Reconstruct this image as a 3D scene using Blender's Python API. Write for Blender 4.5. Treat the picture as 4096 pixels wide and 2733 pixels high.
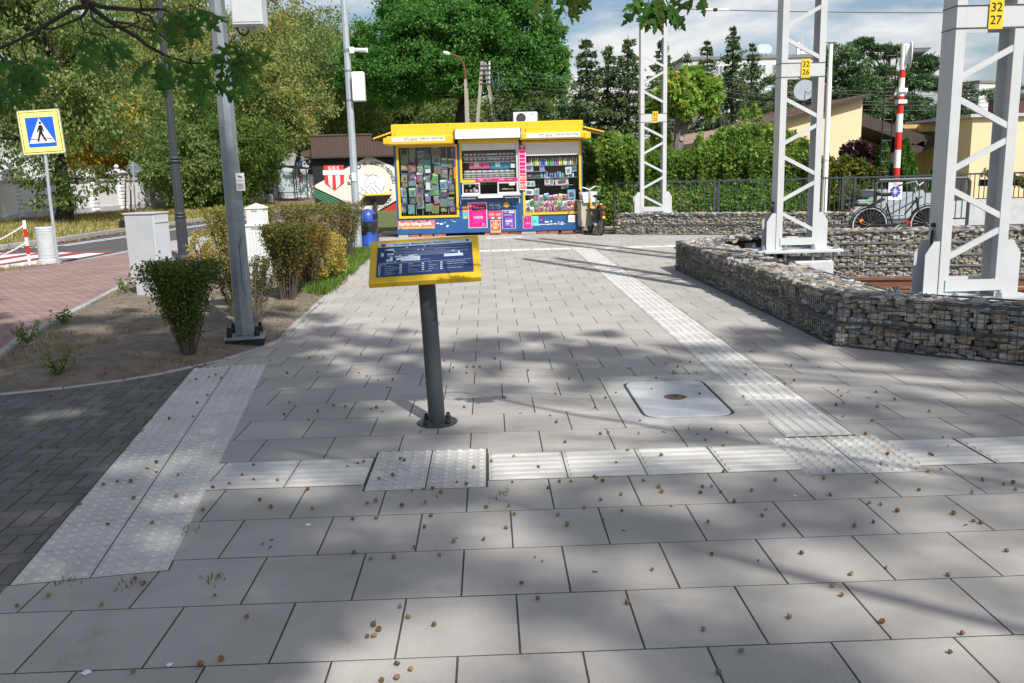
import bpy, bmesh, math, random
import numpy as np
from mathutils import Vector, Matrix
for o in list(bpy.data.objects): bpy.data.objects.remove(o)
S = bpy.context.scene
COL = S.collection
R_ = math.radians
random.seed(7)
# ------------------------------------------------------------------ camera
F, PITCH, ROLL, YAW, EYE = 3481.5, .192768, -.026191, .0232045, 1.51242
_cy, _sy, _cp, _sp = math.cos(YAW), math.sin(YAW), math.cos(PITCH), math.sin(PITCH)
FWD = Vector((_sy*_cp, _cy*_cp, -_sp)); _r = Vector((_cy, -_sy, 0)); _u = _r.cross(FWD)
CR = math.cos(ROLL)*_r + math.sin(ROLL)*_u; CU = -math.sin(ROLL)*_r + math.cos(ROLL)*_u
cam = bpy.data.cameras.new('camera'); co = bpy.data.objects.new('camera', cam); COL.objects.link(co)
cam.sensor_width = 36; cam.lens = F/4096*36; cam.clip_start = .05; cam.clip_end = 3000
m = Matrix((CR, CU, -FWD)).transposed().to_4x4(); m.translation = (0, 0, EYE)
co.matrix_world = m; S.camera = co
S.render.resolution_x, S.render.resolution_y = 1024, 683
# ------------------------------------------------------------------ sky and sun
SUN_EL, SUN_AZ = R_(47), math.atan2(.43, -.90)     # sun stands behind the camera, to the right
w = bpy.data.worlds.new('World'); S.world = w; w.use_nodes = True
nt = w.node_tree; nt.nodes.clear()
def N(nt, t, **k):
    n = nt.nodes.new(t)
    for a, b in k.items(): setattr(n, a, b)
    return n
sky = N(nt, 'ShaderNodeTexSky', sky_type='NISHITA', sun_disc=False, sun_elevation=SUN_EL, sun_rotation=SUN_AZ)
sky.air_density = 1.0; sky.dust_density = 1.6; sky.ozone_density = 1.2
tc = N(nt, 'ShaderNodeTexCoord'); sp = N(nt, 'ShaderNodeSeparateXYZ'); nt.links.new(tc.outputs['Generated'], sp.inputs[0])
add = N(nt, 'ShaderNodeMath', operation='ADD'); add.inputs[1].default_value = .16; nt.links.new(sp.outputs['Z'], add.inputs[0])
mx = N(nt, 'ShaderNodeMath', operation='MAXIMUM'); mx.inputs[1].default_value = .05; nt.links.new(add.outputs[0], mx.inputs[0])
dv = N(nt, 'ShaderNodeVectorMath', operation='DIVIDE'); nt.links.new(tc.outputs['Generated'], dv.inputs[0]); nt.links.new(mx.outputs[0], dv.inputs[1])
mp = N(nt, 'ShaderNodeMapping'); mp.inputs['Location'].default_value = (3.3, 1.2, 0); mp.inputs['Scale'].default_value = (.62, .55, .2)
nt.links.new(dv.outputs[0], mp.inputs[0])
nz = N(nt, 'ShaderNodeTexNoise'); nz.inputs['Scale'].default_value = 1.55; nz.inputs['Detail'].default_value = 9; nz.inputs['Roughness'].default_value = .56; nz.inputs['Distortion'].default_value = .35
nt.links.new(mp.outputs[0], nz.inputs['Vector'])
cr = N(nt, 'ShaderNodeValToRGB'); cr.color_ramp.elements[0].position = .43; cr.color_ramp.elements[1].position = .59
nt.links.new(nz.outputs['Fac'], cr.inputs[0])
nz2 = N(nt, 'ShaderNodeTexNoise'); nz2.inputs['Scale'].default_value = 3.2; nz2.inputs['Detail'].default_value = 6
nt.links.new(mp.outputs[0], nz2.inputs['Vector'])
cc = N(nt, 'ShaderNodeMix', data_type='RGBA'); cc.inputs[6].default_value = (6.3, 6.35, 6.5, 1); cc.inputs[7].default_value = (9.6, 9.5, 9.3, 1)
nt.links.new(nz2.outputs['Fac'], cc.inputs[0])
skm = N(nt, 'ShaderNodeMix', data_type='RGBA', blend_type='MIX')
nt.links.new(cr.outputs[0], skm.inputs[0]); nt.links.new(sky.outputs[0], skm.inputs[6]); nt.links.new(cc.outputs[2], skm.inputs[7])
bg = N(nt, 'ShaderNodeBackground'); bg.inputs['Strength'].default_value = .086
nt.links.new(skm.outputs[2], bg.inputs['Color'])
ow = N(nt, 'ShaderNodeOutputWorld'); nt.links.new(bg.outputs[0], ow.inputs['Surface'])
sl = bpy.data.lights.new('sun', 'SUN'); sl.energy = 4.2; sl.angle = R_(.53); sl.color = (1, .97, .92)
so = bpy.data.objects.new('sun', sl); COL.objects.link(so)
sd = Vector((math.sin(SUN_AZ)*math.cos(SUN_EL), math.cos(SUN_AZ)*math.cos(SUN_EL), math.sin(SUN_EL)))
so.location = sd*60; so.rotation_euler = sd.to_track_quat('Z', 'Y').to_euler()
S.view_settings.view_transform = 'Standard'; S.view_settings.look = 'None'
S.view_settings.exposure = .40; S.view_settings.gamma = 1; S.view_settings.use_curve_mapping = False
S.render.engine = 'CYCLES'; S.cycles.max_bounces = 6; S.cycles.transparent_max_bounces = 8
# ------------------------------------------------------------------ survey helpers: a photo point to a place on the ground, or at a known distance
def ray(x, y): return FWD + CR*((x-2048)/F) - CU*((y-1366.5)/F)
def gp(x, y, z=0.):
    d = ray(x, y); return Vector((0, 0, EYE)) + d*((z-EYE)/d.z)
def dp(x, y, Y):
    d = ray(x, y); return Vector((0, 0, EYE)) + d*(Y/d.y)
# ------------------------------------------------------------------ mesh helpers
OFF = {}
def reg(o, parent, world):
    COL.objects.link(o)
    if parent is not None:
        o.parent = parent
    OFF[o.name] = OFF.get(parent.name, Vector()) if parent is not None else Vector()
    return o
def thing(name, label, cat, loc=(0, 0, 0), rotz=0, group=None, rot=None):
    o = bpy.data.objects.new(name, None); o.empty_display_size = .1
    COL.objects.link(o); o.location = loc
    o.rotation_euler = rot if rot else (0, 0, rotz)
    OFF[o.name] = Vector(loc)
    o['label'] = label; o['category'] = cat
    if group: o['group'] = group
    return o
def tag(o, label=None, cat=None, group=None, kind=None):
    for k, v in (('label', label), ('category', cat), ('group', group), ('kind', kind)):
        if v: o[k] = v
    return o
class MB:
    def __init__(s): s.v = []; s.f = []
    def add(s, vs, fs):
        n = len(s.v); s.v += [tuple(p) for p in vs]; s.f += [tuple(i+n for i in f) for f in fs]; return s
    def box(s, c, d, M=None):
        x, y, z = d[0]/2, d[1]/2, d[2]/2; c = Vector(c)
        vs = [Vector((a*x, b*y, e*z)) for e in (-1, 1) for a, b in ((-1, -1), (1, -1), (1, 1), (-1, 1))]
        if M is not None: vs = [M @ p for p in vs]
        return s.add([p+c for p in vs], [(3, 2, 1, 0), (4, 5, 6, 7), (0, 1, 5, 4), (1, 2, 6, 5), (2, 3, 7, 6), (3, 0, 4, 7)])
    def bb(s, a, b): return s.box([(p+q)/2 for p, q in zip(a, b)], [abs(q-p) for p, q in zip(a, b)])
    def bevbox(s, c, d, r=.01, M=None):
        x, y, z = d[0]/2, d[1]/2, d[2]/2; c = Vector(c); r = min(r, x*.9, y*.9, z*.9)
        vs = []
        rings = [(-z, r), (-z+r, 0), (z-r, 0), (z, r)]
        for zz, i in rings:
            X, Y = x-i, y-i; q = r*.6
            for a, b in ((-X+q, -Y), (X-q, -Y), (X, -Y+q), (X, Y-q), (X-q, Y), (-X+q, Y), (-X, Y-q), (-X, -Y+q)): vs.append(Vector((a, b, zz)))
        if M is not None: vs = [M @ p for p in vs]
        fs = [tuple(range(7, -1, -1)), tuple(range(24, 32))]
        for k in range(3):
            for i in range(8): j = (i+1) % 8; fs.append((k*8+i, k*8+j, k*8+8+j, k*8+8+i))
        return s.add([p+c for p in vs], fs)
    def cyl(s, a, b, r0, r1=None, n=10, caps=True):
        a, b = Vector(a), Vector(b); r1 = r0 if r1 is None else r1
        d = (b-a).normalized(); u = d.orthogonal().normalized(); w = d.cross(u)
        vs = []
        for p, r in ((a, r0), (b, r1)):
            for i in range(n): t = 2*math.pi*i/n; vs.append(p+(u*math.cos(t)+w*math.sin(t))*r)
        fs = [(i, (i+1) % n, n+(i+1) % n, n+i) for i in range(n)]
        if caps: fs += [tuple(range(n-1, -1, -1)), tuple(range(n, 2*n))]
        return s.add(vs, fs)
    def bar(s, a, b, w, h, up=(0, 0, 1)):
        a, b = Vector(a), Vector(b); d = (b-a); L = d.length; d = d/L; up = Vector(up)
        x = d.cross(up)
        if x.length < 1e-4: x = d.orthogonal()
        x.normalize(); z = x.cross(d)
        M = Matrix((x, d, z)).transposed()
        return s.box((a+b)/2, (w, L, h), M)
    def tube(s, pts, r, n=6, caps=True):
        pts = [Vector(p) for p in pts]; k = len(pts)
        rr = r if isinstance(r, (list, tuple)) else [r]*k
        base = len(s.v); up = None; vs = []
        for i, p in enumerate(pts):
            t = (pts[min(i+1, k-1)]-pts[max(i-1, 0)]).normalized()
            if up is None: up = t.orthogonal().normalized()
            up = (up-t*up.dot(t)).normalized(); w = t.cross(up)
            for j in range(n): a = 2*math.pi*j/n; vs.append(p+(up*math.cos(a)+w*math.sin(a))*rr[i])
        fs = [(i*n+j, i*n+(j+1) % n, i*n+n+(j+1) % n, i*n+n+j) for i in range(k-1) for j in range(n)]
        if caps: fs += [tuple(range(n-1, -1, -1)), tuple(range((k-1)*n, k*n))]
        return s.add(vs, fs)
    def lathe(s, c, prof, n=16, M=None):
        vs = []; c = Vector(c)
        for r, z in prof:
            for j in range(n):
                a = 2*math.pi*j/n; p = Vector((r*math.cos(a), r*math.sin(a), z)); vs.append(c+(M @ p if M is not None else p))
        k = len(prof)
        fs = [(i*n+j, i*n+(j+1) % n, i*n+n+(j+1) % n, i*n+n+j) for i in range(k-1) for j in range(n)]
        fs += [tuple(range(n-1, -1, -1)), tuple(range((k-1)*n, k*n))]
        return s.add(vs, fs)
    def prism(s, poly, z0, z1, bev=0):          # poly: list of (x, y), counter-clockwise
        n = len(poly); vs = [(x, y, z0) for x, y in poly]
        fs = [tuple(range(n-1, -1, -1))]
        if bev:
            cx = sum(p[0] for p in poly)/n; cy = sum(p[1] for p in poly)/n
            ins = []
            for i in range(n):
                p = Vector(poly[i]); a = (p-Vector(poly[i-1])); b = (Vector(poly[(i+1) % n])-p)
                if a.length < 1e-6 or b.length < 1e-6: ins.append(p); continue
                a.normalize(); b.normalize(); na = Vector((-a.y, a.x)); nb = Vector((-b.y, b.x)); mm = na+nb
                q = max(.35, 1+na.dot(nb)); ins.append(p+mm*(bev/q))
            vs += [(x, y, z1-bev) for x, y in poly]+[(q.x, q.y, z1) for q in ins]
            fs += [(i, (i+1) % n, n+(i+1) % n, n+i) for i in range(n)]+[(n+i, n+(i+1) % n, 2*n+(i+1) % n, 2*n+i) for i in range(n)]+[tuple(range(2*n, 3*n))]
        else:
            vs += [(x, y, z1) for x, y in poly]
            fs += [(i, (i+1) % n, n+(i+1) % n, n+i) for i in range(n)]+[tuple(range(n, 2*n))]
        return s.add(vs, fs)
    def extr(s, pts, d):                         # planar outline of 3-D points pushed along d
        n = len(pts); d = Vector(d); pts = [Vector(p) for p in pts]
        return s.add(pts+[p+d for p in pts], [tuple(range(n-1, -1, -1)), tuple(range(n, 2*n))]+[(i, (i+1) % n, n+(i+1) % n, n+i) for i in range(n)])
    def quad(s, a, b, c, d): return s.add([a, b, c, d], [(0, 1, 2, 3)])
    def mesh(s, name, mats, off=Vector(), smooth=False):
        me = bpy.data.meshes.new(name)
        o = Vector(off); me.from_pydata([(p[0]-o.x, p[1]-o.y, p[2]-o.z) for p in s.v], [], s.f)
        for mt in (mats if isinstance(mats, (list, tuple)) else [mats]): me.materials.append(mt)
        bm = bmesh.new(); bm.from_mesh(me); bmesh.ops.recalc_face_normals(bm, faces=bm.faces); bm.to_mesh(me); bm.free()
        if smooth:
            for p in me.polygons: p.use_smooth = True
        return me
    def build(s, name, mats, parent=None, world=True, smooth=False):
        off = OFF.get(parent.name, Vector()) if (parent is not None and world) else Vector()
        o = bpy.data.objects.new(name, s.mesh(name, mats, off, smooth))
        if smooth == 'auto': smooth_auto(o)
        return reg(o, parent, world)
def smooth_auto(o, ang=.6):
    me = o.data
    for p in me.polygons: p.use_smooth = True
    me.set_sharp_from_angle(angle=ang)
def inst(name, mesh, parent, loc, rot=(0, 0, 0), scale=(1, 1, 1)):
    o = bpy.data.objects.new(name, mesh); COL.objects.link(o)
    off = OFF.get(parent.name, Vector()) if parent is not None else Vector()
    o.location = Vector(loc)-off; o.rotation_euler = rot; o.scale = scale
    if parent is not None: o.parent = parent
    return o
def np_mesh(name, V, Fq, mat):                  # V (n,3), Fq (m,k)
    me = bpy.data.meshes.new(name); n, mm, k = len(V), len(Fq), Fq.shape[1]
    me.vertices.add(n); me.vertices.foreach_set('co', np.asarray(V, np.float32).ravel())
    me.loops.add(mm*k); me.loops.foreach_set('vertex_index', np.asarray(Fq, np.int32).ravel())
    me.polygons.add(mm); me.polygons.foreach_set('loop_start', np.arange(0, mm*k, k, dtype=np.int32))
    me.polygons.foreach_set('loop_total', np.full(mm, k, np.int32))
    me.update(calc_edges=True); me.materials.append(mat); return me
def copy_tree(o, parent=None):
    c = o.copy(); COL.objects.link(c); c.parent = parent
    for ch in o.children: copy_tree(ch, c)
    return c
# ------------------------------------------------------------------ materials
MATS = {}
def mat(name, col, rough=.6, var=.12, scale=6., metal=0., bump=0., bscale=80., spec=.4, col2=None, isl=0., coat=0., speck=0., stretch=None, alpha=None, stain=0.):
    if name in MATS: return MATS[name]
    mt = bpy.data.materials.new(name); mt.use_nodes = True; nt = mt.node_tree
    b = nt.nodes['Principled BSDF']; b.inputs['Roughness'].default_value = rough; b.inputs['Metallic'].default_value = metal
    b.inputs['Specular IOR Level'].default_value = spec; b.inputs['Coat Weight'].default_value = coat
    c1 = [max(0, c*(1-var)) for c in col]+[1]; c2 = [min(1, c*(1+var)) for c in (col2 or col)]+[1]
    if col2: c1 = list(col)+[1]; c2 = list(col2)+[1]
    g = N(nt, 'ShaderNodeNewGeometry'); vec = g.outputs['Position']
    if stretch:
        mp = N(nt, 'ShaderNodeMapping'); mp.inputs['Scale'].default_value = stretch; nt.links.new(vec, mp.inputs[0]); vec = mp.outputs[0]
    nz = N(nt, 'ShaderNodeTexNoise'); nz.inputs['Scale'].default_value = scale; nz.inputs['Detail'].default_value = 5; nz.inputs['Roughness'].default_value = .6
    nt.links.new(vec, nz.inputs['Vector'])
    mx = N(nt, 'ShaderNodeMix', data_type='RGBA'); mx.inputs[6].default_value = c1; mx.inputs[7].default_value = c2
    mr = N(nt, 'ShaderNodeMapRange'); mr.inputs['From Min'].default_value = .3; mr.inputs['From Max'].default_value = .7
    nt.links.new(nz.outputs['Fac'], mr.inputs[0]); nt.links.new(mr.outputs[0], mx.inputs[0])
    out = mx.outputs[2]
    if isl:
        oi = N(nt, 'ShaderNodeObjectInfo'); ad = N(nt, 'ShaderNodeMath', operation='ADD'); fr = N(nt, 'ShaderNodeMath', operation='FRACT')
        nt.links.new(oi.outputs['Random'], ad.inputs[0]); nt.links.new(g.outputs['Random Per Island'], ad.inputs[1]); nt.links.new(ad.outputs[0], fr.inputs[0])
        r2 = N(nt, 'ShaderNodeMapRange'); r2.inputs['To Min'].default_value = 1-isl; r2.inputs['To Max'].default_value = 1+isl; nt.links.new(fr.outputs[0], r2.inputs[0])
        vm = N(nt, 'ShaderNodeVectorMath', operation='SCALE'); nt.links.new(out, vm.inputs[0]); nt.links.new(r2.outputs[0], vm.inputs['Scale']); out = vm.outputs[0]
    if speck:
        n3 = N(nt, 'ShaderNodeTexNoise'); n3.inputs['Scale'].default_value = 260; n3.inputs['Detail'].default_value = 2; nt.links.new(g.outputs['Position'], n3.inputs['Vector'])
        r3 = N(nt, 'ShaderNodeMapRange'); r3.inputs['From Min'].default_value = .25; r3.inputs['From Max'].default_value = .75
        r3.inputs['To Min'].default_value = 1-speck; r3.inputs['To Max'].default_value = 1+speck; nt.links.new(n3.outputs['Fac'], r3.inputs[0])
        v3 = N(nt, 'ShaderNodeVectorMath', operation='SCALE'); nt.links.new(out, v3.inputs[0]); nt.links.new(r3.outputs[0], v3.inputs['Scale']); out = v3.outputs[0]
    if stain:
        for sc_, lo_, hi_, tint in ((3.1, .60, .78, (.66, .65, .63)), (1.7, .58, .80, (1.10, 1.02, .86)), (9., .66, .74, (.70, .69, .67))):
            n5 = N(nt, 'ShaderNodeTexNoise'); n5.inputs['Scale'].default_value = sc_; n5.inputs['Detail'].default_value = 8; n5.inputs['Roughness'].default_value = .65; nt.links.new(g.outputs['Position'], n5.inputs['Vector'])
            r5 = N(nt, 'ShaderNodeMapRange'); r5.inputs['From Min'].default_value = lo_; r5.inputs['From Max'].default_value = hi_; r5.inputs['To Max'].default_value = stain; nt.links.new(n5.outputs['Fac'], r5.inputs[0])
            m5 = N(nt, 'ShaderNodeMix', data_type='RGBA', blend_type='MULTIPLY'); m5.inputs[7].default_value = (*tint, 1); nt.links.new(r5.outputs[0], m5.inputs[0]); nt.links.new(out, m5.inputs[6]); out = m5.outputs[2]
    nt.links.new(out, b.inputs['Base Color'])
    if bump:
        n4 = N(nt, 'ShaderNodeTexNoise'); n4.inputs['Scale'].default_value = bscale; n4.inputs['Detail'].default_value = 4; nt.links.new(vec, n4.inputs['Vector'])
        bp = N(nt, 'ShaderNodeBump'); bp.inputs['Strength'].default_value = bump; bp.inputs['Distance'].default_value = .01
        nt.links.new(n4.outputs['Fac'], bp.inputs['Height']); nt.links.new(bp.outputs[0], b.inputs['Normal'])
    if alpha is not None: b.inputs['Alpha'].default_value = alpha
    MATS[name] = mt; return mt
def leafmat(name, stops, trans=.35, rough=.55, pos_scale=.5, spec=.25):
    """stops: list of (position, rgb); each leaf is an island and draws its own colour."""
    if name in MATS: return MATS[name]
    mt = bpy.data.materials.new(name); mt.use_nodes = True; nt = mt.node_tree; b = nt.nodes['Principled BSDF']
    g = N(nt, 'ShaderNodeNewGeometry'); rp = N(nt, 'ShaderNodeValToRGB')
    while len(rp.color_ramp.elements) < len(stops): rp.color_ramp.elements.new(.5)
    gn = 1. if name in ('fresh_grass', 'golden_leaf', 'dry_grass', 'litter_leaf', 'berberis_leaf', 'green_shrub_leaf', 'purple_leaf') else 1.3
    for e, (p, c) in zip(rp.color_ramp.elements, stops): e.position = p; e.color = (*[min(.6, q*gn) for q in c], 1)
    nz = N(nt, 'ShaderNodeTexNoise'); nz.inputs['Scale'].default_value = pos_scale; nz.inputs['Detail'].default_value = 2; nt.links.new(g.outputs['Position'], nz.inputs['Vector'])
    a = N(nt, 'ShaderNodeMath', operation='MULTIPLY_ADD'); a.inputs[1].default_value = 1.1; a.inputs[2].default_value = -.55; nt.links.new(nz.outputs['Fac'], a.inputs[0])
    ad = N(nt, 'ShaderNodeMath', operation='ADD', use_clamp=True); nt.links.new(g.outputs['Random Per Island'], ad.inputs[0]); nt.links.new(a.outputs[0], ad.inputs[1])
    nt.links.new(ad.outputs[0], rp.inputs[0])
    nt.links.new(rp.outputs[0], b.inputs['Base Color']); b.inputs['Roughness'].default_value = rough; b.inputs['Specular IOR Level'].default_value = spec
    tr = N(nt, 'ShaderNodeBsdfTranslucent'); mxs = N(nt, 'ShaderNodeMixShader'); mxs.inputs[0].default_value = trans
    hs = N(nt, 'ShaderNodeHueSaturation'); hs.inputs['Value'].default_value = 1.3; hs.inputs['Hue'].default_value = .495; nt.links.new(rp.outputs[0], hs.inputs['Color']); nt.links.new(hs.outputs[0], tr.inputs['Color'])
    nt.links.new(b.outputs[0], mxs.inputs[1]); nt.links.new(tr.outputs[0], mxs.inputs[2])
    nt.links.new(mxs.outputs[0], nt.nodes['Material Output'].inputs['Surface']); MATS[name] = mt; return mt
def glassmat(name, tint=(.9, .95, .95), refl=.5):
    if name in MATS: return MATS[name]
    mt = bpy.data.materials.new(name); mt.use_nodes = True; nt = mt.node_tree; nt.nodes.remove(nt.nodes['Principled BSDF'])
    t = N(nt, 'ShaderNodeBsdfTransparent'); t.inputs[0].default_value = (*tint, 1)
    gl = N(nt, 'ShaderNodeBsdfGlossy'); gl.inputs['Roughness'].default_value = .03
    fr = N(nt, 'ShaderNodeLayerWeight'); fr.inputs[0].default_value = .5; pw = N(nt, 'ShaderNodeMath', operation='POWER'); pw.inputs[1].default_value = 4.; nt.links.new(fr.outputs['Facing'], pw.inputs[0])
    mu = N(nt, 'ShaderNodeMath', operation='MULTIPLY_ADD'); mu.inputs[1].default_value = .7; mu.inputs[2].default_value = .045*refl; nt.links.new(pw.outputs[0], mu.inputs[0])
    mx = N(nt, 'ShaderNodeMixShader'); nt.links.new(mu.outputs[0], mx.inputs[0]); nt.links.new(t.outputs[0], mx.inputs[1]); nt.links.new(gl.outputs[0], mx.inputs[2])
    nt.links.new(mx.outputs[0], nt.nodes['Material Output'].inputs['Surface']); MATS[name] = mt; return mt
# ------------------------------------------------------------------ lettering (built-in font, as thin mesh)

def text(s, name, mt, parent, loc, X, Y, width=None, height=None, size=.1, shear=0, depth=.0, align='CENTER', world=True, bold=0):
    cu = bpy.data.curves.new('t', 'FONT'); cu.body = s; cu.size = 1; cu.align_x = align; cu.align_y = 'CENTER'; cu.shear = shear; cu.resolution_u = 3; cu.offset = bold
    ob = bpy.data.objects.new('t', cu)
    me = bpy.data.meshes.new_from_object(ob); bpy.data.objects.remove(ob)
    n = len(me.vertices); V = np.empty(n*3, np.float32); me.vertices.foreach_get('co', V); V = V.reshape(-1, 3)
    if n == 0: return None
    lo, hi = V.min(0), V.max(0); w0, h0 = hi[0]-lo[0], hi[1]-lo[1]
    sx = sy = size
    if width: sx = sy = width/w0
    if height: sy = height/h0; sx = sx if width else sy
    ax = (lo[0]+hi[0])/2 if align == 'CENTER' else lo[0]
    X = Vector(X).normalized(); Y = Vector(Y).normalized(); Z = X.cross(Y)
    off = OFF.get(parent.name, Vector()) if (parent is not None and world) else Vector()
    L = Vector(loc)-off
    P = np.array(L)+((V[:, :1]-ax)*sx)*np.array(X)+((V[:, 1:2]-(lo[1]+hi[1])/2)*sy)*np.array(Y)
    me.vertices.foreach_set('co', P.astype(np.float32).ravel()); me.materials.clear(); me.materials.append(mt); me.update()
    o = bpy.data.objects.new(name, me); return reg(o, parent, world)
# ------------------------------------------------------------------ clipping
def clip(poly, a, b):                            # keep the side to the left of a->b
    out = []; ax, ay = a; bx, by = b
    f = lambda p: (bx-ax)*(p[1]-ay)-(by-ay)*(p[0]-ax)
    for i in range(len(poly)):
        p, q = poly[i], poly[(i+1) % len(poly)]; fp, fq = f(p), f(q)
        if fp >= 0: out.append(p)
        if fp*fq < -1e-12:
            t = fp/(fp-fq); out.append((p[0]+(q[0]-p[0])*t, p[1]+(q[1]-p[1])*t))
    return out
def area(p): return .5*sum(p[i][0]*p[(i+1) % len(p)][1]-p[(i+1) % len(p)][0]*p[i][1] for i in range(len(p))) if len(p) > 2 else 0
def minus_rect(polys, x0, x1, y0, y1):
    out = []
    for p in polys:
        xs = [q[0] for q in p]; ys = [q[1] for q in p]
        if max(xs) <= x0 or min(xs) >= x1 or max(ys) <= y0 or min(ys) >= y1: out.append(p); continue
        out.append(clip(p, (x0, 0), (x0, 1))); r = clip(p, (x0, 1), (x0, 0))
        out.append(clip(r, (x1, 1), (x1, 0))); r = clip(r, (x1, 0), (x1, 1))
        out.append(clip(r, (1, y0), (0, y0))); out.append(clip(r, (0, y1), (1, y1)))
    return [p for p in out if len(p) > 2 and area(p) > .0015]
# ================================================================== the setting
def flat(name, poly, z, mt, kind='structure', thick=0):
    mb = MB()
    if thick: mb.prism(poly, z-thick, z)
    else: mb.add([(x, y, z) for x, y in poly], [tuple(range(len(poly)))])
    o = mb.build(name, mt); o['kind'] = kind; return o
M_slab = mat('slab_concrete', (.378, .358, .330), .85, .12, 2.2, bump=.12, bscale=240, isl=.06, speck=.22, spec=.25, stain=.8)
M_joint = mat('joint_sand', (.062, .056, .046), .95, .35, 30, bump=.3)
M_tact = mat('tactile_concrete', (.55, .535, .50), .85, .12, 4, bump=.14, bscale=200, isl=.05, speck=.14, spec=.25, stain=.8)
M_dark = mat('dark_block', (.135, .13, .125), .85, .2, 6, bump=.2, bscale=220, isl=.14, speck=.2, spec=.25)
M_conc = mat('weathered_concrete', (.44, .43, .405), .9, .18, 5, bump=.2, bscale=120, speck=.15, spec=.2)
M_concw = mat('pale_concrete', (.50, .515, .52), .85, .12, 7, bump=.12, bscale=120, speck=.1, spec=.25, stain=.6)
M_asph = mat('asphalt', (.085, .085, .088), .9, .22, 1.2, bump=.3, bscale=150, speck=.3)
M_white = mat('road_paint', (.72, .72, .70), .7, .1, 6, bump=.05)
M_redp = mat('red_road_paint', (.30, .060, .065), .8, .2, 3, bump=.1)
M_soil = mat('bed_soil', (.115, .095, .075), .98, .35, 7, bump=.8, bscale=70, col2=(.235, .20, .155), speck=.35)
M_dry = mat('verge_ground', (.165, .150, .060), .98, .3, .9, bump=.8, bscale=30, col2=(.28, .235, .105), speck=.3)
M_field = mat('field_ground', (.07, .085, .03), .98, .3, .25, col2=(.16, .14, .07), bump=.6, bscale=10)
M_pink = mat('pink_gravel', (.42, .33, .29), .95, .2, 40, bump=.6, bscale=90, speck=.3)
M_ballast = mat('ballast_bed', (.22, .20, .18), .95, .35, 25, bump=.8, bscale=60)
def brickmat(name, c1, c2, mortar, scale, rot=0, bw=.5, rh=.25, msize=.02):
    mt = bpy.data.materials.new(name); mt.use_nodes = True; nt = mt.node_tree; b = nt.nodes['Principled BSDF']; b.inputs['Roughness'].default_value = .9; b.inputs['Specular IOR Level'].default_value = .2
    g = N(nt, 'ShaderNodeNewGeometry'); mp = N(nt, 'ShaderNodeMapping'); mp.inputs['Rotation'].default_value = (0, 0, rot); nt.links.new(g.outputs['Position'], mp.inputs[0])
    br = N(nt, 'ShaderNodeTexBrick'); br.inputs['Scale'].default_value = scale; br.inputs['Color1'].default_value = (*c1, 1); br.inputs['Color2'].default_value = (*c2, 1); br.inputs['Mortar'].default_value = (*mortar, 1)
    br.inputs['Brick Width'].default_value = bw; br.inputs['Row Height'].default_value = rh; br.inputs['Mortar Size'].default_value = msize; nt.links.new(mp.outputs[0], br.inputs['Vector'])
    nz = N(nt, 'ShaderNodeTexNoise'); nz.inputs['Scale'].default_value = 1.4; nz.inputs['Detail'].default_value = 6; nt.links.new(g.outputs['Position'], nz.inputs['Vector'])
    r = N(nt, 'ShaderNodeMapRange'); r.inputs['To Min'].default_value = .72; r.inputs['To Max'].default_value = 1.3; nt.links.new(nz.outputs['Fac'], r.inputs[0])
    v = N(nt, 'ShaderNodeVectorMath', operation='SCALE'); nt.links.new(br.outputs['Color'], v.inputs[0]); nt.links.new(r.outputs[0], v.inputs['Scale']); nt.links.new(v.outputs[0], b.inputs['Base Color'])
    bp = N(nt, 'ShaderNodeBump'); bp.inputs['Strength'].default_value = .5; bp.inputs['Distance'].default_value = .006; bp.invert = True; nt.links.new(br.outputs['Fac'], bp.inputs['Height']); nt.links.new(bp.outputs[0], b.inputs['Normal'])
    MATS[name] = mt; return mt
M_redbrick = brickmat('red_pavers', (.34, .235, .22), (.27, .18, .17), (.10, .08, .07), 2.5, R_(8))
flat('ground', [(-400, -200), (400, -200), (400, 900), (-400, 900)], -.34, M_field)
# --- road, verge, red pavement (the street runs off to the back left)
near = [(-13.5, 8), (-11.2, 12), (-9.1, 16.1), (-8.45, 17.5), (-8.3, 20), (-8.25, 24.6), (-8.1, 27), (-7.7, 32.6), (-6.9, 36), (-5, 42), (-1, 52), (8, 66)]
far = [(-17, 12), (-13.2, 19.5), (-12.3, 22.3), (-12.05, 25), (-11.95, 29), (-11.2, 36.4), (-10.4, 41), (-8.7, 45.2), (-5, 53), (3, 66)]
flat('road', near+far[::-1], -.11, M_asph)
flat('verge', far+[(3, 75), (-14.5, 75), (-18.5, 57), (-20.2, 49.5), (-21.4, 39.5), (-24, 25), (-26, 12)], -.02, M_dry)
wb = [(-22.4, 30), (-21.5, 39.4), (-20.4, 49.7), (-18.7, 58), (-15.4, 68.6), (-11, 80)]
flat('wall_path', [(x+.1, y) for x, y in wb]+[(x+1.5, y) for x, y in wb[::-1]], -.012, mat('wall_path_pavers', (.24, .17, .15), .9, .2, 3))
flat('shelter_path', [(-13.6, 52), (-12.6, 52), (-9.2, 62), (-16.2, 66), (-16.9, 61)], -.008, MATS['wall_path_pavers'])
bedL = [(-3.95, 6.2), (-4.45, 7.83), (-4.62, 8.41), (-4.83, 9.53), (-5.02, 10.7), (-5.5, 13.5), (-5.62, 16.3)]
flat('red_pavement', [(-3.2, 1), (-3.95, 6.2)]+bedL[1:]+[(-5.62, 19.2), (-7.9, 19.6), (-8.2, 17.55), (-8.95, 16.1), (-11.1, 12), (-13.4, 8), (-13, 1)], -.006, M_redbrick)
flat('driveway', [(-5.6, 19.3), (-2.9, 19.3), (-2.9, 22.5), (-7.9, 24.2), (-8.05, 19.65)], -.01, mat('driveway_concrete', (.38, .37, .35), .9, .12, 2, bump=.2))
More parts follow.
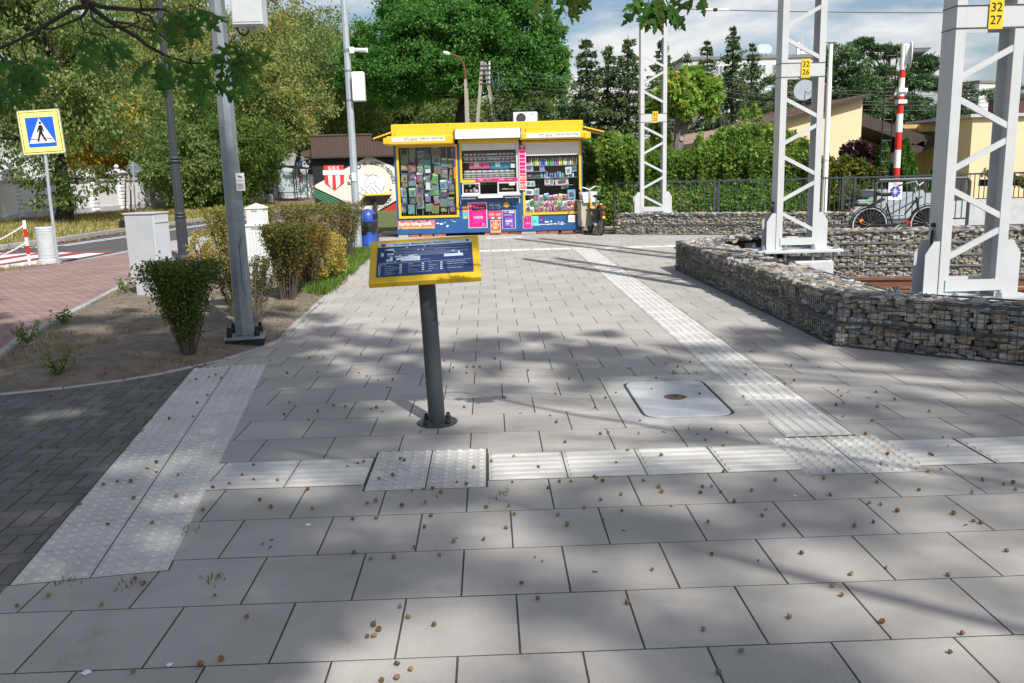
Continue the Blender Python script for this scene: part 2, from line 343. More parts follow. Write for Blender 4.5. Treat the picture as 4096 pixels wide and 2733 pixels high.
flat('far_red_pavement', [(-7.9, 24.4), (-2.9, 22.7), (-4.5, 34), (-6.75, 35.8), (-7.5, 32.6), (-7.9, 27)], -.006, M_redbrick)
flat('side_verge', [(-9.0, 15.2), (-8.2, 17.4), (-8.95, 16.15), (-11, 12.1), (-13.2, 8.2), (-12, 8), (-10.3, 11.6)][::-1], .0, M_dry)
flat('pink_path', [(-2.9, 21.4), (9, 21.9), (9, 23.2), (-2.9, 24.2)], -.004, M_pink)
flat('back_lawn', [(-4.4, 23.8), (9, 23.2), (26, 24), (40, 60), (2, 66), (-5, 43)], -.012, mat('back_lawn_grass', (.06, .10, .025), .95, .3, 2, col2=(.13, .15, .05), bump=.6, bscale=40))
# kerbs: each stone a piece of its own
M_kerb = mat('kerb_stone', (.36, .355, .345), .9, .14, 4, bump=.2, bscale=120, isl=.07, speck=.15)
def kerb(name, pts, w, z0, z1, L=1., mt=None):
    p = bpy.data.objects.new(name, None); COL.objects.link(p); p['kind'] = 'structure'; OFF[p.name] = Vector()
    for (a, b) in zip(pts[:-1], pts[1:]):
        a, b = Vector((*a, 0)), Vector((*b, 0)); n = max(1, round((b-a).length/L)); d = (b-a)/n; u = d.normalized()
        for i in range(n):
            mb = MB(); c = a+d*(i+.5); M = Matrix.Rotation(math.atan2(u.y, u.x), 3, 'Z')
            mb.bevbox((c.x, c.y, (z0+z1)/2+random.uniform(-.003, .003)), (d.length-.008, w, z1-z0), .008, M); mb.build('kerb_stone', mt or M_kerb, p)
    return p
kerb('far_kerb', far[:8], .14, -.2, .03, 1.6)
kerb('near_kerb', near[3:6], .14, -.2, -.045, 1.2)
kerb('near_kerb', near[6:8], .14, -.2, -.02, 1.6)
kerb('bed_edging', [(-4.05, 6.5)]+bedL[1:6], .08, -.2, .035, .9)
# painted marks on the road
M_leaflit = mat('leaf_litter', (.20, .115, .055), .95, .3, 30)
cl = [gp(235, 984, -.1), gp(503, 946, -.1), gp(743, 910, -.1), gp(877, 891, -.1), gp(1000, 874, -.1)]
marks = bpy.data.objects.new('road_markings', None); COL.objects.link(marks); marks['kind'] = 'structure'; OFF['road_markings'] = Vector()
def stripe(pts, w, name='painted_line', z=-.106, mt=None):
    for a, b in zip(pts[:-1], pts[1:]):
        a, b = Vector(a), Vector(b); u = (b-a).normalized(); s_ = Vector((-u.y, u.x, 0))*w/2
        MB().quad(*[(p.x, p.y, z) for p in (a-s_, b-s_, b+s_, a+s_)]).build(name, mt or M_white, marks)
for o in (-.13, .13): stripe([Vector((p.x+o, p.y, 0)) for p in cl], .11)
for (x0, y0), (x1, y1) in [((1122, 857), (1187, 846)), ((1066, 843), (1096, 840)), ((1115, 838), (1147, 836)), ((1155, 833), (1185, 831)), ((1197, 830), (1228, 828)), ((1220, 842), (1260, 838))]:
    stripe([gp(x0, y0, -.1), gp(x1, y1, -.1)], .14)
# zebra crossing, red ground with white bars along the street
ex = Vector((-8.5, 17.55, 0)); al = Vector((.05, 1.0, 0)).normalized(); al2 = Vector((-.30, -1., 0)); acr = Vector((-1, .06, 0))
zb = [gp(0, 1075, -.1), gp(240, 1046, -.1), gp(425, 1012, -.1), gp(455, 1005, -.1), gp(250, 1006, -.1), gp(0, 1011, -.1), Vector((-13.2, 19.6, 0)), Vector((-11.6, 15.5, 0))]
flat('crossing_red_ground', [(p.x, p.y) for p in zb], -.1065, M_redp)
for pts in ([(0, 1077), (240, 1045), (420, 1013), (350, 1013), (240, 1029), (0, 1063)], [(0, 1056), (150, 1031), (290, 1011), (243, 1010), (120, 1023), (0, 1043)],
            [(0, 1033), (95, 1019), (150, 1013), (118, 1012), (60, 1017), (0, 1022)], [(0, 996), (154, 990), (154, 986), (90, 987), (0, 990)], [(0, 1011), (13, 1013), (0, 1016)]):
    q = [gp(x, y, -.102) for x, y in pts]; MB().add([(p.x, p.y, -.102) for p in q], [tuple(range(len(q)))]).build('crossing_bar', M_white, marks)
# --- paved square: slabs 0.40 m in half bond
flat('paving_bed', [(-2.9, 1.2), (8, 1.2), (8, 2.7), (5.6, 4.75), (2.98, 7.15), (2.95, 13.02), (3.3, 13.35), (4.9, 14.2), (9.5, 13.4), (14, 12.6), (14, 21.9), (-2.9, 22.6), (-2.9, 19), (-2.18, 16.9), (-1.98, 8), (-2.42, 7.1), (-4.6, 6.2), (-5.5, 1.2)], -.0013, M_joint)
PY = bpy.data.objects.new('paved_square', None); COL.objects.link(PY); PY['kind'] = 'structure'; OFF['paved_square'] = Vector()
X0, YS = .0594, 4.1377
L0, L1 = (-1.30, 3.165), (-1.885, 7.04)                  # right edge of the left warning strip
K0, K1 = (-1.885, 3.155), (-2.455, 7.06)                 # its left edge
SE = (K0[0]+.585*.9895, K0[1]+.585*.1445)
def left_x(y):
    pts = [(1, -9), (3.15, -9), (3.16, -1.30), (7.04, -1.885), (7.06, -2.42), (7.3, -2.26), (7.8, -2.06), (8.16, -1.98), (9.35, -2.04), (17.2, -2.25), (18.2, -2.6), (19, -2.9), (30, -2.9)]
    for (a, xa), (b, xb) in zip(pts[:-1], pts[1:]):
        if a <= y <= b: return xa+(xb-xa)*(y-a)/(b-a)
rows = [(YS-.4*(i+1), YS-.4*i, .5 if i % 2 == 0 else 0.) for i in range(6)]+[(4.564+.4*i, 4.964+.4*i, .5 if i % 2 == 0 else 0.) for i in range(43)]
HOLES = [(-.655, -.045, 4.05, 4.655), (1.555, 2.125, 4.06, 4.665), (1.64, 2.035, 4.6, 16.75), (.78, 1.64, 4.962, 6.25), (1.62, 2.22, 16.72, 17.3), (-2.9, 1.62, 16.95, 17.25), (2.22, 12, 16.85, 17.15)]
J = .0036
polys = []
full = MB().prism([(-.2+J, -.2+J), (.2-J, -.2+J), (.2-J, .2-J), (-.2+J, .2-J)], -.05, 0, .0006).mesh('slab', M_slab)
for y0, y1, off in rows:
    for k in range(-24, 30):
        x0 = X0+.4*(k+off); x1 = x0+.4; cx, cyy = x0+.2, (y0+y1)/2
        if x1 < -6 or x0 > 9.5: continue
        if cyy < 7 and x0 > 3.2+(7.2-cyy)*1.2: continue
        if 7 < cyy < 12.9 and x0 > 3.0: continue
        if 12.9 <= cyy < 14.3 and x0 > 3.0+(cyy-12.9)*.9: continue
        if cyy > 19.2 and x0 > 2.6+(20.6-cyy)*2.2: continue
        if cyy < 3 and abs(cx) > 2.2+cyy*.3: continue
        P = [(x0+J, y0+J), (x1-J, y0+J), (x1-J, y1-J), (x0+J, y1-J)]
        Q = [P]; a, b = left_x(y0+.01), left_x(y1-.01)
        if y0 < 3.16 < y1:
            lo_ = clip(P, SE, K0); hi_ = clip(clip(P, K0, SE), (L1[0]+.004, L1[1]), (SE[0]+.004, SE[1])) if len(clip(P, K0, SE)) > 2 else []
            Q = minus_rect([p for p in (lo_, hi_) if len(p) > 2 and area(p) > .0015], -20, -1.888, 3.03, 9)
        elif y0 < 7.05 < y1 and x0 < -1.8:
            lo_ = clip(clip(P, (1, 7.045), (0, 7.045)), (-1.879, 7.045), (-1.87, y0)); up_ = clip(clip(P, (0, 7.063), (1, 7.063)), (b+J, y1), (-2.40, 7.063))
            Q = [p for p in (lo_, up_) if len(p) > 2 and area(p) > .0008]
        elif x0 < max(a, b)+.01: Q = [c for c in [clip(P, (b+J, y1), (a+J, y0))] if len(c) > 2 and area(c) > .0015]
        for h in HOLES: Q = minus_rect(Q, h[0]-.003, h[1]+.003, h[2]-.003, h[3]+.003)
        for q in Q: polys.append((math.hypot(cx, cyy), (cx, cyy), q, abs(area(q)-(.4-2*J)**2) < 1e-5))
polys.sort(key=lambda t: t[0])
rest = MB()
for i, (d, c, q, isfull) in enumerate(polys):
    z = random.gauss(0, .0002); tx, ty = random.gauss(0, .0005), random.gauss(0, .0005)
    if i < 300:
        if isfull: o = inst('slab', full, PY, (c[0], c[1], z), (tx, ty, random.gauss(0, .002)))
        else: o = MB().prism(q, -.05+z, z, .0006).build('slab', M_slab, PY)
    else: rest.prism(q, -.03+z, z, .0006)
o = rest.build('far_slabs', M_slab, PY); o['kind'] = 'stuff'
# --- warning tiles with domes, guiding tiles with ribs
def dome_tile(s=.3, n=5, r=.0175, h=.0075):
    mb = MB(); e = s/2-.0032; mb.prism([(-e, -e), (e, -e), (e, e), (-e, e)], -.05, .0002, .0008); st = s/n
    for i in range(n):
        for j in range(n):
            x, y = -s/2+st*(i+.5), -s/2+st*(j+.5); vs = [(x+r*math.cos(a*math.pi/4), y+r*math.sin(a*math.pi/4), .0012) for a in range(8)]+[(x+r*.68*math.cos(a*math.pi/4), y+r*.68*math.sin(a*math.pi/4), .001+h) for a in range(8)]
            mb.add(vs, [tuple(range(8, 16))]+[(a, (a+1) % 8, 8+(a+1) % 8, 8+a) for a in range(8)])
    return mb.mesh('warning_tile', M_tact)
def rib_tile(w=.395, l=.4, n=6, h=.006):           # ribs run along local x
    mb = MB(); a, b = l/2-.003, w/2-.003; mb.prism([(-a, -b), (a, -b), (a, b), (-a, b)], -.05, .0, .001); st = w/n
    for i in range(n):
        y = -w/2+st*(i+.5); q = st*.34
        mb.add([(-a+.012, y-q, .0003), (a-.012, y-q, .0003), (a-.012, y+q, .0003), (-a+.012, y+q, .0003), (-a+.018, y-q*.62, h), (a-.018, y-q*.62, h), (a-.018, y+q*.62, h), (-a+.018, y+q*.62, h)],
               [(4, 5, 6, 7), (0, 1, 5, 4), (1, 2, 6, 5), (2, 3, 7, 6), (3, 0, 4, 7)])
    return mb.mesh('guiding_tile', M_tact)
DT, RT = dome_tile(), rib_tile()
def strip_owner(name):
    o = bpy.data.objects.new(name, None); COL.objects.link(o); o['kind'] = 'structure'; OFF[o.name] = Vector(); return o
ws = strip_owner('warning_strip'); gs = strip_owner('guiding_strip')
jz = lambda: random.gauss(.0004, .0003)
for cx, cy_ in ((-.35, 4.3525), (1.84, 4.3625)):
    for i in (-1, 1):
        for j in (-1, 1): inst('warning_tile', DT, ws, (cx+i*.15, cy_+j*.1505, jz()), (0, 0, random.gauss(0, .003)))
u = Vector((K1[0]-K0[0], K1[1]-K0[1], 0)); Ls = u.length; u.normalize(); nrm = Vector((u.y, -u.x, 0)); an = math.atan2(u.y, u.x)-math.pi/2
for j in range(13):
    for i in (0, 1):
        c = Vector((*K0, 0))+u*(.15+.3*j+.005)+nrm*(.146+.292*i); inst('warning_tile', DT, ws, (c.x, c.y, jz()), (0, 0, an), (.972, 1, 1))
for x in [-1.44+.4*i for i in range(2)]+[.16+.4*i for i in range(4)]+[2.33+.405*i for i in range(9)]:
    if x > 2: x0 = x
    inst('guiding_tile', RT, gs, (x if x > -1 else x+.18, 4.352, jz()), (0, 0, 0), (1 if x < 1.3 else .985, 1.06, 1))
MB().prism([(-1.4635, 4.165), (-1.4635, 4.55), (-1.5125, 4.55)], -.05, .001, .0006).build('cut_tile', M_tact, gs)
for i in range(30): inst('guiding_tile', RT, gs, (1.8375, 4.875+.4*i+(.01), jz()), (0, 0, math.pi/2))
for x in (1.77, 2.07):
    for y in (16.86, 17.16): inst('warning_tile', DT, ws, (x, y, jz()))
for i in range(10): inst('guiding_tile', RT, gs, (1.42-.4*i, 17.1, jz()), (0, 0, 0), (1, .75, 1))
for i in range(17): inst('guiding_tile', RT, gs, (2.42+.4*i, 17.0, jz()), (0, 0, 0), (1, .75, 1))
# --- dark block paving beside the left strip, herringbone, every block
DB = bpy.data.objects.new('dark_block_paving', None); COL.objects.link(DB); DB['kind'] = 'structure'; OFF[DB.name] = Vector()
flat('dark_block_bed', [(-1.9, 3.05), (-2.46, 7.05), (-3.2, 6.5), (-6, 5.9), (-6, 3.05)], -.0035, M_joint)
bmh = MB().prism([(-.0955, -.0455), (.0955, -.0455), (.0955, .0455), (-.0955, .0455)], -.06, 0, .0025).mesh('block', M_dark)
edge_bed = [(-2.47, 7.06), (-2.62, 6.86), (-2.86, 6.65), (-3.23, 6.44), (-3.63, 6.3), (-4.4, 6.15)]
th = R_(4); ct, st_ = math.cos(th), math.sin(th)
cnt = 0
for i in range(-45, 46):
    for j in range(-45, 46):
        for h in (0,):
            d4 = (i-j) % 4
            if d4 == 0: cx, cy_, rot = .1*(i+1), .1*(j+.5), 0
            elif d4 == 3: cx, cy_, rot = .1*(i+.5), .1*(j+1), math.pi/2
            else: continue
            X, Y = cx*ct-cy_*st_-2.9, cx*st_+cy_*ct+5.0
            if not (-4.2 < X < -1.6 and 3.0 < Y < 7.2): continue
            L, Wd = (.0955, .0455)
            q = [(X+a*math.cos(rot+th)-b*math.sin(rot+th), Y+a*math.sin(rot+th)+b*math.cos(rot+th)) for a, b in ((-L, -Wd), (L, -Wd), (L, Wd), (-L, Wd))]
            n0 = area(q); q2 = clip(q, (K0[0]-.004, K0[1]), (K1[0]-.004, K1[1]))
            q2 = clip(q2, (-9, 3.04), (0, 3.04)) if len(q2) > 2 else q2
            for a, b in zip(edge_bed[:-1], edge_bed[1:]):
                if b[0] <= X+.1 and X-.1 <= a[0] and len(q2) > 2: q2 = clip(q2, a, b)
            if len(q2) < 3 or area(q2) < .0012: continue
            if X < -1.0-Y*.42-.6: continue
            z = max(.0, random.gauss(.0014, .0007))
            if abs(area(q2)-n0) < 1e-6: inst('block', bmh, DB, (X, Y, z), (random.gauss(0, .004), random.gauss(0, .004), rot+th))
            else: MB().prism(q2, -.06+z, z, .0025).build('block', M_dark, DB)
            cnt += 1
print('dark blocks', cnt, 'slabs', len(polys))
kerb('dark_paving_edging', edge_bed+[(-5.2, 6.05)], .05, -.1, .012, .5)
kerb('square_edging', [(-2.47, 7.09), (-2.28, 7.33), (-2.08, 7.83), (-2.01, 8.18), (-2.07, 9.35), (-2.28, 17.2), (-2.62, 18.2), (-2.9, 19.0)], .06, -.1, .01, .8)
# --- manhole: concrete frame, lid with rounded corners, cast disc
mh = thing('manhole_cover', 'rectangular pale concrete manhole cover with rusty round centre beside the guiding strip', 'manhole', (1.21, 5.605, 0))
def rrect(hx, hy, r, n=5):
    pts = []
    for cx, cy_, a0 in ((hx-r, hy-r, 0), (-hx+r, hy-r, 90), (-hx+r, -hy+r, 180), (hx-r, -hy+r, 270)):
        for i in range(n+1): a = R_(a0+90*i/n); pts.append((cx+r*math.cos(a), cy_+r*math.sin(a)))
    return pts
mb = MB(); o_ = [(.425, .642), (-.425, .642), (-.425, -.642), (.425, -.642)]; i_ = rrect(.292, .478, .11)
fr = rrect(.428, .642, .012); mb.add([(x, y, .004) for x, y in fr]+[(x, y, .004) for x, y in i_]+[(x, y, -.06) for x, y in i_]+[(x, y, -.06) for x, y in fr],
    [(i, (i+1) % 24, 24+(i+1) % 24, 24+i) for i in range(24)]+[(24+i, 24+(i+1) % 24, 48+(i+1) % 24, 48+i) for i in range(24)]+[(72+i, 72+(i+1) % 24, (i+1) % 24, i) for i in range(24)])
mb.build('frame', M_conc, mh, world=False)
MB().prism(rrect(.296, .482, .112), -.05, -.03).build('rim_gap', mat('rim_dirt', (.05, .04, .03), .95, .3, 40), mh, world=False)
MB().prism(rrect(.273, .459, .10), -.05, .006, .004).build('lid', M_concw, mh, world=False)
d_ = MB().lathe((0, 0, 0), [(.066, 0), (.074, .008), (.066, .010), (.06, .007), (.035, .008), (.03, .0105), (0.001, .0105)], 20).build('cast_disc', mat('rusty_cast_iron', (.16, .105, .085), .8, .3, 60, bump=.3), mh, world=False, smooth='auto')
MB().lathe((0, 0, 0), [(.02, .0105), (.018, .0135), (.001, .0135)], 6).build('keyhole', MATS['rim_dirt'], d_, world=False)
MB().lathe((-.1, .38, 0), [(.03, .006), (.027, .0085), (.001, .0085)], 10).build('lifting_eye', M_conc, mh, world=False)
MB().bb((.17, .25, .0065), (.25, .33, .0075)).build('maker_plate', mat('verdigris_plate', (.42, .45, .38), .7, .2, 60), mh, world=False)
# small round manhole in front of the kiosk
mh2 = thing('manhole_cover', 'small square concrete manhole cover at the foot of the kiosk', 'manhole', (.35, 20.55, 0))
MB().prism([(-.42, -.3), (.42, -.3), (.42, .3), (-.42, .3)], -.03, .006, .004).build('frame', M_concw, mh2, world=False)
MB().prism(rrect(.3, .2, .06), -.03, .011, .003).build('lid', M_conc, mh2, world=False)
# --- track bed on the right
flat('track_bed', [(3.4, 7.2), (4.3, 6.4), (30, 4), (34, 14), (5.6, 15.2), (3.4, 12.6)], -.215, M_ballast)
# ================================================================== gabion walls: wire baskets filled with stones
def rampmat(name, stops, rough=.85, bump=.35, bscale=60, nscale=22, namt=.5, spec=.3):
    mt = bpy.data.materials.new(name); mt.use_nodes = True; nt = mt.node_tree; b = nt.nodes['Principled BSDF']; b.inputs['Roughness'].default_value = rough; b.inputs['Specular IOR Level'].default_value = spec
    g = N(nt, 'ShaderNodeNewGeometry'); oi = N(nt, 'ShaderNodeObjectInfo'); ad = N(nt, 'ShaderNodeMath', operation='ADD'); fr = N(nt, 'ShaderNodeMath', operation='FRACT')
    nt.links.new(oi.outputs['Random'], ad.inputs[0]); nt.links.new(g.outputs['Random Per Island'], ad.inputs[1]); nt.links.new(ad.outputs[0], fr.inputs[0])
    rp = N(nt, 'ShaderNodeValToRGB')
    while len(rp.color_ramp.elements) < len(stops): rp.color_ramp.elements.new(.5)
    for e, (p, c) in zip(rp.color_ramp.elements, stops): e.position = p; e.color = (*c, 1)
    nt.links.new(fr.outputs[0], rp.inputs[0])
    mp = N(nt, 'ShaderNodeMapping'); mp.inputs['Scale'].default_value = (1, 1, 3.5); nt.links.new(g.outputs['Position'], mp.inputs[0])
    nz = N(nt, 'ShaderNodeTexNoise'); nz.inputs['Scale'].default_value = nscale; nz.inputs['Detail'].default_value = 5; nt.links.new(mp.outputs[0], nz.inputs['Vector'])
    r = N(nt, 'ShaderNodeMapRange'); r.inputs['From Min'].default_value = .3; r.inputs['From Max'].default_value = .7; r.inputs['To Min'].default_value = 1-namt; r.inputs['To Max'].default_value = 1+namt; nt.links.new(nz.outputs['Fac'], r.inputs[0])
    v = N(nt, 'ShaderNodeVectorMath', operation='SCALE'); nt.links.new(rp.outputs[0], v.inputs[0]); nt.links.new(r.outputs[0], v.inputs['Scale']); nt.links.new(v.outputs[0], b.inputs['Base Color'])
    if bump:
        n4 = N(nt, 'ShaderNodeTexNoise'); n4.inputs['Scale'].default_value = bscale; nt.links.new(mp.outputs[0], n4.inputs['Vector'])
        bp = N(nt, 'ShaderNodeBump'); bp.inputs['Strength'].default_value = bump; bp.inputs['Distance'].default_value = .01; nt.links.new(n4.outputs['Fac'], bp.inputs['Height']); nt.links.new(bp.outputs[0], b.inputs['Normal'])
    MATS[name] = mt; return mt
M_stone = rampmat('gabion_stone', [(0, (.13, .125, .115)), (.25, (.27, .26, .24)), (.5, (.38, .365, .335)), (.68, (.30, .235, .145)), (.85, (.44, .425, .395)), (1, (.22, .17, .105))])
M_wire = mat('dark_grey_wire', (.06, .07, .08), .5, .1, 8, metal=.15)
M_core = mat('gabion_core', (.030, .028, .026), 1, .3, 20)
rs = random.Random(11)
def stone_mesh():
    mb = MB(); n = 7; ph = rs.uniform(0, 6)
    prof = [(.62, -.5), (.95, -.36), (1., .0), (.93, .38), (.60, .5)]; vs = []
    jr = [rs.uniform(.74, 1.06) for _ in range(n)]
    for r, z in prof:
        for j in range(n):
            a = ph+2*math.pi*j/n; q = r*jr[j]*rs.uniform(.9, 1.06); sx = abs(math.cos(a))**.55*math.copysign(1, math.cos(a)); sy = abs(math.sin(a))**.55*math.copysign(1, math.sin(a))
            vs.append((sx*q*.5, sy*q*.5, z*rs.uniform(.86, 1.1)))
    fs = [(i*n+j, i*n+(j+1) % n, i*n+n+(j+1) % n, i*n+n+j) for i in range(4) for j in range(n)]+[tuple(range(n-1, -1, -1)), tuple(range(4*n, 5*n))]
    mb.add(vs, fs); return mb
SB = [stone_mesh() for _ in range(12)]
SM = [s.mesh('stone', M_stone) for s in SB]
def gabion(name, label, p0, p1, width, h, z0=0., side=1, nind=300, wires=.055, ends=(0, 0), back=False, tiers=2, L=.13, T=.034, top=True, seam=1.0, sloped=None):
    """p0->p1: foot of the visible face; side=+1 puts the body to the left of p0->p1."""
    p0, p1 = Vector((*p0, z0)), Vector((*p1, z0)); u = (p1-p0); LL = u.length; u.normalize(); n = Vector((-u.y, u.x, 0))*side
    t = thing(name, label, 'gabion', tuple((p0+p1)/2))
    ang = math.atan2(u.y, u.x); S_ = []
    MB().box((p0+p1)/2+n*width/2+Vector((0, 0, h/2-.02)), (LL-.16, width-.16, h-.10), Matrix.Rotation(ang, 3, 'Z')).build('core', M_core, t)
    def face(a, d, inn, length, a_ang):
        z = 0.
        while z < h-.02:
            th_ = rs.uniform(T*.75, T*1.35); th_ = min(th_, h-z-.004); x = -rs.uniform(0, .08)
            if th_ < .015: break
            while x < length:
                l = rs.uniform(L*.6, L*1.5); xc = x+l/2
                if xc > length+.02: break
                q = th_*rs.uniform(.85, 1.2)
                S_.append((a+d*min(max(xc, .03), length-.03)+inn*rs.uniform(.05, .075)+Vector((0, 0, z+th_/2+rs.uniform(-.004, .004))), (rs.gauss(0, .07), rs.gauss(0, .09), a_ang+rs.gauss(0, .12)), (l*1.08, .12, q*1.06)))
                x += l*.97
            z += th_*.96
    face(p0, u, n, LL, ang)
    if ends[0]: face(p0+n*width, -n, u, width, ang+math.pi/2)
    if ends[1]: face(p1, n, -u, width, ang+math.pi/2)
    if back: face(p1+n*width, -u, -n, LL, ang)
    if top:
        y = .04
        while y < width-.02:
            x = 0.
            while x < LL:
                l = rs.uniform(.07, .19); S_.append((p0+u*(x+l/2)+n*(y+rs.uniform(-.02, .02))+Vector((0, 0, h-rs.uniform(.008, .03))), (rs.gauss(0, .22), rs.gauss(0, .22), rs.uniform(0, 6)), (l*1.15, rs.uniform(.08, .13), rs.uniform(.03, .06)))); x += l*.86
            y += .085
    cam0 = Vector((0, 0, EYE)); S_.sort(key=lambda s: (s[0]-cam0).length/s[2][0]**.5)
    mb = MB()
    for i, (c, r, sc) in enumerate(S_):
        if i < nind: inst('stone', SM[i % 12], t, c, r, sc)
        else:
            M4 = Matrix.LocRotScale(c, __import__('mathutils').Euler(r), sc); b = SB[i % 12]; mb.add([M4 @ Vector(p) for p in b.v], b.f)
    if mb.v: mb.build('stone_fill', M_stone, t)['kind'] = 'stuff'
    wm = MB(); wr = .0031
    zt = Vector((0, 0, h))
    def wire(a, b, r=wr): wm.cyl(a, b, r, r, 4, False)
    k = int(LL/wires); o_ = -n*.004
    for i in range(k+1):
        a = p0+u*(LL*i/k); wire(a+o_, a+o_+zt)
        if top and i % 3 == 0: wire(a+zt, a+n*width+zt)
    nz_ = max(2, int(h/.1))
    if top:
        for j in range(1, int(width/.06)): wire(p0+n*(.06*j)+zt+Vector((0, 0, .005)), p1+n*(.06*j)+zt+Vector((0, 0, .005)), .0024)
    for e, on in ((p0, ends[0]), (p1, ends[1])):
        if on:
            for j in range(int(width/wires)+1): wire(e+n*wires*j+(u if e is p1 else -u)*.004, e+n*wires*j+(u if e is p1 else -u)*.004+zt)
    w_ = wm.build('wire_mesh', M_wire, t); w_['kind'] = 'stuff'
    fm = MB()
    for i in range(tiers+1):
        z = Vector((0, 0, max(.012, h*i/tiers)))
        for dz in (0, .014): fm.cyl(p0-n*.008+z-Vector((0, 0, dz)), p1-n*.008+z-Vector((0, 0, dz)), .0055, None, 5)
        for e, on in ((p0, ends[0]), (p1, ends[1])):
            if on: fm.cyl(e+z, e+n*width+z, .0055, None, 5)
    if top: fm.cyl(p0+n*width+zt, p1+n*width+zt, .006, None, 5); fm.cyl(p0+n*(width-.015)+zt, p1+n*(width-.015)+zt, .005, None, 5)
    fm.build('frame_wire', M_wire, t)
    s_ = seam/2
    while s_ < LL:
        for dd in (-.016, .016): MB().cyl(p0+u*(s_+dd)+zt+Vector((0, 0, .008))-n*.01, p0+u*(s_+dd)+n*width+zt+Vector((0, 0, .008)), .006, None, 5).build('seam_bar', M_wire, t)
        s_ += seam
    for e in (p0, p1): MB().cyl(e-n*.006, e-n*.006+zt, .006, None, 5).build('corner_wire', M_wire, t)
    return t
GA, GB, GC = (2.80, 12.98), (2.885, 7.115), (5.6, 4.71)
gabion('gabion_wall', 'long low gabion wall in shade between paved square and lattice masts', GA, GB, .53, .43, side=1, ends=(1, 0), seam=.95, wires=.045)
gabion('gabion_wall', 'nearest gabion wall at right frame edge, below the largest lattice mast', GB, GC, .40, .43, side=1, seam=1.15, L=.125, T=.036)
pd = gp(3206, 918, .43)
gabion('gabion_wall', 'gabion wall running back to the right from the far corner of the long one', (2.82, 13.0), (pd.x+.3, pd.y+.15), .45, .43, side=-1, back=False, seam=1.2, wires=.06)
q0, q1 = gp(3150, 1112, -.2), gp(4096, 1104, -.2); q2 = q0+(q1-q0)*1.25
gabion('gabion_wall', 'taller gabion retaining wall behind the rusty rails', (q0.x, q0.y), (q2.x, q2.y), .5, .70, z0=-.2, side=1, tiers=4, seam=1.4, wires=.06)
e0, e1 = gp(2462, 938), gp(3031, 941); e2 = e0+(e1-e0)*1.62
gabion('gabion_wall', 'straight gabion wall at the back beside the yellow bicycle', (e0.x, e0.y), (e2.x, e2.y), .5, .47, side=1, tiers=2, seam=2., wires=.07, ends=(1, 0))
# ballast stones and rails
M_rust = mat('rusty_rail', (.20, .085, .045), .85, .3, 20, bump=.3, col2=(.12, .055, .035))
bal = MB(); rb = random.Random(5)
for i in range(2600):
    x, y = rb.uniform(3.9, 12), rb.uniform(6.0, 13.2)
    if y < 7.3 and x < 4.4+(7.3-y): continue
    s_ = rb.uniform(.03, .06); b = SB[i % 12]; M4 = Matrix.LocRotScale((x, y, -.2), __import__('mathutils').Euler((rb.uniform(-.5, .5), rb.uniform(-.5, .5), rb.uniform(0, 6))), (s_, s_*.8, s_*.8)); bal.add([M4 @ Vector(p) for p in b.v], b.f)
tag(bal.build('ballast', M_stone), 'grey crushed stone ballast around the rails', 'ballast', kind='stuff')
def rail(name, label, y0, y1, xa, xb):
    pr = [(-.07, 0), (.07, 0), (.07, .012), (.012, .03), (.012, .11), (.036, .12), (.036, .15), (-.036, .15), (-.036, .12), (-.012, .11), (-.012, .03), (-.07, .012)]
    t = thing(name, label, 'rail', (xa, y0, -.2)); a, b = Vector((xa, y0, -.2)), Vector((xb, y1, -.2)); u = (b-a).normalized(); n = Vector((-u.y, u.x, 0))
    MB().extr([a+n*p+Vector((0, 0, q)) for p, q in pr], b-a).build('rail_bar', M_rust, t)
    for i in range(8):
        c = a+u*(.6+i*.65)
        for s_ in (-1, 1): MB().box(c+n*s_*.085+Vector((0, 0, .02)), (.09, .06, .03)).build('fastening', M_rust, t)
rg = lambda x, y: gp(x, y, -.05)
a_, b_ = rg(3400, 1112), rg(4096, 1106); rail('rail', 'farther rusty steel rail in front of tall gabion wall', a_.y, b_.y+(b_.y-a_.y)*.6, a_.x, b_.x+(b_.x-a_.x)*.6)
a_, b_ = rg(3890, 1155), rg(4096, 1150); rail('rail', 'nearer rusty steel rail passing behind the largest lattice mast', a_.y, b_.y, a_.x-1.6, b_.x+2)
for x in (5.2, 5.85, 6.5, 7.15, 7.8):
    tag(MB().bevbox((x, 10.4, -.23), (.26, 2.5, .1), .02).build('railway_sleeper', M_concw), f'concrete sleeper under the rails, {["first","second","third","fourth","fifth"][int((x-5.1)/.65)]} from the buffer end', 'sleeper', 'sleepers under the rusty rails')
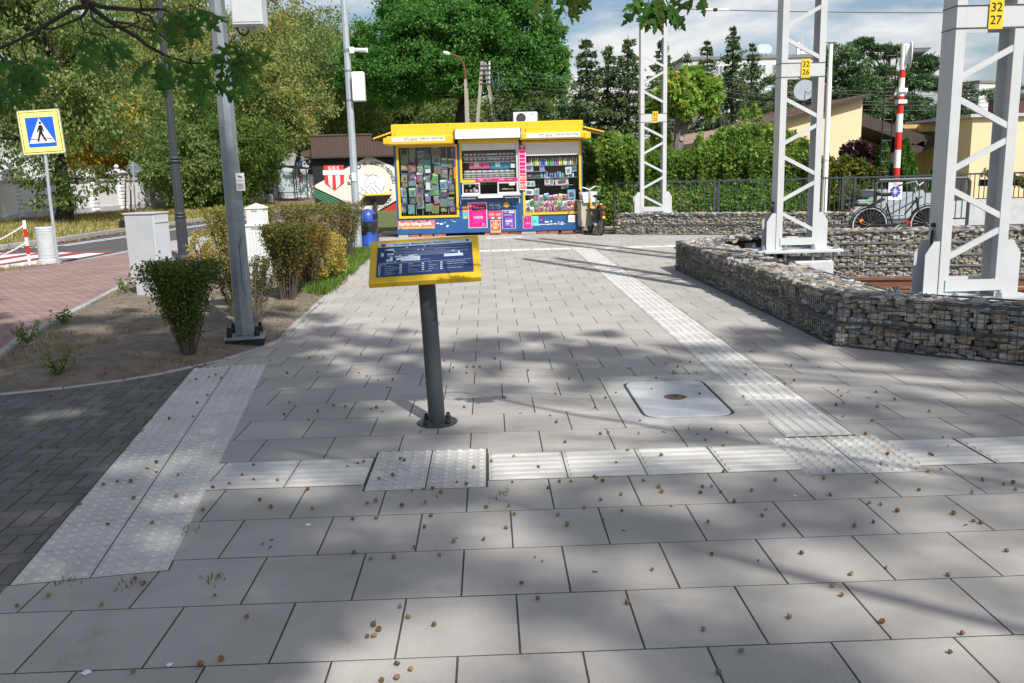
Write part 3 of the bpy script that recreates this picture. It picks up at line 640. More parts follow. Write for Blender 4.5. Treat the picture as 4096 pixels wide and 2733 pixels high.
# ================================================================== lattice masts
M_mast = mat('mast_grey_paint', (.53, .545, .55), .5, .05, 3, spec=.4, bump=.03)
M_boltm = mat('galvanised_bolt', (.42, .46, .48), .4, .15, 40, metal=.7)
M_yplate = mat('yellow_plate', (.80, .52, .02), .45, .05, 10)
M_black = mat('black_paint', (.012, .012, .013), .5, .1, 20)
M_cable = mat('black_cable', (.015, .015, .017), .5, .1, 20)
def mast(label, c, zp, zb, num, zA, H=8.5, W=.61, D=.245, lw=.088, rot=0, block=True, cable=True):
    t = thing('lattice_mast', label, 'mast', (c[0], c[1], zp), rot, 'lattice masts by the tracks')
    lx = W/2-lw/2
    for s_ in (-1, 1):
        mb = MB(); x = s_*lx; w2 = lw/2                       # channel section leg: web outside, two flanges
        sec = [(-w2, -D/2), (w2, -D/2), (w2, -D/2+.012), (-w2+.012, -D/2+.012), (-w2+.012, D/2-.012), (w2, D/2-.012), (w2, D/2), (-w2, D/2)]
        mb.extr([(x+(p if s_ < 0 else -p), q, .0) for p, q in sec], (0, 0, H)); mb.build('leg', M_mast, t, world=False)
    ii = W/2-lw*.75; zA = zA-zp; k = -6
    while zA+.79*k < H:
        for (za, zb_, s_) in ((zA+.79*k, zA+.79*k-.25, 1), (zA+.79*k-.36, zA+.79*k-.61, -1)):
            if min(za, zb_) < .12 or (zb-zp-.14 < (za+zb_)/2 < zb-zp+.14): continue
            MB().bar((-s_*ii, -D/2+.02, za), (s_*ii, -D/2+.02, zb_), .03, .05, (0, 0, 1)).build('brace', M_mast, t, world=False)
        k += 1
    for y in (-1, 1):
        MB().box((0, y*(D/2-.004), zb-zp), (W-2*lw+.006, .01, .2)).build('number_band', M_mast, t, world=False)
        MB().box((0, y*(D/2+.006), .115), (W-.11, .012, .105)).build('foot_bar', M_mast, t, world=False)
    for s_ in (-1, 1):
        for y in (-1, 1):
            o_ = [(s_*(W/2+.001), 0), (s_*(W/2+.135), 0), (s_*(W/2+.135), .40), (s_*(W/2+.06), .52), (s_*(W/2+.001), .52)]
            MB().extr([(p, y*(D/2-.012), q) for p, q in o_], (0, -y*.012, 0)).build('foot_gusset', M_mast, t, world=False)
    fp = MB().bevbox((0, 0, -.021), (1.22, .62, .04), .006).build('base_plate', M_mast, t, world=False)
    for x in (-.52, -.2, .2, .52):
        for y in (-.22, .22):
            MB().cyl((x, y, -.001), (x, y, .012), .038, None, 12).cyl((x, y, .012), (x, y, .05), .029, None, 6).cyl((x, y, .05), (x, y, .078), .017, None, 10).build('anchor_bolt', M_boltm, t, world=False)
            MB().cyl((x, y, -.16), (x, y, -.042), .02, None, 8).cyl((x, y, -.085), (x, y, -.045), .03, None, 6).build('anchor_stud', M_boltm, t, world=False)
    y = -D/2-.001; zc = zb-zp
    pl = MB().box((.03, y-.012, zc+.02), (.125, .006, .25)).build('number_plate', M_yplate, t, world=False)
    text('32', 'lettering', M_black, pl, (.03, y-.0165, zc+.075), (1, 0, 0), (0, 0, 1), height=.075, world=False, bold=.012)
    text(str(num), 'lettering', M_black, pl, (.03, y-.0165, zc-.03), (1, 0, 0), (0, 0, 1), height=.075, world=False, bold=.012)
    for dz in (-.09, .095):
        mb = MB(); a = W/2+.004; b = D/2+.006
        mb.tube([(-a, -b, zc+dz), (a, -b, zc+dz), (a, b, zc+dz), (-a, b, zc+dz), (-a, -b, zc+dz)], .0035, 4); mb.build('strap', M_cable, t, world=False)
    if cable:
        x = -W/2-.012; mb = MB(); mb.tube([(x, .02, .62), (x-.02, .0, .56), (x-.03, -.03, .42), (x-.035, -.05, .25), (x-.06, -.06, .12), (x-.12, -.1, .03), (x-.25, -.16, .0)], .013, 7).build('earthing_cable', M_cable, t, world=False)
        MB().box((x, .02, .60), (.02, .03, .13)).build('cable_clamp', M_boltm, t, world=False)
        MB().cyl((x-.015, .02, .66), (x+.02, .02, .66), .022, None, 6).build('clamp_bolt', M_black, t, world=False)
    return t
def foundation(label, c, zt, d):
    o = MB().bevbox((c[0]+d[0], c[1]+d[1], (zt-.4)/2), (d[2], .55, zt+.4), .02).build('mast_foundation', M_concw); tag(o, label, 'foundation', 'mast foundations'); return o
mast('largest lattice mast at right, yellow plate 32 27', (4.40, 7.92), .27, 2.72, 27, 1.25)
mast('middle lattice mast on a bolted plate, yellow plate 32 26', (4.42, 12.55), .31, 2.79, 26, 1.62)
mast('farthest white lattice mast behind the back gabion, yellow plate 32 25', (3.89, 20.75), .44, 2.645, 25, 2.45)
foundation('pale concrete foundation under the largest lattice mast', (4.40, 7.92), .12, (0, 0, .9))
foundation('pale concrete foundation block under the middle lattice mast', (4.42, 12.55), .15, (.18, .0, .62))
foundation('concrete foundation under the farthest lattice mast', (3.89, 20.75), .28, (0, .0, .9))
# ================================================================== vegetation
G = np.random.default_rng(3)
def unit(n):
    v = G.normal(size=(n, 3)); return v/np.linalg.norm(v, axis=1, keepdims=True)
def leaf_mesh(name, P, size, mt, out=None, aspect=.55, droop=.0, jit=.35, bias=.5, fold=.18):
    """One small folded leaf face per point of P."""
    n = len(P); a = unit(n)
    if out is not None: a = a*(1-bias)+out*bias
    a[:, 2] -= droop; a /= np.linalg.norm(a, axis=1, keepdims=True)
    r = unit(n); b = np.cross(a, r); b /= np.linalg.norm(b, axis=1, keepdims=True)+1e-9; c = np.cross(a, b)
    s = size*(1+jit*G.uniform(-1, 1, (n, 1)))
    V = np.empty((n, 4, 3)); V[:, 0] = P-a*s*.5; V[:, 1] = P+b*s*aspect*.5+c*s*fold*.5+a*s*.05; V[:, 2] = P+a*s*.5; V[:, 3] = P-b*s*aspect*.5+c*s*fold*.5+a*s*.05
    return np_mesh(name, V.reshape(-1, 3), np.arange(n*4).reshape(n, 4), mt)
def leaf_obj(name, P, size, mt, parent, **k):
    P = np.asarray(P)-np.array(OFF.get(parent.name, Vector())) if parent is not None else np.asarray(P)
    o = bpy.data.objects.new(name, leaf_mesh(name, P, size, mt, **k)); return reg(o, parent, True)
def blob_pts(c, r, n, tufts=40, sig=.13, inner=.55):
    c, r = np.array(c), np.array(r); d = unit(tufts); T = d*(G.uniform(inner, 1., (tufts, 1))**.6)
    i = G.integers(0, tufts, n); p = T[i]+G.normal(size=(n, 3))*sig
    return c+p*r, p/(np.linalg.norm(p, axis=1, keepdims=True)+1e-6)
M_bark = mat('grey_bark', (.095, .08, .065), .95, .3, 14, bump=.9, bscale=25, stretch=(1, 1, .25))
M_bark2 = mat('dark_bark', (.045, .038, .032), .95, .3, 14, bump=.9, bscale=25, stretch=(1, 1, .25))
M_twig = mat('twig_bark', (.085, .07, .055), .9, .3, 40)
L_linden = leafmat('linden_leaf', [(0, (.075, .115, .025)), (.35, (.145, .19, .05)), (.65, (.225, .265, .09)), (.87, (.32, .33, .13)), (.97, (.38, .32, .11)), (1, (.40, .27, .07))], .5)
L_lindeng = leafmat('green_linden_leaf', [(0, (.05, .095, .022)), (.4, (.10, .165, .042)), (.75, (.18, .235, .075)), (1, (.29, .31, .12))], .5)
L_yellow = leafmat('yellowing_leaf', [(0, (0.140, 0.154, 0.028)), (.4, (0.336, 0.266, 0.042)), (.7, (0.504, 0.336, 0.042)), (1, (0.588, 0.294, 0.028))], .4)
L_oak = leafmat('oak_leaf', [(0, (0.038, 0.123, 0.025)), (.5, (0.070, 0.193, 0.038)), (.85, (0.114, 0.254, 0.052)), (1, (0.175, 0.298, 0.079))], .5)
L_dark = leafmat('dark_tree_leaf', [(0, (0.038, 0.085, 0.019)), (.5, (0.076, 0.142, 0.028)), (1, (0.171, 0.209, 0.048))], .5)
L_spruce = leafmat('spruce_needles', [(0, (.030, .062, .026)), (.5, (.060, .105, .040)), (.85, (.11, .15, .055)), (1, (.15, .13, .06))], .15)
L_pine = leafmat('pine_needles', [(0, (0.035, 0.072, 0.032)), (.5, (0.064, 0.128, 0.054)), (1, (0.120, 0.184, 0.080))], .15)
L_hedge = leafmat('hedge_leaf', [(0, (.07, .14, .022)), (.45, (.13, .23, .04)), (.8, (.21, .31, .065)), (1, (.34, .36, .10))], .5)
L_apple = leafmat('apple_leaf', [(0, (.10, .20, .025)), (.5, (.20, .33, .05)), (.85, (.32, .40, .09)), (1, (.45, .33, .09))], .45)
L_thuja = leafmat('thuja_leaf', [(0, (0.041, 0.101, 0.020)), (.5, (0.081, 0.176, 0.027)), (1, (0.135, 0.230, 0.041))], .25)
L_purple = leafmat('purple_leaf', [(0, (0.029, 0.016, 0.018)), (.5, (0.058, 0.026, 0.031)), (1, (0.104, 0.046, 0.046))], .25)
L_berb = leafmat('berberis_leaf', [(0, (0.044, 0.069, 0.013)), (.4, (0.094, 0.119, 0.022)), (.7, (0.188, 0.163, 0.031)), (.9, (0.300, 0.150, 0.037)), (1, (0.350, 0.100, 0.037))], .3)
L_shrub = leafmat('green_shrub_leaf', [(0, (0.033, 0.078, 0.010)), (.5, (0.065, 0.130, 0.019)), (.85, (0.124, 0.189, 0.033)), (1, (0.260, 0.208, 0.039))], .3)
L_gold = leafmat('golden_leaf', [(0, (0.200, 0.179, 0.026)), (.5, (0.357, 0.284, 0.053)), (1, (0.504, 0.410, 0.116))], .35)
def limb(mb, a, b, r0, r1, bend=.12, n=5, k=5):
    a, b = Vector(a), Vector(b); L = (b-a).length; off = Vector(G.normal(size=3))*L*bend; pts = [a.lerp(b, i/n)+off*math.sin(math.pi*i/n)*.5 for i in range(n+1)]
    mb.tube(pts, [r0+(r1-r0)*i/n for i in range(n+1)], k)
def tree(name, label, base, trunk_h, tr, crown_c, crown_r, nb, br, nl, ls, lm, bark=None, droop=.3, group=None, extra=None, lowz=None, bias=.45, tufts=34):
    nl = int(nl*1.9); ls = ls*.58; tufts = int(tufts*1.6); bark = bark or M_bark; t = thing(name, label, 'tree', base, 0, group); base = Vector(base); cc = Vector(crown_c); mb = MB()
    top = Vector((base.x+(cc.x-base.x)*.5, base.y+(cc.y-base.y)*.5, base.z+trunk_h)); lean = (top-base)
    mb.tube([base-Vector((0, 0, .2)), base+Vector((0, 0, .25)), base+lean*.35+Vector((tr*.3, 0, 0)), base+lean*.7, top], [tr*1.6, tr*1.15, tr, tr*.85, tr*.7], 10)
    up = Vector((cc.x, cc.y, cc.z+crown_r[2]*.6)); mb.tube([top-Vector((0, 0, tr)), top.lerp(up, .5)+Vector((tr, 0, 0)), up], [tr*.7, tr*.4, tr*.1], 8)
    P = []; O = []; k = 0; tot = 0
    specs = []
    for i in range(nb):
        d = unit(1)[0]; q = G.uniform(.35, .86); c = np.array(cc)+d*np.array(crown_r)*q; r = br*G.uniform(.7, 1.25)
        if lowz and c[2] < lowz: c[2] = lowz+G.uniform(0, 1)
        specs.append((c, (r*1.1, r*1.1, r*.85)))
    for e in (extra or []): specs.append(e)
    W_ = np.array([s[1][0]**2 for s in specs]); W_ = W_/W_.sum()
    for (c, r), w_ in zip(specs, W_):
        n = int(nl*w_); p, o_ = blob_pts(c, r, n, tufts); P.append(p); O.append(o_)
        h = G.uniform(.45, 1.0); s_ = top.lerp(up, max(0, min(.8, (c[2]-top.z)/(up.z-top.z+.01)*.7))) if c[2] > top.z else base+lean*G.uniform(.6, 1.)
        limb(mb, s_, Vector(c), tr*.32*G.uniform(.6, 1.1), tr*.06, .1)
    mb.build('trunk', bark, t)
    leaf_obj('crown', np.concatenate(P), ls, lm, t, out=np.concatenate(O), droop=droop, bias=bias)['kind'] = 'stuff'
    return t
# --- street trees across the road (lindens turning yellow), wall behind them
def at(x, Y, z=0.): p = dp(x, 800, Y); return (p.x, Y, z)
def px(x, y, Y): p = dp(x, y, Y); return (p.x, p.y, p.z)
rr = lambda npx, Y: npx/F*Y
lind = 'linden trees beyond the road'
tree('linden_tree', 'tall linden at far left, its lowest boughs hanging over the crossing sign', (-16.6, 34.9, 0), 2.4, .30, px(200, 200, 35), (6.2, 4.5, 6.5), 30, 1.75, 30000, .26, L_lindeng, M_bark2, .55, lind, lowz=3.7,
     extra=[(np.array(px(150, 690, 34)), (1.2, 1.1, .6)), (np.array(px(340, 720, 34.5)), (1.2, 1.0, .6)), (np.array(px(230, 810, 34)), (1.1, .9, .4)), (np.array(px(60, 520, 34)), (1.8, 1.4, 1.5))])
tree('linden_tree', 'yellow-tinged linden behind the leftmost trees, above the white wall', at(500, 60), 3., .3, px(450, 400, 60), (5.6, 5, 6.6), 26, 2.2, 28000, .38, L_linden, M_bark2, .6, lind, lowz=3.9, extra=[(np.array(px(560, 600, 59)), (2.4, 2.2, 1.8)), (np.array(px(430, 560, 59)), (2.2, 2., 2.))])
tree('linden_tree', 'small golden-leaved linden between the crossing sign and the dark lamp post', at(420, 56), 2.4, .2, px(440, 520, 56), (2.4, 2.1, 3.6), 14, 1.35, 13000, .34, L_yellow, M_bark2, .6, lind, lowz=2.8)
tree('linden_tree', 'linden with pale light foliage rising left of the galvanised lamp post', at(690, 68), 3., .3, px(660, 330, 68), (5.6, 5., 7.), 30, 2.2, 32000, .42, L_linden, M_bark2, .5, lind, lowz=4.)
tree('linden_tree', 'dark bushy linden reaching down to the grass behind the lamp posts', at(850, 50), 1.8, .22, px(850, 600, 50), (3.9, 3.4, 3.8), 24, 1.4, 26000, .30, L_dark, M_bark2, .4, lind, extra=[(np.array(px(800, 760, 49)), (2.0, 1.6, 1.0)), (np.array(px(880, 790, 49)), (1.7, 1.4, .9))])
tree('linden_tree', 'linden leaning over the grass between the dark lamp post and the wall', at(680, 46), 1.8, .16, px(740, 640, 46), (1.7, 1.6, 2.0), 10, 1.0, 10000, .28, L_lindeng, M_bark2, .5, lind)
tree('linden_tree', 'linden with a bare straight trunk left of the bus shelter', at(1010, 56.8), 2.6, .30, px(1000, 420, 56), (3.8, 4., 5.6), 30, 1.9, 30000, .34, L_linden, M_bark, .5, lind, lowz=4.)
tree('linden_tree', 'tallest yellow-green linden, right of the galvanised lamp post', at(1180, 80), 3., .34, px(1190, 300, 80), (5.3, 5., 7.5), 30, 2.3, 32000, .43, L_linden, M_bark, .5, lind, lowz=4.6)
tree('linden_tree', 'green linden with a pale trunk right of the bus shelter, beside the mural hut', at(1222, 67.5), 3., .34, px(1300, 430, 67), (6., 5., 6.), 30, 2.2, 30000, .36, L_lindeng, M_bark, .5, lind, lowz=4.6)
tree('shade_tree', 'dark leafy tree behind the roof of the mural hut', at(1480, 78), 3., .3, px(1500, 470, 78), (9., 5, 5.5), 30, 2.5, 28000, .42, L_dark, M_bark, .4, 'trees far behind the kiosk')
tree('shade_tree', 'pale green tree behind the kiosk roof, left of the big oak trunk', at(1640, 74), 3., .3, px(1650, 460, 74), (6., 5, 3.8), 24, 2.0, 22000, .40, L_lindeng, M_bark, .4, 'trees far behind the kiosk')
tree('shade_tree', 'dark tree low behind the kiosk air conditioner, right of the big oak trunk', at(2060, 80), 3., .3, px(2080, 460, 80), (5.5, 4, 3.2), 20, 2.0, 11000, .42, L_dark, M_bark, .4, 'trees far behind the kiosk')
# --- the big oak behind the kiosk
oakx = [(np.array(px(x, y, Y)), (rr(s_, Y)*1.1, rr(s_, Y), rr(s_, Y)*.8)) for x, y, s_, Y in
        [(1650, 20, 110, 60), (1800, -40, 150, 60), (1980, 0, 150, 60), (2090, 90, 120, 59), (1560, 120, 110, 60), (1700, 150, 130, 58), (1880, 130, 140, 58), (2060, 210, 130, 59), (2170, 200, 90, 60), (2190, 320, 80, 60),
         (1480, 230, 100, 60), (1600, 260, 110, 58), (1440, 330, 90, 60), (1560, 360, 90, 59), (1760, 260, 110, 57), (1700, 340, 80, 58), (1990, 300, 100, 58), (2120, 290, 80, 59), (1900, 240, 110, 59), (2210, 250, 60, 60), (1450, 200, 70, 61), (1660, 100, 100, 60), (2200, 130, 60, 60), (1850, 330, 70, 57), (2080, 370, 60, 59)]]
tree('oak_tree', 'broad green oak towering behind the kiosk', at(1840, 60), 5.5, .52, px(1850, 120, 60), (4, 4, 4.5), 8, 1.8, 80000, .38, L_oak, M_bark2, .15, extra=oakx, bias=.5)
# --- spruces
def spruce(label, x, ytop, Y, rpx, n=12000, droop=.35, lean=0, top_gap=.0, lm=None, zlow=.6):
    tp = dp(x, ytop, Y); base = (tp.x, Y, 0); h = tp.z; R0 = rr(rpx, Y)*1.55; t = thing('spruce_tree', label, 'spruce', base, 0, 'spruces behind the hedge')
    mb = MB(); mb.tube([(tp.x, Y, -.2), (tp.x, Y, h*.5), (tp.x+lean, Y, h)], [.16, .1, .012], 7); P = []; O = []
    lv = int(h/.20)
    for i in range(lv):
        z = zlow+(h-zlow)*min(.995, i/lv+G.uniform(-.012, .012)); f = max(.0, 1-z/h); r = R0*(f**.75)+.05; nb_ = 4 if f > .12 else 3; a0 = G.uniform(0, 6.28)
        for j in range(nb_):
            a = a0+6.283*j/nb_+G.uniform(-.6, .6); rj = r*G.uniform(.45, 1.2); k = max(5, int(n/(lv*nb_)*(.3+1.4*f))); s_ = G.uniform(0, 1, k)**.6
            d = np.array([math.cos(a), math.sin(a), 0]); up_ = G.uniform(-.42, -.05); p = np.array([tp.x+lean*(z/h), Y, z])+d*(rj*s_)[:, None]
            p[:, 2] += up_*rj*s_+.30*rj*s_**2.2+G.normal(0, .03, k)-np.abs(G.normal(0, .15, k))*s_*min(1, rj)**.5; sd_ = np.array([-d[1], d[0]]); p[:, :2] += np.outer(G.normal(0, .20, k)*(1-s_*.6)*rj*.8, sd_)+G.normal(0, .04, (k, 2))
            P.append(p); O.append(np.repeat([d*.8+np.array([0, 0, -.35])], k, 0)); mb.tube([(tp.x+lean*(z/h), Y, z), (tp.x+d[0]*rj*.9, Y+d[1]*rj*.9, z+(up_+.25)*rj*.9)], [.02, .005], 3)
    mb.build('trunk', M_bark, t); leaf_obj('crown', np.concatenate(P), .15, lm or L_spruce, t, out=np.concatenate(O), aspect=.42, bias=.55)['kind'] = 'stuff'
spruce('thin-topped spruce just right of the kiosk', 2345, 150, 36, 120, 15000)
spruce('spruce with a double top between kiosk and farthest mast', 2425, 175, 37, 100, 12000, lean=.1)
spruce('tall dense spruce left of the farthest mast', 2512, 140, 36, 130, 18000)
spruce('spruce seen through the bars of the farthest mast', 2650, 150, 40, 120, 13000)
spruce('slender spruce right of the farthest mast in front of the apartment block', 2830, 155, 44, 95, 11000)
spruce('tallest spruce in front of the apartment block', 2935, 100, 44, 110, 16000)
spruce('spruce left of the middle mast below the satellite dishes', 3010, 170, 45, 95, 12000)
spruce('small spruce tip at the left end of the apartment block', 2750, 200, 46, 60, 6000)
spruce('low bluish spruce right behind the kiosk roof', 2255, 380, 40, 110, 9000, lm=L_pine)
spruce('brownish spruce behind the utility poles', 2010, 330, 44, 120, 12000)
spruce('brownish spruce between the utility poles and the kiosk air conditioner', 2150, 360, 43, 110, 10000)
spruce('spruce seen through the largest mast', 3870, 320, 46, 150, 10000)
spruce('spruce in the gap left of the signal pole', 3130, 290, 48, 150, 9000)
# --- pines at the right
def pine(label, x, Y, blobs, n, tr=.18):
    b = at(x, Y); t = thing('pine_tree', label, 'pine', b, 0, 'pines behind the yellow house'); mb = MB(); P = []; O = []
    tops = [np.array(px(a, c, Y+e)) for a, c, s_, e in blobs]; zt = max(q[2] for q in tops); mb.tube([(b[0], Y, -.2), (b[0]+.2, Y, zt*.45), (b[0]-.1, Y, zt*.75), (b[0], Y, zt)], [tr*1.2, tr, tr*.7, tr*.15], 8)
    W_ = sum(s_[2]**2 for s_ in blobs)
    for (a, c, s_, e), q in zip(blobs, tops):
        r = rr(s_, Y); p, o_ = blob_pts(q, (r*1.2, r, r*.55), int(n*s_**2/W_), 22, .16); P.append(p); O.append(o_); limb(mb, (b[0], Y, max(1, q[2]*.8-.4)), q, .06, .02, .12)
    mb.build('trunk', mat('pine_bark', (.20, .095, .05), .95, .3, 14, bump=.8), t); leaf_obj('crown', np.concatenate(P), .20, L_pine, t, out=np.concatenate(O), aspect=.3, bias=.6)['kind'] = 'stuff'
pine('dense dark pine right of the white lamp pole', 3370, 42, [(3340, 220, 60, 0), (3400, 260, 70, 0), (3330, 320, 80, 0), (3420, 350, 80, 0), (3360, 420, 80, 0), (3300, 400, 60, 1), (3450, 440, 70, 0), (3380, 520, 70, 0), (3280, 300, 50, 1)], 22000)
pine('spreading pine behind the signal pole with high bare boughs', 3530, 44, [(3450, 185, 45, 0), (3520, 210, 45, 0), (3600, 215, 50, 0), (3660, 250, 50, 0), (3500, 290, 55, 0), (3570, 320, 60, 0), (3650, 330, 60, 0), (3700, 250, 45, 0), (3480, 380, 60, 0), (3620, 420, 70, 0), (3540, 460, 70, 0), (3680, 480, 60, 0), (3455, 170, 30, 0)], 24000)
pine('pine half hidden behind the largest mast', 3760, 46, [(3700, 270, 45, 0), (3740, 340, 55, 0), (3690, 420, 60, 0), (3760, 460, 70, 0), (3720, 520, 70, 0), (3820, 470, 60, 0), (3800, 560, 60, 0)], 15000)
pine('dark pine behind the yellow house roof, right of the middle mast', 3200, 50, [(3120, 330, 60, 0), (3180, 380, 70, 0), (3080, 410, 70, 0), (3240, 420, 60, 0), (3130, 480, 60, 0), (3020, 440, 60, 0)], 14000)
pine('pine top at the far right edge', 4040, 60, [(3990, 380, 50, 0), (4060, 370, 50, 0), (4100, 420, 50, 0)], 6000)
# --- pollarded apple tree
ax_ = at(2690, 26.5); t = thing('apple_tree', 'pollarded tree with thick grey trunk and bright green shoots right of the farthest mast', 'tree', ax_); mb = MB()
A_ = lambda x, y, e=0: Vector(px(x, y, 26.5+e))
mb.tube([A_(2690, 930), A_(2705, 640), A_(2715, 560), A_(2722, 490), A_(2715, 440)], [.20, .17, .16, .17, .14], 10); mb.tube([A_(2720, 540), A_(2765, 490), A_(2810, 440), A_(2840, 400)], [.11, .10, .08, .05], 8); mb.tube([A_(2718, 470), A_(2735, 400), A_(2760, 330)], [.10, .06, .03], 7); mb.tube([A_(2712, 450), A_(2690, 390), A_(2680, 340)], [.09, .05, .03], 7)
MB().cyl(A_(2722, 555), A_(2722, 556)-Vector((0, .19, 0)), .07, .065, 10).build('cut_stub', mat('cut_wood', (.42, .34, .24), .9, .2, 30), t)
mb.build('trunk', mat('pale_bark', (.17, .15, .13), .95, .35, 14, bump=1., bscale=22, stretch=(1, 1, .25)), t); P = []; O = []
for x, y, s_, e in [(2760, 340, 65, 0), (2820, 370, 60, 0), (2700, 350, 60, -.3), (2850, 410, 50, 0), (2680, 420, 55, .3), (2740, 410, 50, -.4), (2800, 310, 40, 0), (2750, 295, 30, 0), (2650, 390, 40, .5), (2630, 500, 35, .6), (2640, 560, 40, .5), (2600, 450, 35, 1)]:
    r = rr(s_, 26.5); p, o_ = blob_pts(px(x, y, 26.5+e), (r, r, r), int(700*(s_/50)**2), 26, .15, .3); P.append(p); O.append(o_)
leaf_obj('crown', np.concatenate(P), .17, L_apple, t, out=np.concatenate(O), droop=.25)['kind'] = 'stuff'
# --- hedges behind the railing: leafy shells over dark boxes added to block light through them
def hedge(name, label, pts, depth, n, ls, lm, z0=0., cat='hedge', bumps=.36, core=True, group=None):
    """pts: list of (x, y, ztop) along the front."""
    t = thing(name, label, cat, (pts[0][0], pts[0][1], z0), 0, group); P = []; O = []; seg = []; mbc = MB()
    for a, b in zip(pts[:-1], pts[1:]): seg.append(math.hypot(b[0]-a[0], b[1]-a[1]))
    tot = sum(seg)
    for (a, b), L in zip(zip(pts[:-1], pts[1:]), seg):
        a, b = np.array(a), np.array(b); u = (b-a)[:2]/L; nn = np.array([u[1], -u[0]]); k = int(n*L/tot); s_ = G.uniform(-.03, 1.03, k); top = a[2]+(b[2]-a[2])*s_
        ph = np.sin(s_*L*2.3+a[0])*.5+np.sin(s_*L*5.1+2*a[0])*.3+np.sin(s_*L*11)*.2
        v = G.uniform(0, 1.28, k); fr = v < 1; z = np.where(fr, z0+.05+(top-z0)*np.minimum(v, 1), top); yo = np.where(fr, 0, (v-1)/.28*depth)
        bul = bumps*(np.sin(z*3.1+s_*L*1.7)+np.sin(z*5.3-s_*L*3.1))*.5+G.normal(0, .07, k); z = z+ph*bumps*np.clip((z-z0)/(top-z0), 0, 1)**2+G.normal(0, .05, k)
        round_ = .25*np.clip((z-(top-.5))/.5, 0, 1)**2
        xy = a[:2]+np.outer(s_*L, u)+nn*(bul*.6-round_-yo)[:, None]
        P.append(np.c_[xy, z]); O.append(np.c_[np.repeat([nn], k, 0)*.7, np.where(fr, .35, .8)])
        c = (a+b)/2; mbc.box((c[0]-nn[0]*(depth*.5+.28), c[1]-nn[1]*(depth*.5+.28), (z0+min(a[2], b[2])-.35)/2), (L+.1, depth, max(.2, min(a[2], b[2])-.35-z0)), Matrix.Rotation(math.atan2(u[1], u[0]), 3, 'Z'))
    if core: mbc.build('light_block_core', mat('hedge_inner_shade', (.018, .022, .010), 1, .4, 14), t)  # added dark box, its colour stands in for the shade inside
    leaf_obj('foliage', np.concatenate(P), ls, lm, t, out=np.concatenate(O), bias=.4, droop=.15)['kind'] = 'stuff'
    return t
H_ = lambda x, y, Y: px(x, y, Y)
hp = lambda l: [(H_(x, y, Y)[0], Y, H_(x, y, Y)[2]) for x, y, Y in l]
hedge('privet_hedge', 'tall leafy green hedge behind the railing, from the kiosk to the farthest mast', hp([(2260, 560, 24.2), (2400, 555, 23.8), (2500, 560, 23.5), (2580, 570, 23.4), (2690, 590, 23.4)]), 1.2, 15000, .13, L_hedge)
hedge('privet_hedge', 'leafy green hedge with upright shoots between the farthest and the middle mast', hp([(2690, 590, 23.6), (2800, 580, 23.4), (2900, 560, 23.3), (3000, 550, 23.2), (3060, 560, 23.2)]), 1.2, 14000, .12, L_hedge)
hedge('privet_hedge', 'lower hedge seen through and beside the middle mast', hp([(3060, 560, 23.5), (3140, 600, 23.3), (3230, 570, 23.2), (3290, 640, 23.2)]), 1., 8000, .12, L_hedge)
hedge('privet_hedge', 'loose yellowish green hedge below the purple bush', hp([(3290, 650, 24.6), (3380, 645, 24.4), (3460, 640, 24.3), (3560, 660, 24.3)]), .8, 7000, .12, leafmat('mixed_hedge_leaf', [(0, (0.060, 0.085, 0.015)), (.5, (0.110, 0.140, 0.022)), (.8, (0.200, 0.180, 0.030)), (1, (0.300, 0.160, 0.030))], .36))
hedge('privet_hedge', 'shoots of shrub standing up in front of the yellow gable', hp([(2960, 520, 25.2), (3020, 470, 25.2), (3080, 530, 25.2), (3170, 540, 25.2), (3220, 560, 25.2)]), .4, 3000, .11, L_hedge, core=False, bumps=.5)
hedge('privet_hedge', 'trimmed hedge strip along the foot of the right yellow wall', hp([(3980, 700, 26.5), (4150, 695, 26.5)]), .5, 1800, .11, MATS['mixed_hedge_leaf'], z0=.9)
def bush(name, label, c, r, n, ls, lm, cat='bush', tufts=60, sig=.1, stems=8, zb=0., group=None):
    t = thing(name, label, cat, (c[0], c[1], zb), 0, group); p, o_ = blob_pts(c, r, n, tufts, sig, .5); p = p[p[:, 2] > zb+.02]; o_ = o_[:len(p)]; mb = MB()
    for i in range(stems):
        d = unit(1)[0]; limb(mb, (c[0]+d[0]*.05, c[1]+d[1]*.05, zb-.02), (c[0]+d[0]*r[0]*.6, c[1]+d[1]*r[1]*.6, c[2]+abs(d[2])*r[2]*.6), .02, .006, .1, 4, 4)
    mb.build('stems', M_twig, t); leaf_obj('foliage', p, ls, lm, t, out=o_, bias=.4)['kind'] = 'stuff'; return t
c = px(3430, 620, 25.5); bush('purple_bush', 'dark purple-leaved bush in front of the yellow house', (c[0], c[1], c[2]-.1), (rr(75, 25.5), .5, rr(60, 25.5)), 5000, .12, L_purple, zb=.2)
for lab, x, yt, wp, Y in (('tall conical thuja right of the signal pole', 3628, 555, 42, 24.6), ('smaller conical thuja left of the signal pole', 3538, 565, 36, 25.0), ('thuja half hidden behind the largest mast', 3760, 640, 40, 25.2)):
    tp = dp(x, yt, Y); t = thing('thuja', lab, 'thuja', (tp.x, Y, 0), 0, 'conical thujas'); k = 6000; z = G.uniform(.02, 1, k); a = G.uniform(0, 6.283, k); R0 = rr(wp, Y); r = R0*np.minimum(1, (1-z)*2.3)**.6*(.86+.2*np.sin(a*5+z*9))*G.uniform(.8, 1.08, k)
    P = np.c_[tp.x+r*np.cos(a), Y+r*np.sin(a), z*tp.z]; leaf_obj('foliage', P, .10, L_thuja, t, out=np.c_[np.cos(a)*.5, np.sin(a)*.5, np.full(k, .9)], bias=.65, aspect=.5)['kind'] = 'stuff'
    MB().tube([(tp.x, Y, -.1), (tp.x, Y, tp.z*.9)], [.05, .01], 6).build('trunk', M_twig, t)
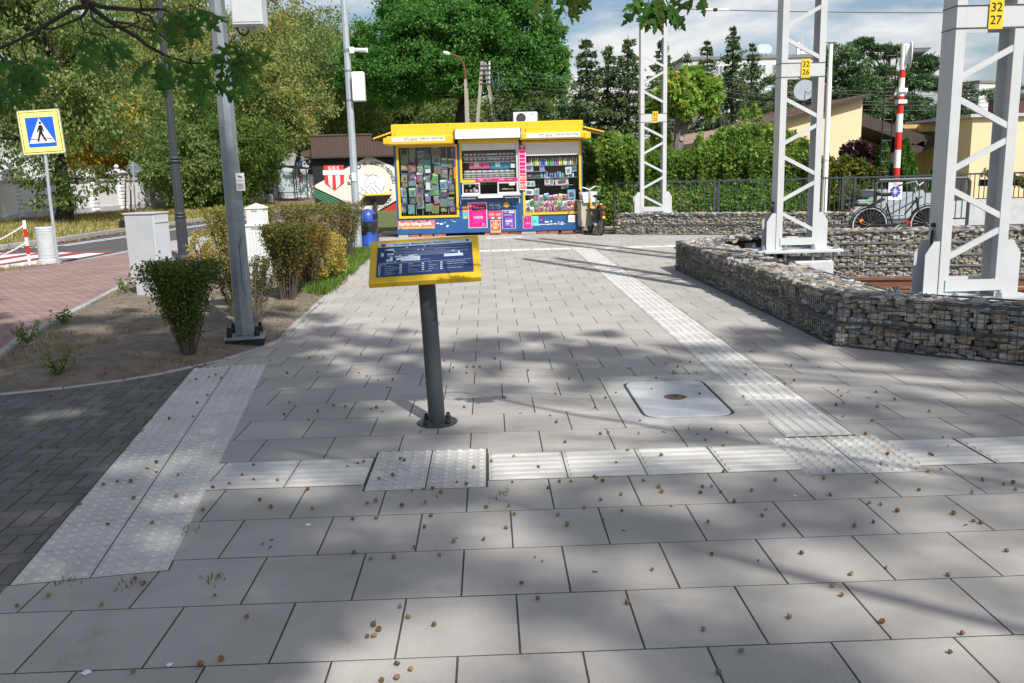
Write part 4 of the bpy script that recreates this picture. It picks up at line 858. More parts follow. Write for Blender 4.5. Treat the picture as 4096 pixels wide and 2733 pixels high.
# --- clipped shrubs in the bed: fan of stems, foliage dense at the top
def fan_shrub(label, base, htop, wx, wy, n, ls, lm, stems=40, bw=.06, shift=(0, 0), low=.3, zvar=.03, skirt=.35, bare=False, tw=.004):
    t = thing('clipped_shrub', label, 'shrub', base, 0, 'clipped shrubs in the planting bed'); b = Vector(base); mb = MB(); P = []; O = []; tops = []
    for i in range(stems):
        u_, v_ = G.uniform(-1, 1), G.uniform(-1, 1); tp = Vector((b.x+shift[0]+u_*wx*.5, b.y+shift[1]+v_*wy*.5, b.z+htop+G.normal()*zvar)); st = Vector((b.x+u_*bw*.6, b.y+v_*bw*.6, b.z-.03))
        mid = st.lerp(tp, .45)+Vector((-(tp.x-st.x)*.18, -(tp.y-st.y)*.18, 0))+Vector(G.normal(size=3))*.02; pts = [st, mid, tp]; mb.tube(pts, [tw*2.2, tw*1.5, tw*.5], 4)
        k = int(n/stems); s_ = low+(1-low)*G.uniform(0, 1, k)**(skirt)
        q = np.array([(1-s)**2*np.array(st)+2*s*(1-s)*np.array(mid)+s*s*np.array(tp) for s in s_]); sg = .010+.020*s_[:, None]
        P.append(q+G.normal(size=(k, 3))*sg*(wx/.5)); O.append(np.repeat([[u_*.6, v_*.6, .5]], k, 0))
        for j in range(2):
            s = G.uniform(.35, .9); a0 = Vector((1-s)**2*np.array(st)+2*s*(1-s)*np.array(mid)+s*s*np.array(tp)); mb.tube([a0, a0+Vector(G.normal(size=3)*.05)+Vector((0, 0, .09))], [tw*.6, tw*.3], 3)
    P = np.concatenate(P); P[:, 2] = np.minimum(P[:, 2], b.z+htop+.02+G.uniform(-.03, .03, len(P)))
    mb.tube([b-Vector((0, 0, .05)), b+Vector((0, 0, .06))], [bw*1.1, bw*.8], 8); mb.build('stems', M_twig, t); leaf_obj('foliage', P, ls, lm, t, out=np.concatenate(O), bias=.35)['kind'] = 'stuff'; return t
fan_shrub('dark green clipped shrub shaped like a fan, nearest in the bed', (-2.62, 7.42, 0), .82, .58, .5, 13000, .027, L_shrub, 60, .05, (.0, 0), .2, .010, .5)
fan_shrub('tall yellow-green clipped shrub just left of the galvanised lamp post', px(925, 1170, 12.2)[:2]+(0,), 1.12, .42, .5, 4500, .034, leafmat('yellow_green_leaf', [(0, (0.090, 0.110, 0.020)), (.5, (0.190, 0.200, 0.040)), (1, (0.330, 0.290, 0.080))], .35), 26, .07, (-.08, 0), .2, .03, .5)
fan_shrub('small dark shrub with reddish stems hidden behind the galvanised lamp post', (-2.75, 9.4, 0), .66, .36, .4, 3000, .028, L_berb, 22, .05, (-.08, 0), .25, .03, .5)
fan_shrub('sparse twiggy shrub with a few red leaves just right of the galvanised lamp post', (-2.44, 8.95, 0), .66, .36, .4, 2600, .026, L_berb, 26, .05, (-.02, .5), .3, .03, .6)
fan_shrub('widest clipped shrub with brownish green flat top, in the middle of the bed', (-2.5, 10.7, 0), .93, .60, 1.0, 15000, .030, L_berb, 70, .12, (.05, .1), .22, .010, .33)
fan_shrub('dark stemmed shrub with leafy shoots tight behind the widest one', (-2.42, 11.7, 0), .88, .5, .6, 5000, .030, L_berb, 34, .10, (.06, .1), .1, .03, .6)
fan_shrub('half-bare twiggy shrub left of the CCTV pole', (-3.15, 15.3, 0), 1.02, .85, .6, 4200, .034, leafmat('dull_leaf', [(0, (0.060, 0.070, 0.020)), (.5, (0.130, 0.130, 0.030)), (1, (0.240, 0.190, 0.050))], .3), 60, .16, (0, 0), .35, .04, .35)
fan_shrub('half-bare twiggy shrub wrapped around the CCTV pole', (-2.62, 16.0, 0), 1.02, .8, .6, 4200, .034, MATS['dull_leaf'], 60, .16, (0, 0), .25, .06, .5)
fan_shrub('small pale yellow shrub behind the white cable cabinets', px(1078, 940, 17.5)[:2]+(0,), .95, .22, .3, 1400, .036, MATS['yellow_green_leaf'], 16, .05, (0, 0), .4, .03, .6)
fan_shrub('single thin shoots of a bare shrub by the far pavement', px(1110, 960, 17.8)[:2]+(0,), .95, .14, .14, 160, .03, MATS['dull_leaf'], 8, .04, (0, 0), .3, .08, .8)
bush('golden_shrub', 'rounded golden yellow shrub at the edge of the bed', (-2.42, 12.5, .42), (.38, .75, .40), 9000, .036, L_gold, 'shrub', 90, .09, 12)
bush('golden_shrub', 'small golden shrub beyond the fan-shaped one', (px(805, 1000, 13.6)[0], 13.6, .38), (.20, .25, .40), 2200, .036, L_gold, 'shrub', 40, .12, 8)
# --- planting bed: uneven soil, tufts, weeds
def inside(x, y, poly):
    r = False; j = len(poly)-1
    for i in range(len(poly)):
        if (poly[i][1] > y) != (poly[j][1] > y) and x < (poly[j][0]-poly[i][0])*(y-poly[i][1])/(poly[j][1]-poly[i][1])+poly[i][0]: r = not r
        j = i
    return r
bed_poly = [(-4.4, 6.18)]+[(x+.04, y) for x, y in bedL[1:]]+[(-5.55, 19.2), (-2.95, 19.2), (-2.66, 18.2), (-2.31, 17.2), (-2.1, 9.35), (-2.04, 8.2), (-2.12, 7.84), (-2.32, 7.33), (-2.5, 7.1), (-2.64, 6.9), (-2.88, 6.69), (-3.25, 6.48), (-3.65, 6.34)]
_cx = [(bed_poly[i-1], bed_poly[i], bed_poly[(i+1) % len(bed_poly)]) for i in range(len(bed_poly))]; bed_big = []
for p_, q_, r_ in _cx:
    d1 = Vector((q_[0]-p_[0], q_[1]-p_[1])).normalized(); d2 = Vector((r_[0]-q_[0], r_[1]-q_[1])).normalized(); nn_ = Vector((-(d1+d2).y, (d1+d2).x)).normalized(); bed_big.append((q_[0]+nn_.x*.075, q_[1]+nn_.y*.075))
mb = MB(); gx = np.arange(-5.8, -1.8, .05); gy = np.arange(6.0, 19.4, .06); idx = {}
from mathutils import noise as mn
for i, x in enumerate(gx):
    for j, y in enumerate(gy):
        if inside(x, y, bed_big):
            dE = min(1., min(abs((b_[0]-a_[0])*(a_[1]-y)-(a_[0]-x)*(b_[1]-a_[1]))/max(1e-6, math.hypot(b_[0]-a_[0], b_[1]-a_[1])) for a_, b_ in zip(bed_poly, bed_poly[1:]+bed_poly[:1]) if min(a_[1], b_[1])-.4 < y < max(a_[1], b_[1])+.4)*3); z = -.004+dE*(.02+.05*mn.noise(Vector((x*1.1, y*.9, 0)))+.03)+.016*mn.noise(Vector((x*7, y*6, 3)))*dE; idx[i, j] = len(mb.v); mb.v.append((x, y, z))
for (i, j), a in idx.items():
    if (i+1, j) in idx and (i+1, j+1) in idx and (i, j+1) in idx: mb.f.append((a, idx[i+1, j], idx[i+1, j+1], idx[i, j+1]))
sb_ = mb.build('planting_bed', M_soil, smooth=True); sb_['kind'] = 'structure'

def tufts(name, label, centers, h, n, mt, spread=.05, w=.004, cat='grass'):
    V = []; Fc = []
    for (x, y, z) in centers:
        for i in range(n):
            a = G.uniform(0, 6.28); l = h*G.uniform(.5, 1.2); bx, by = x+G.normal()*spread, y+G.normal()*spread; lean = G.uniform(.15, .7)*l; d = np.array([math.cos(a), math.sin(a), 0]); s_ = np.array([-d[1], d[0], 0])*w
            p0 = np.array([bx, by, z-.01]); V += [p0-s_, p0+s_, p0+d*lean*.4+np.array([0, 0, l*.6])+s_*.7, p0+d*lean+np.array([0, 0, l])]; k = len(V); Fc.append((k-4, k-3, k-2, k-1))
    o = bpy.data.objects.new(name, np_mesh(name, np.array(V), np.array(Fc), mt)); COL.objects.link(o); tag(o, label, cat, kind='stuff'); return o
L_grass = leafmat('fresh_grass', [(0, (0.060, 0.130, 0.020)), (.6, (0.110, 0.210, 0.030)), (1, (0.220, 0.270, 0.060))], .3); L_straw = leafmat('dry_grass', [(0, (0.160, 0.140, 0.050)), (.5, (0.300, 0.230, 0.090)), (1, (0.420, 0.340, 0.170))], .3)
cen = []
while len(cen) < 420:
    y = G.uniform(11.2, 17.5); x = left_x(y)-.05-abs(G.normal())*.22
    cen.append((x, y, .02))
tufts('edge_grass', 'strip of fresh green grass along the bed edge towards the blue bin', cen, .13, 16, L_grass, .05, .005)
cen = []
while len(cen) < 330:
    x, y = G.uniform(-5.2, -2.2), G.uniform(7, 18)
    if inside(x, y, bed_poly) and mn.noise(Vector((x*.9, y*.6, 7))) > -.02: cen.append((x, y, .03))
tufts('dry_grass', 'patches of dry straw-coloured grass on the bed soil', cen, .06, 14, L_straw, .09, .003)
cen = [(G.uniform(-5.4, -4.3)+.0, y, .02) for y in G.uniform(8.5, 13, 14)]+[(-2.02, 8.3, .02), (-2.1, 9.9, .02), (-2.05, 10.4, .02), (-1.98, 9.1, .02)]+[(-2.18, 5.2, 0), (-2.23, 5.5, 0), (-2.12, 4.85, 0), (-1.36, 3.62, 0), (-1.1, 3.16, 0), (-1.42, 3.12, 0), (1.35, 6.27, 0), (1.5, 6.27, 0), (.02, 3.95, 0), (-1.65, 3.17, 0)]
tufts('joint_weeds', 'small green weed tufts growing in the paving joints', cen, .035, 18, L_grass, .025, .003)
cen = [(x+G.normal()*.25, y+G.normal()*.3, 0) for x, y in zip(np.linspace(-12.5, -8.7, 260), np.linspace(8.8, 16.4, 260))]
tufts('verge_grass', 'dry grass strip by the crossing and the chain posts', cen, .08, 12, L_straw, .12, .005)
cen = []
while len(cen) < 2600:
    y = G.uniform(20, 62); t_ = G.uniform(0, 1); xf = np.interp(y, [19.5, 22.3, 25, 29, 36.4, 41, 45, 53, 66], [-13.2, -12.3, -12.05, -11.95, -11.2, -10.4, -8.7, -5, 3]); xw = np.interp(y, [30, 39.4, 49.7, 58, 68], [-22.4, -21.5, -20.4, -18.7, -15.4])+1.6
    x = xf-.2+(xw-xf)*t_
    if y > 50 and x > -13.5: continue
    cen.append((x, y, -.02))
tufts('roadside_grass', 'dry yellowish grass verge beyond the road', cen, .16, 9, leafmat('verge_grass_blades', [(0, (0.110, 0.125, 0.030)), (.5, (0.220, 0.200, 0.060)), (1, (0.380, 0.310, 0.120))], .3), .22, .016)
M_wood = M_twig
for lab, x, y, h in (('weedy sapling at the left frame edge by the red pavement', 110, 1375, .24), ('weedy sapling in the bed left of the fan-shaped shrub', 250, 1300, .20), ('weedy sapling nearest the dark block paving', 245, 1505, .22), ('sapling shoots by the foot of the grey cabinet', 505, 1175, .28)):
    b = gp(x, y, .03); t = thing('sapling', lab, 'sapling', tuple(b), 0, 'saplings in the bed'); P = []; mb = MB()
    for i in range(9):
        d = unit(1)[0]; e = b+Vector((d[0]*h*.55, d[1]*h*.5, h*G.uniform(.4, 1.05))); mb.tube([b, b.lerp(e, .6)+Vector((0, 0, .03)), e], [.004, .003, .0015], 4)
        for s_ in G.uniform(.3, 1, 13): P.append(np.array(b.lerp(e, s_))+G.normal(size=3)*.022)
    mb.build('stems', M_twig, t); leaf_obj('foliage', np.array(P), .038, L_grass, t, bias=0)
# leaf litter, twigs and crumbs on the soil
V = []; Fc = []
P = []
while len(P) < 1500:
    x, y = G.uniform(-4.9, -2.1), G.uniform(6.3, 12)
    if inside(x, y, bed_poly): P.append((x, y, .045+.05*mn.noise(Vector((x*1.1, y*.9, 0)))))
o = bpy.data.objects.new('leaf_litter', leaf_mesh('leaf_litter', np.array(P), .022, leafmat('litter_leaf', [(0, (0.080, 0.050, 0.030)), (.5, (0.200, 0.120, 0.060)), (1, (0.320, 0.220, 0.110))], .1), bias=0)); COL.objects.link(o); tag(o, 'brown leaf litter and bark crumbs strewn over the bed soil', 'litter', kind='stuff')
P = [(np.interp(y, [22.3, 25, 29, 36.4, 41, 45], [-12.3, -12.05, -11.95, -11.2, -10.4, -8.7])+.16+abs(G.normal())*.12, y, -.095) for y in G.uniform(20, 46, 1500)]
P += [(-13.5+G.normal()*1.2, 54+G.normal()*3, .005) for i in range(500)]
o = bpy.data.objects.new('gutter_leaves', leaf_mesh('gutter_leaves', np.array(P), .08, MATS['litter_leaf'], bias=0)); COL.objects.link(o); tag(o, 'fallen brown leaves lying along the far road gutter', 'litter', kind='stuff')
# ================================================================== the kiosk
KY = 21.5
def kz(a, b, Y=KY): return dp(1500+.40426*a, 450+.40426*b, Y)
def KX(a, b=600): return kz(a, b).x
def KZ(b, a=1150): return kz(a, b).z
M_yel = mat('kiosk_yellow', (.74, .47, .018), .42, .06, 4, spec=.5, bump=.02)
M_blue = mat('kiosk_blue', (.022, .095, .27), .45, .12, 3, spec=.5, bump=.05)
M_shut = mat('shutter_white', (.72, .73, .74), .45, .05, 6)
M_alu = mat('aluminium', (.60, .61, .62), .4, .06, 10, metal=.3)
M_glass = glassmat('window_glass', (.93, .95, .95), .55)
M_int = mat('kiosk_interior', (.05, .052, .058), .7, .3, 6)
M_pink = mat('magenta_print', (.72, .012, .19), .45, .06, 12)
M_wht = mat('white_print', (.82, .82, .81), .5, .04, 12)
M_pur = mat('purple_print', (.11, .045, .27), .45, .08, 12)
M_redp2 = mat('red_print', (.62, .06, .035), .45, .1, 12)
M_teal = mat('teal_print', (.12, .60, .56), .5, .08, 12)
M_ora = mat('orange_print', (.85, .20, .02), .5, .08, 12)
M_sal = mat('salmon_print', (.80, .20, .14), .5, .1, 12)
M_cyan = mat('cyan_print', (.06, .45, .68), .5, .08, 12)
M_navy = mat('navy_print', (.03, .055, .15), .5, .1, 12)
M_gryt = mat('grey_print', (.13, .13, .13), .6, .1, 12)
M_smoke = mat('smoked_plastic', (.62, .62, .62), .25, .05, 5, spec=.6)
KX0, KX1, ZB, ZT = -2.23, 2.325, .10, KZ(105)
kio = thing('kiosk', 'yellow and blue newspaper kiosk with three display windows', 'kiosk', (.05, KY, 0))
def kp(name, mt, x0, x1, z0, z1, y0, y1, par=None, bev=0):
    mb = MB()
    if bev: mb.bevbox(((x0+x1)/2, (y0+y1)/2, (z0+z1)/2), (abs(x1-x0), abs(y1-y0), abs(z1-z0)), bev)
    else: mb.bb((x0, y0, z0), (x1, y1, z1))
    return mb.build(name, mt, par or kio)
DEP = 2.3
wz0, wz1 = KZ(1045, 500), KZ(320, 500)               # left window opening
LW = (KX(218), KX(818)); RW = (KX(1458), KX(2040)); CW = (KX(843), KX(1418))
rz0, rz1 = KZ(1008, 1750), KZ(275, 1750); cz0, cz1 = KZ(690), KZ(285)
hz0 = KZ(828)
# body: panels around the openings
low = kp('lower_panel', M_blue, KX0, KX1, ZB, min(wz0, rz0), KY, KY+.05)
kp('bottom_rail', M_blue, KX0-.01, KX1+.01, ZB-.03, ZB+.10, KY-.02, KY+.06)
kp('side_panel', M_blue, KX0, KX0+.05, ZB, ZT, KY+.052, KY+DEP); kp('side_panel', M_blue, KX1-.05, KX1, ZB, ZT, KY+.052, KY+DEP)
kp('back_panel', M_blue, KX0+.051, KX1-.051, ZB, ZT, KY+DEP-.05, KY+DEP); kp('floor', M_int, KX0+.052, KX1-.052, ZB, ZB+.06, KY+.06, KY+DEP-.06)
kp('corner_post', M_blue, KX0, LW[0], min(wz0, rz0)+.001, wz1, KY, KY+.05); kp('corner_post', M_blue, RW[1], KX1, min(wz0, rz0)+.001, rz1, KY, KY+.05)
kp('pillar', M_blue, LW[1], CW[0], wz0-.15, wz1, KY-.012, KY+.055); kp('pillar', M_blue, CW[1], RW[0], wz0-.15, wz1, KY-.012, KY+.055)
kp('counter_panel', M_blue, CW[0]+.001, CW[1]-.001, min(wz0, rz0)+.001, hz0, KY, KY+.05)
kp('sill_panel', M_blue, RW[0]+.001, RW[1]-.001, min(wz0, rz0)+.001, rz0, KY, KY+.05) if rz0 > wz0 else kp('sill_panel', M_blue, LW[0]+.001, LW[1]-.001, rz0+.001, wz0, KY, KY+.05)
def frame(x0, x1, z0, z1, w_, y=KY-.03, nm='window_frame', mt=M_yel, d=.07):
    f = bpy.data.objects.new(nm, None); COL.objects.link(f); f.parent = kio; OFF[f.name] = OFF[kio.name]
    mb = MB(); mb.bb((x0, y, z0), (x0+w_, y+d, z1)); mb.bb((x1-w_, y, z0), (x1, y+d, z1)); mb.bb((x0+w_, y, z0), (x1-w_, y+d, z0+w_)); mb.bb((x0+w_, y, z1-w_), (x1-w_, y+d, z1)); bpy.data.objects.remove(f)
    f = mb.build(nm, mt, kio); gl = MB().bb((x0+w_, y+.035, z0+w_), (x1-w_, y+.041, z1-w_)).build('pane', M_glass, f)
    for i in range(4):
        for zz in (z0+w_/2, z1-w_/2): MB().cyl((x0+.1+(x1-x0-.2)*i/3, y-.004, zz), (x0+.1+(x1-x0-.2)*i/3, y, zz), .008, None, 6).build('screw', M_gryt, f)
    return f
fl = frame(*LW, wz0, wz1, .055); fr_ = frame(*RW, rz0, rz1, .055); fc = frame(*CW, KZ(690)-.002, cz1, .05)
# roller shutters, slat by slat
def shutter(x0, x1, z0, z1, n, y=KY-.028):
    s_ = kp('roller_shutter', M_shut, x0, x1, z0, z1, y+.012, y+.02)
    for i in range(n): kp('slat', M_shut, x0+.004, x1-.004, z0+(z1-z0)*i/n+.003, z0+(z1-z0)*(i+1)/n-.004, y+.001, y+.011, s_, .004)
shutter(LW[0]+.06, LW[1]-.06, KZ(345, 500), wz1-.004, 2); shutter(CW[0]+.055, CW[1]-.055, KZ(372), cz1-.004, 5); shutter(RW[0]+.05, RW[1]-.05, KZ(425, 1750), rz1-.004, 8)
# fascia, awning boxes, canopy
ztl, ztr = kz(500, 120).z, kz(1750, 78).z; ZT = (ztl+ztr)/2
fas = kp('fascia', M_yel, KX0-.03, KX1+.0, KZ(255, 500)-.02, ZT, KY-.08, KY+.03, None, .02)
kp('fascia_ledge', M_yel, KX0+.06, KX(790), KZ(255, 500), KZ(185, 500), KY-.12, KY-.082, None, .01); kp('fascia_ledge', M_yel, KX(1500), KX1-.06, KZ(210, 1750), KZ(145, 1750), KY-.12, KY-.082, None, .01)
for x in (KX(720, 100), KX(1500, 100)): kp('fascia_joint', mat('seam_grime', (.35, .22, .02), .6, .3, 30), x-.004, x+.004, KZ(200, 1000), ZT-.01, KY-.084, KY-.08)
kp('awning_box', M_yel, KX(140), KX(800), KZ(325, 450), KZ(235, 450), KY-.34, KY-.081, None, .03); kp('awning_end', M_yel, KX(112), KX(172), KZ(322, 150), KZ(258, 150), KY-.36, KY-.0, None, .02)
kp('awning_box', M_yel, KX(1432), KX(2090), KZ(270, 1750), KZ(195, 1750), KY-.34, KY-.081, None, .03); kp('awning_end', M_yel, KX(2058), KX(2122), KZ(268, 2090), KZ(198, 2090), KY-.36, KY-.0, None, .02)
cyl_ = [(KY-.09, KZ(160)), (KY-.24, KZ(168)), (KY-.36, KZ(195)), (KY-.41, KZ(235)), (KY-.42, KZ(262)), (KY-.40, KZ(262)), (KY-.39, KZ(238)), (KY-.34, KZ(205)), (KY-.23, KZ(180)), (KY-.09, KZ(172))]
can = MB().extr([(KX(812), y, z) for y, z in cyl_], (KX(1440)-KX(812), 0, 0)).build('canopy', M_smoke, kio)
for a in (800, 1438): MB().extr([(KX(a), y, z) for y, z in cyl_[:5]]+[(KX(a), KY-.09, KZ(262))], (KX(14)-KX(0), 0, 0)).build('canopy_end', mat('canopy_grey', (.12, .13, .15), .5, .1, 10), can)
kp('header_box', M_yel, KX(832), KX(1428), KZ(300), KZ(262), KY-.16, KY-.0305, None, .01)
kp('roof', mat('roof_felt', (.18, .17, .16), .9, .2, 6), KX0, KX1, ZT-.10, ZT-.03, KY+.031, KY+DEP)
kp('roof_edge', M_yel, KX0-.03, KX0, ZT-.42, ZT, KY+.031, KY+DEP); kp('roof_edge', M_yel, KX1, KX1+.02, ZT-.42, ZT, KY+.031, KY+DEP)
# side awning flaps
fl1 = [kz(170, 205), kz(-10, 268)]; p_, q_ = fl1[0], fl1[1]
MB().extr([(p_.x, KY-.1, p_.z), (q_.x, KY-.1, q_.z), (q_.x, KY-.1, q_.z+.035), (p_.x, KY-.1, p_.z+.035)], (0, 1.9, 0)).build('side_awning', M_yel, kio)
MB().extr([(p_.x, KY-.08, p_.z-.012), (q_.x+.02, KY-.08, q_.z-.012), (q_.x+.02, KY-.08, q_.z-.002), (p_.x, KY-.08, p_.z-.002)], (0, 1.84, 0)).build('awning_lining', mat('awning_brown', (.10, .06, .03), .8, .2, 20), kio)
p_, q_ = kz(2055, 150), kz(2262, 200)
MB().extr([(p_.x, KY-.1, p_.z), (q_.x, KY-.1, q_.z), (q_.x, KY-.1, q_.z+.035), (p_.x, KY-.1, p_.z+.035)], (0, 1.9, 0)).build('side_awning', M_yel, kio)
MB().extr([(p_.x, KY-.08, p_.z-.08), (q_.x-.03, KY-.08, q_.z-.06), (q_.x-.03, KY-.08, q_.z-.002), (p_.x, KY-.08, p_.z-.002)], (0, 1.84, 0)).build('awning_lining', MATS['awning_brown'], kio)
# film-strip signs on the awning boxes
for a0, a1, am, b0, b1 in ((178, 697, 437, 240, 300), (1490, 2015, 1752, 205, 255)):
    x0, x1 = KX(a0, b0), KX(a1, b0); zc = KZ((b0+b1)/2, am); hh = .115; y = KY-.345; sg = kp('film_strip_sign', mat('cream_print', (.78, .78, .62), .5, .05, 10) if a0 < 500 else M_wht, x0, x1, zc-hh/2, zc+hh/2, y, y+.004)
    mb = MB()
    for i in range(44):
        for dz in (-1, 1): mb.box((x0+.015+(x1-x0-.03)*i/43, y-.0015, zc+dz*hh*.42), (.012, .002, .010))
    mb.build('perforations', M_gryt, sg)
    w_ = x1-x0
    text('FOTO USŁUGI', 'lettering', M_gryt, sg, (x0+w_*.355, y-.003, zc), (1, 0, 0), (0, 0, 1), width=w_*.25, height=.062, shear=.25, bold=.018); text('CYFROWE i TRADYCYJNE', 'lettering', M_gryt, sg, (x0+w_*.745, y-.003, zc), (1, 0, 0), (0, 0, 1), width=w_*.45, height=.062, shear=.25, bold=.018)
    text('Kodak', 'lettering', M_ora if a0 < 500 else mat('faded_print', (.6, .58, .5), .6, .1, 12), sg, (x0+w_*.11, y-.003, zc), (1, 0, 0), (0, 0, 1), width=w_*.07); kp('divider', M_gryt, x0+w_*.505, x0+w_*.508, zc-.035, zc+.035, y-.003, y-.001, sg)
# hatch: aluminium frames, ledge, price strip
hf = MB(); x0, x1 = KX(862, 750), KX(1425, 750); zA, zB_ = KZ(690), KZ(805)
hx = [x0, KX(1040, 750), KX(1212, 750), x1]
for a, b in ((0, 1), (2, 3)):
    f = MB().bb((hx[a], KY-.03, zB_), (hx[a]+.035, KY+.01, zA-.001)).bb((hx[b]-.035, KY-.03, zB_), (hx[b], KY+.01, zA-.001)).bb((hx[a]+.035, KY-.03, zB_), (hx[b]-.035, KY+.01, zB_+.035)).bb((hx[a]+.035, KY-.03, zA-.036), (hx[b]-.035, KY+.01, zA-.001)).build('hatch_window', M_alu, kio)
    MB().bb((hx[a]+.035, KY-.01, zB_+.035), (hx[b]-.035, KY-.005, zA-.036)).build('pane', M_glass, f)
kp('ledge', M_alu, x0-.02, x1+.03, hz0, zB_, KY-.22, KY+.02, None, .008); kp('service_tray', M_wht, hx[1]-.05, hx[2]+.12, hz0-.035, hz0-.002, KY-.27, KY-.03)
ps = kp('advert_strip', M_black, KX(832, 840), KX(1442, 840), KZ(853), KZ(836), KY-.235, KY-.222)
text('starter doładuj konto', 'lettering', M_wht, ps, (KX(925, 840), KY-.237, KZ(845)), (1, 0, 0), (0, 0, 1), width=.36); text('• kup starter doładuj', 'lettering', M_wht, ps, (KX(1352, 830), KY-.237, KZ(844)), (1, 0, 0), (0, 0, 1), width=.36)
for a in (847, 1430): kp('ledge_bracket', M_alu, KX(a, 870)-.012, KX(a, 870)+.012, KZ(905), hz0-.036, KY-.035, KY-.001)
kp('price_strip', M_yel, x0, KX(992, 670), KZ(690)-.0, KZ(662), KY-.045, KY-.031)
st = kp('phone_advert_strip', M_pink, KX(992, 670), x1-.03, KZ(684), KZ(652), KY-.047, KY-.031)
for a, s_ in ((1045, 'WIĘCEJ'), (1250, 'WIĘCEJ')): text(s_, 'lettering', M_wht, st, (KX(a, 668), KY-.049, KZ(667)), (1, 0, 0), (0, 0, 1), width=.11, shear=.2, bold=.01)
for a in (1128, 1332):
    b_ = MB().box((KX(a, 668), KY-.0485, KZ(667)), (.19, .002, .05)).build('black_tag', M_black, st); text('Dołączasz?', 'lettering', M_wht, b_, (KX(a, 668), KY-.051, KZ(667)), (1, 0, 0), (0, 0, 1), width=.16)
kp('jamb', M_alu, KX(1398), KX(1428), zB_, cz1, KY-.034, KY-.031)
# posters and stickers
def poster(name, mt, a0, a1, b0, b1, par=None, fr_w=0, y=KY-.006, lab=None):
    am, bm = (a0+a1)/2, (b0+b1)/2; c = kz(am, bm); s_ = (kz(am+50, bm)-kz(am-50, bm)).x/100; w_, h_ = (a1-a0)*s_, (b1-b0)*s_
    if fr_w:
        f = kp(name, M_alu, c.x-w_/2, c.x+w_/2, c.z-h_/2, c.z+h_/2, y-.018, y, par, .006); p = kp('print', mt, c.x-w_/2+fr_w, c.x+w_/2-fr_w, c.z-h_/2+fr_w, c.z+h_/2-fr_w, y-.0205, y-.017, f)
    else: f = p = kp(name, mt, c.x-w_/2, c.x+w_/2, c.z-h_/2, c.z+h_/2, y-.003, y, par)
    if lab: f['label'] = lab
    yy = y-(.0235 if fr_w else .0055)
    def put(s, u_, v_, wd, m_, **k): return text(s, 'lettering', m_, p, (c.x+u_*w_, yy, c.z+v_*h_), (1, 0, 0), (0, 0, 1), width=wd*w_, **k)
    def blk(nm, m_, u_, v_, wu, hv, dy=0, ang=0):
        M = Matrix.Rotation(ang, 3, 'Y'); return MB().box((c.x+u_*w_, yy+.001-dy, c.z+v_*h_), (wu*w_, .0012, hv*h_), M).build(nm, m_, p)
    return f, put, blk
_, put, blk = poster('poster', M_pink, 920, 1112, 890, 1145, None, .025, lab='large magenta poster'); put('T', -.36, .37, .10, M_wht, bold=.03); blk('tag', M_black, .08, .28, .72, .15, 0, -.12); put('Dołączasz?', .08, .285, .58, M_wht, shear=.15); blk('card', mat('hot_pink_print', (.85, .03, .28), .45, .05, 12), .02, -.11, .52, .42, .0, -.05); put('WIĘCEJ', .02, -.09, .48, M_wht, bold=.012, shear=.1); put('O', .27, -.36, .12, M_wht)
_, put, blk = poster('sticker', M_ora, 865, 918, 925, 985); put('orange', -.05, -.3, .8, M_wht)
_, put, blk = poster('sticker', M_cyan, 867, 920, 985, 1055); blk('lemon', M_yel, 0, -.25, .5, .3)
for a in (1125, 1187):
    _, put, blk = poster('sticker', mat('dusk_blue_print', (.06, .17, .33), .5, .15, 14), a, a+56, 885, 958, y=KY-.006); put('8400', 0, .05, .85, M_wht); put('30', .2, -.35, .3, M_wht)
for a in (1125, 1190):
    _, put, blk = poster('sticker', mat('coral_print', (.72, .07, .12), .5, .15, 14), a, a+58, 975, 1052); put('6900', 0, .05, .85, M_wht); blk('fold', M_wht, .2, -.4, .5, .15)
c = kz(1300, 915); M45 = Matrix.Rotation(R_(45), 3, 'Y'); d_ = MB().box((c.x, KY-.009, c.z), (.125, .004, .125), M45).build('diamond_sticker', M_yel, kio); MB().box((c.x, KY-.0115, c.z), (.105, .002, .105), M45).build('border', M_gryt, d_); MB().box((c.x, KY-.0135, c.z), (.098, .002, .098), M45).build('face', M_yel, d_); text('TUTAJ', 'lettering', M_gryt, d_, (c.x, KY-.016, c.z), (1, 0, 0), (0, 0, 1), width=.09)
poster('sticker', M_navy, 1330, 1358, 890, 945)
_, put, blk = poster('poster', M_pur, 1256, 1392, 967, 1152, None, .018, lab='purple poster'); put('Play', -.22, .40, .24, M_wht, shear=.3); blk('label', M_wht, .2, .38, .4, .07); put('NAJWIĘCEJ', -.05, .24, .6, M_wht); blk('card', mat('violet_print', (.22, .10, .48), .45, .08, 12), .02, -.12, .62, .46, 0, -.06); put('8400', 0, -.08, .48, M_wht, bold=.012); put('GB', -.1, -.22, .2, M_wht); put('30', .2, -.36, .14, M_wht)
f, put, blk = poster('poster', M_redp2, 1142, 1244, 1064, 1194, None, .018, y=KY-.03, lab='red poster with a hand')
for i, (u_, v_, h_, an) in enumerate(((-.30, .05, .26, .5), (-.17, .2, .34, .2), (-.02, .25, .36, 0), (.13, .22, .34, -.2), (.27, .1, .28, -.45))): blk('finger', mat('skin_print', (.75, .45, .25), .6, .1, 12), u_, v_, .12, h_, 0, -an)
blk('palm', MATS['skin_print'], -.02, -.05, .46, .28); blk('band', mat('gold_print', (.75, .45, .05), .5, .1, 12), 0, -.36, .84, .12)
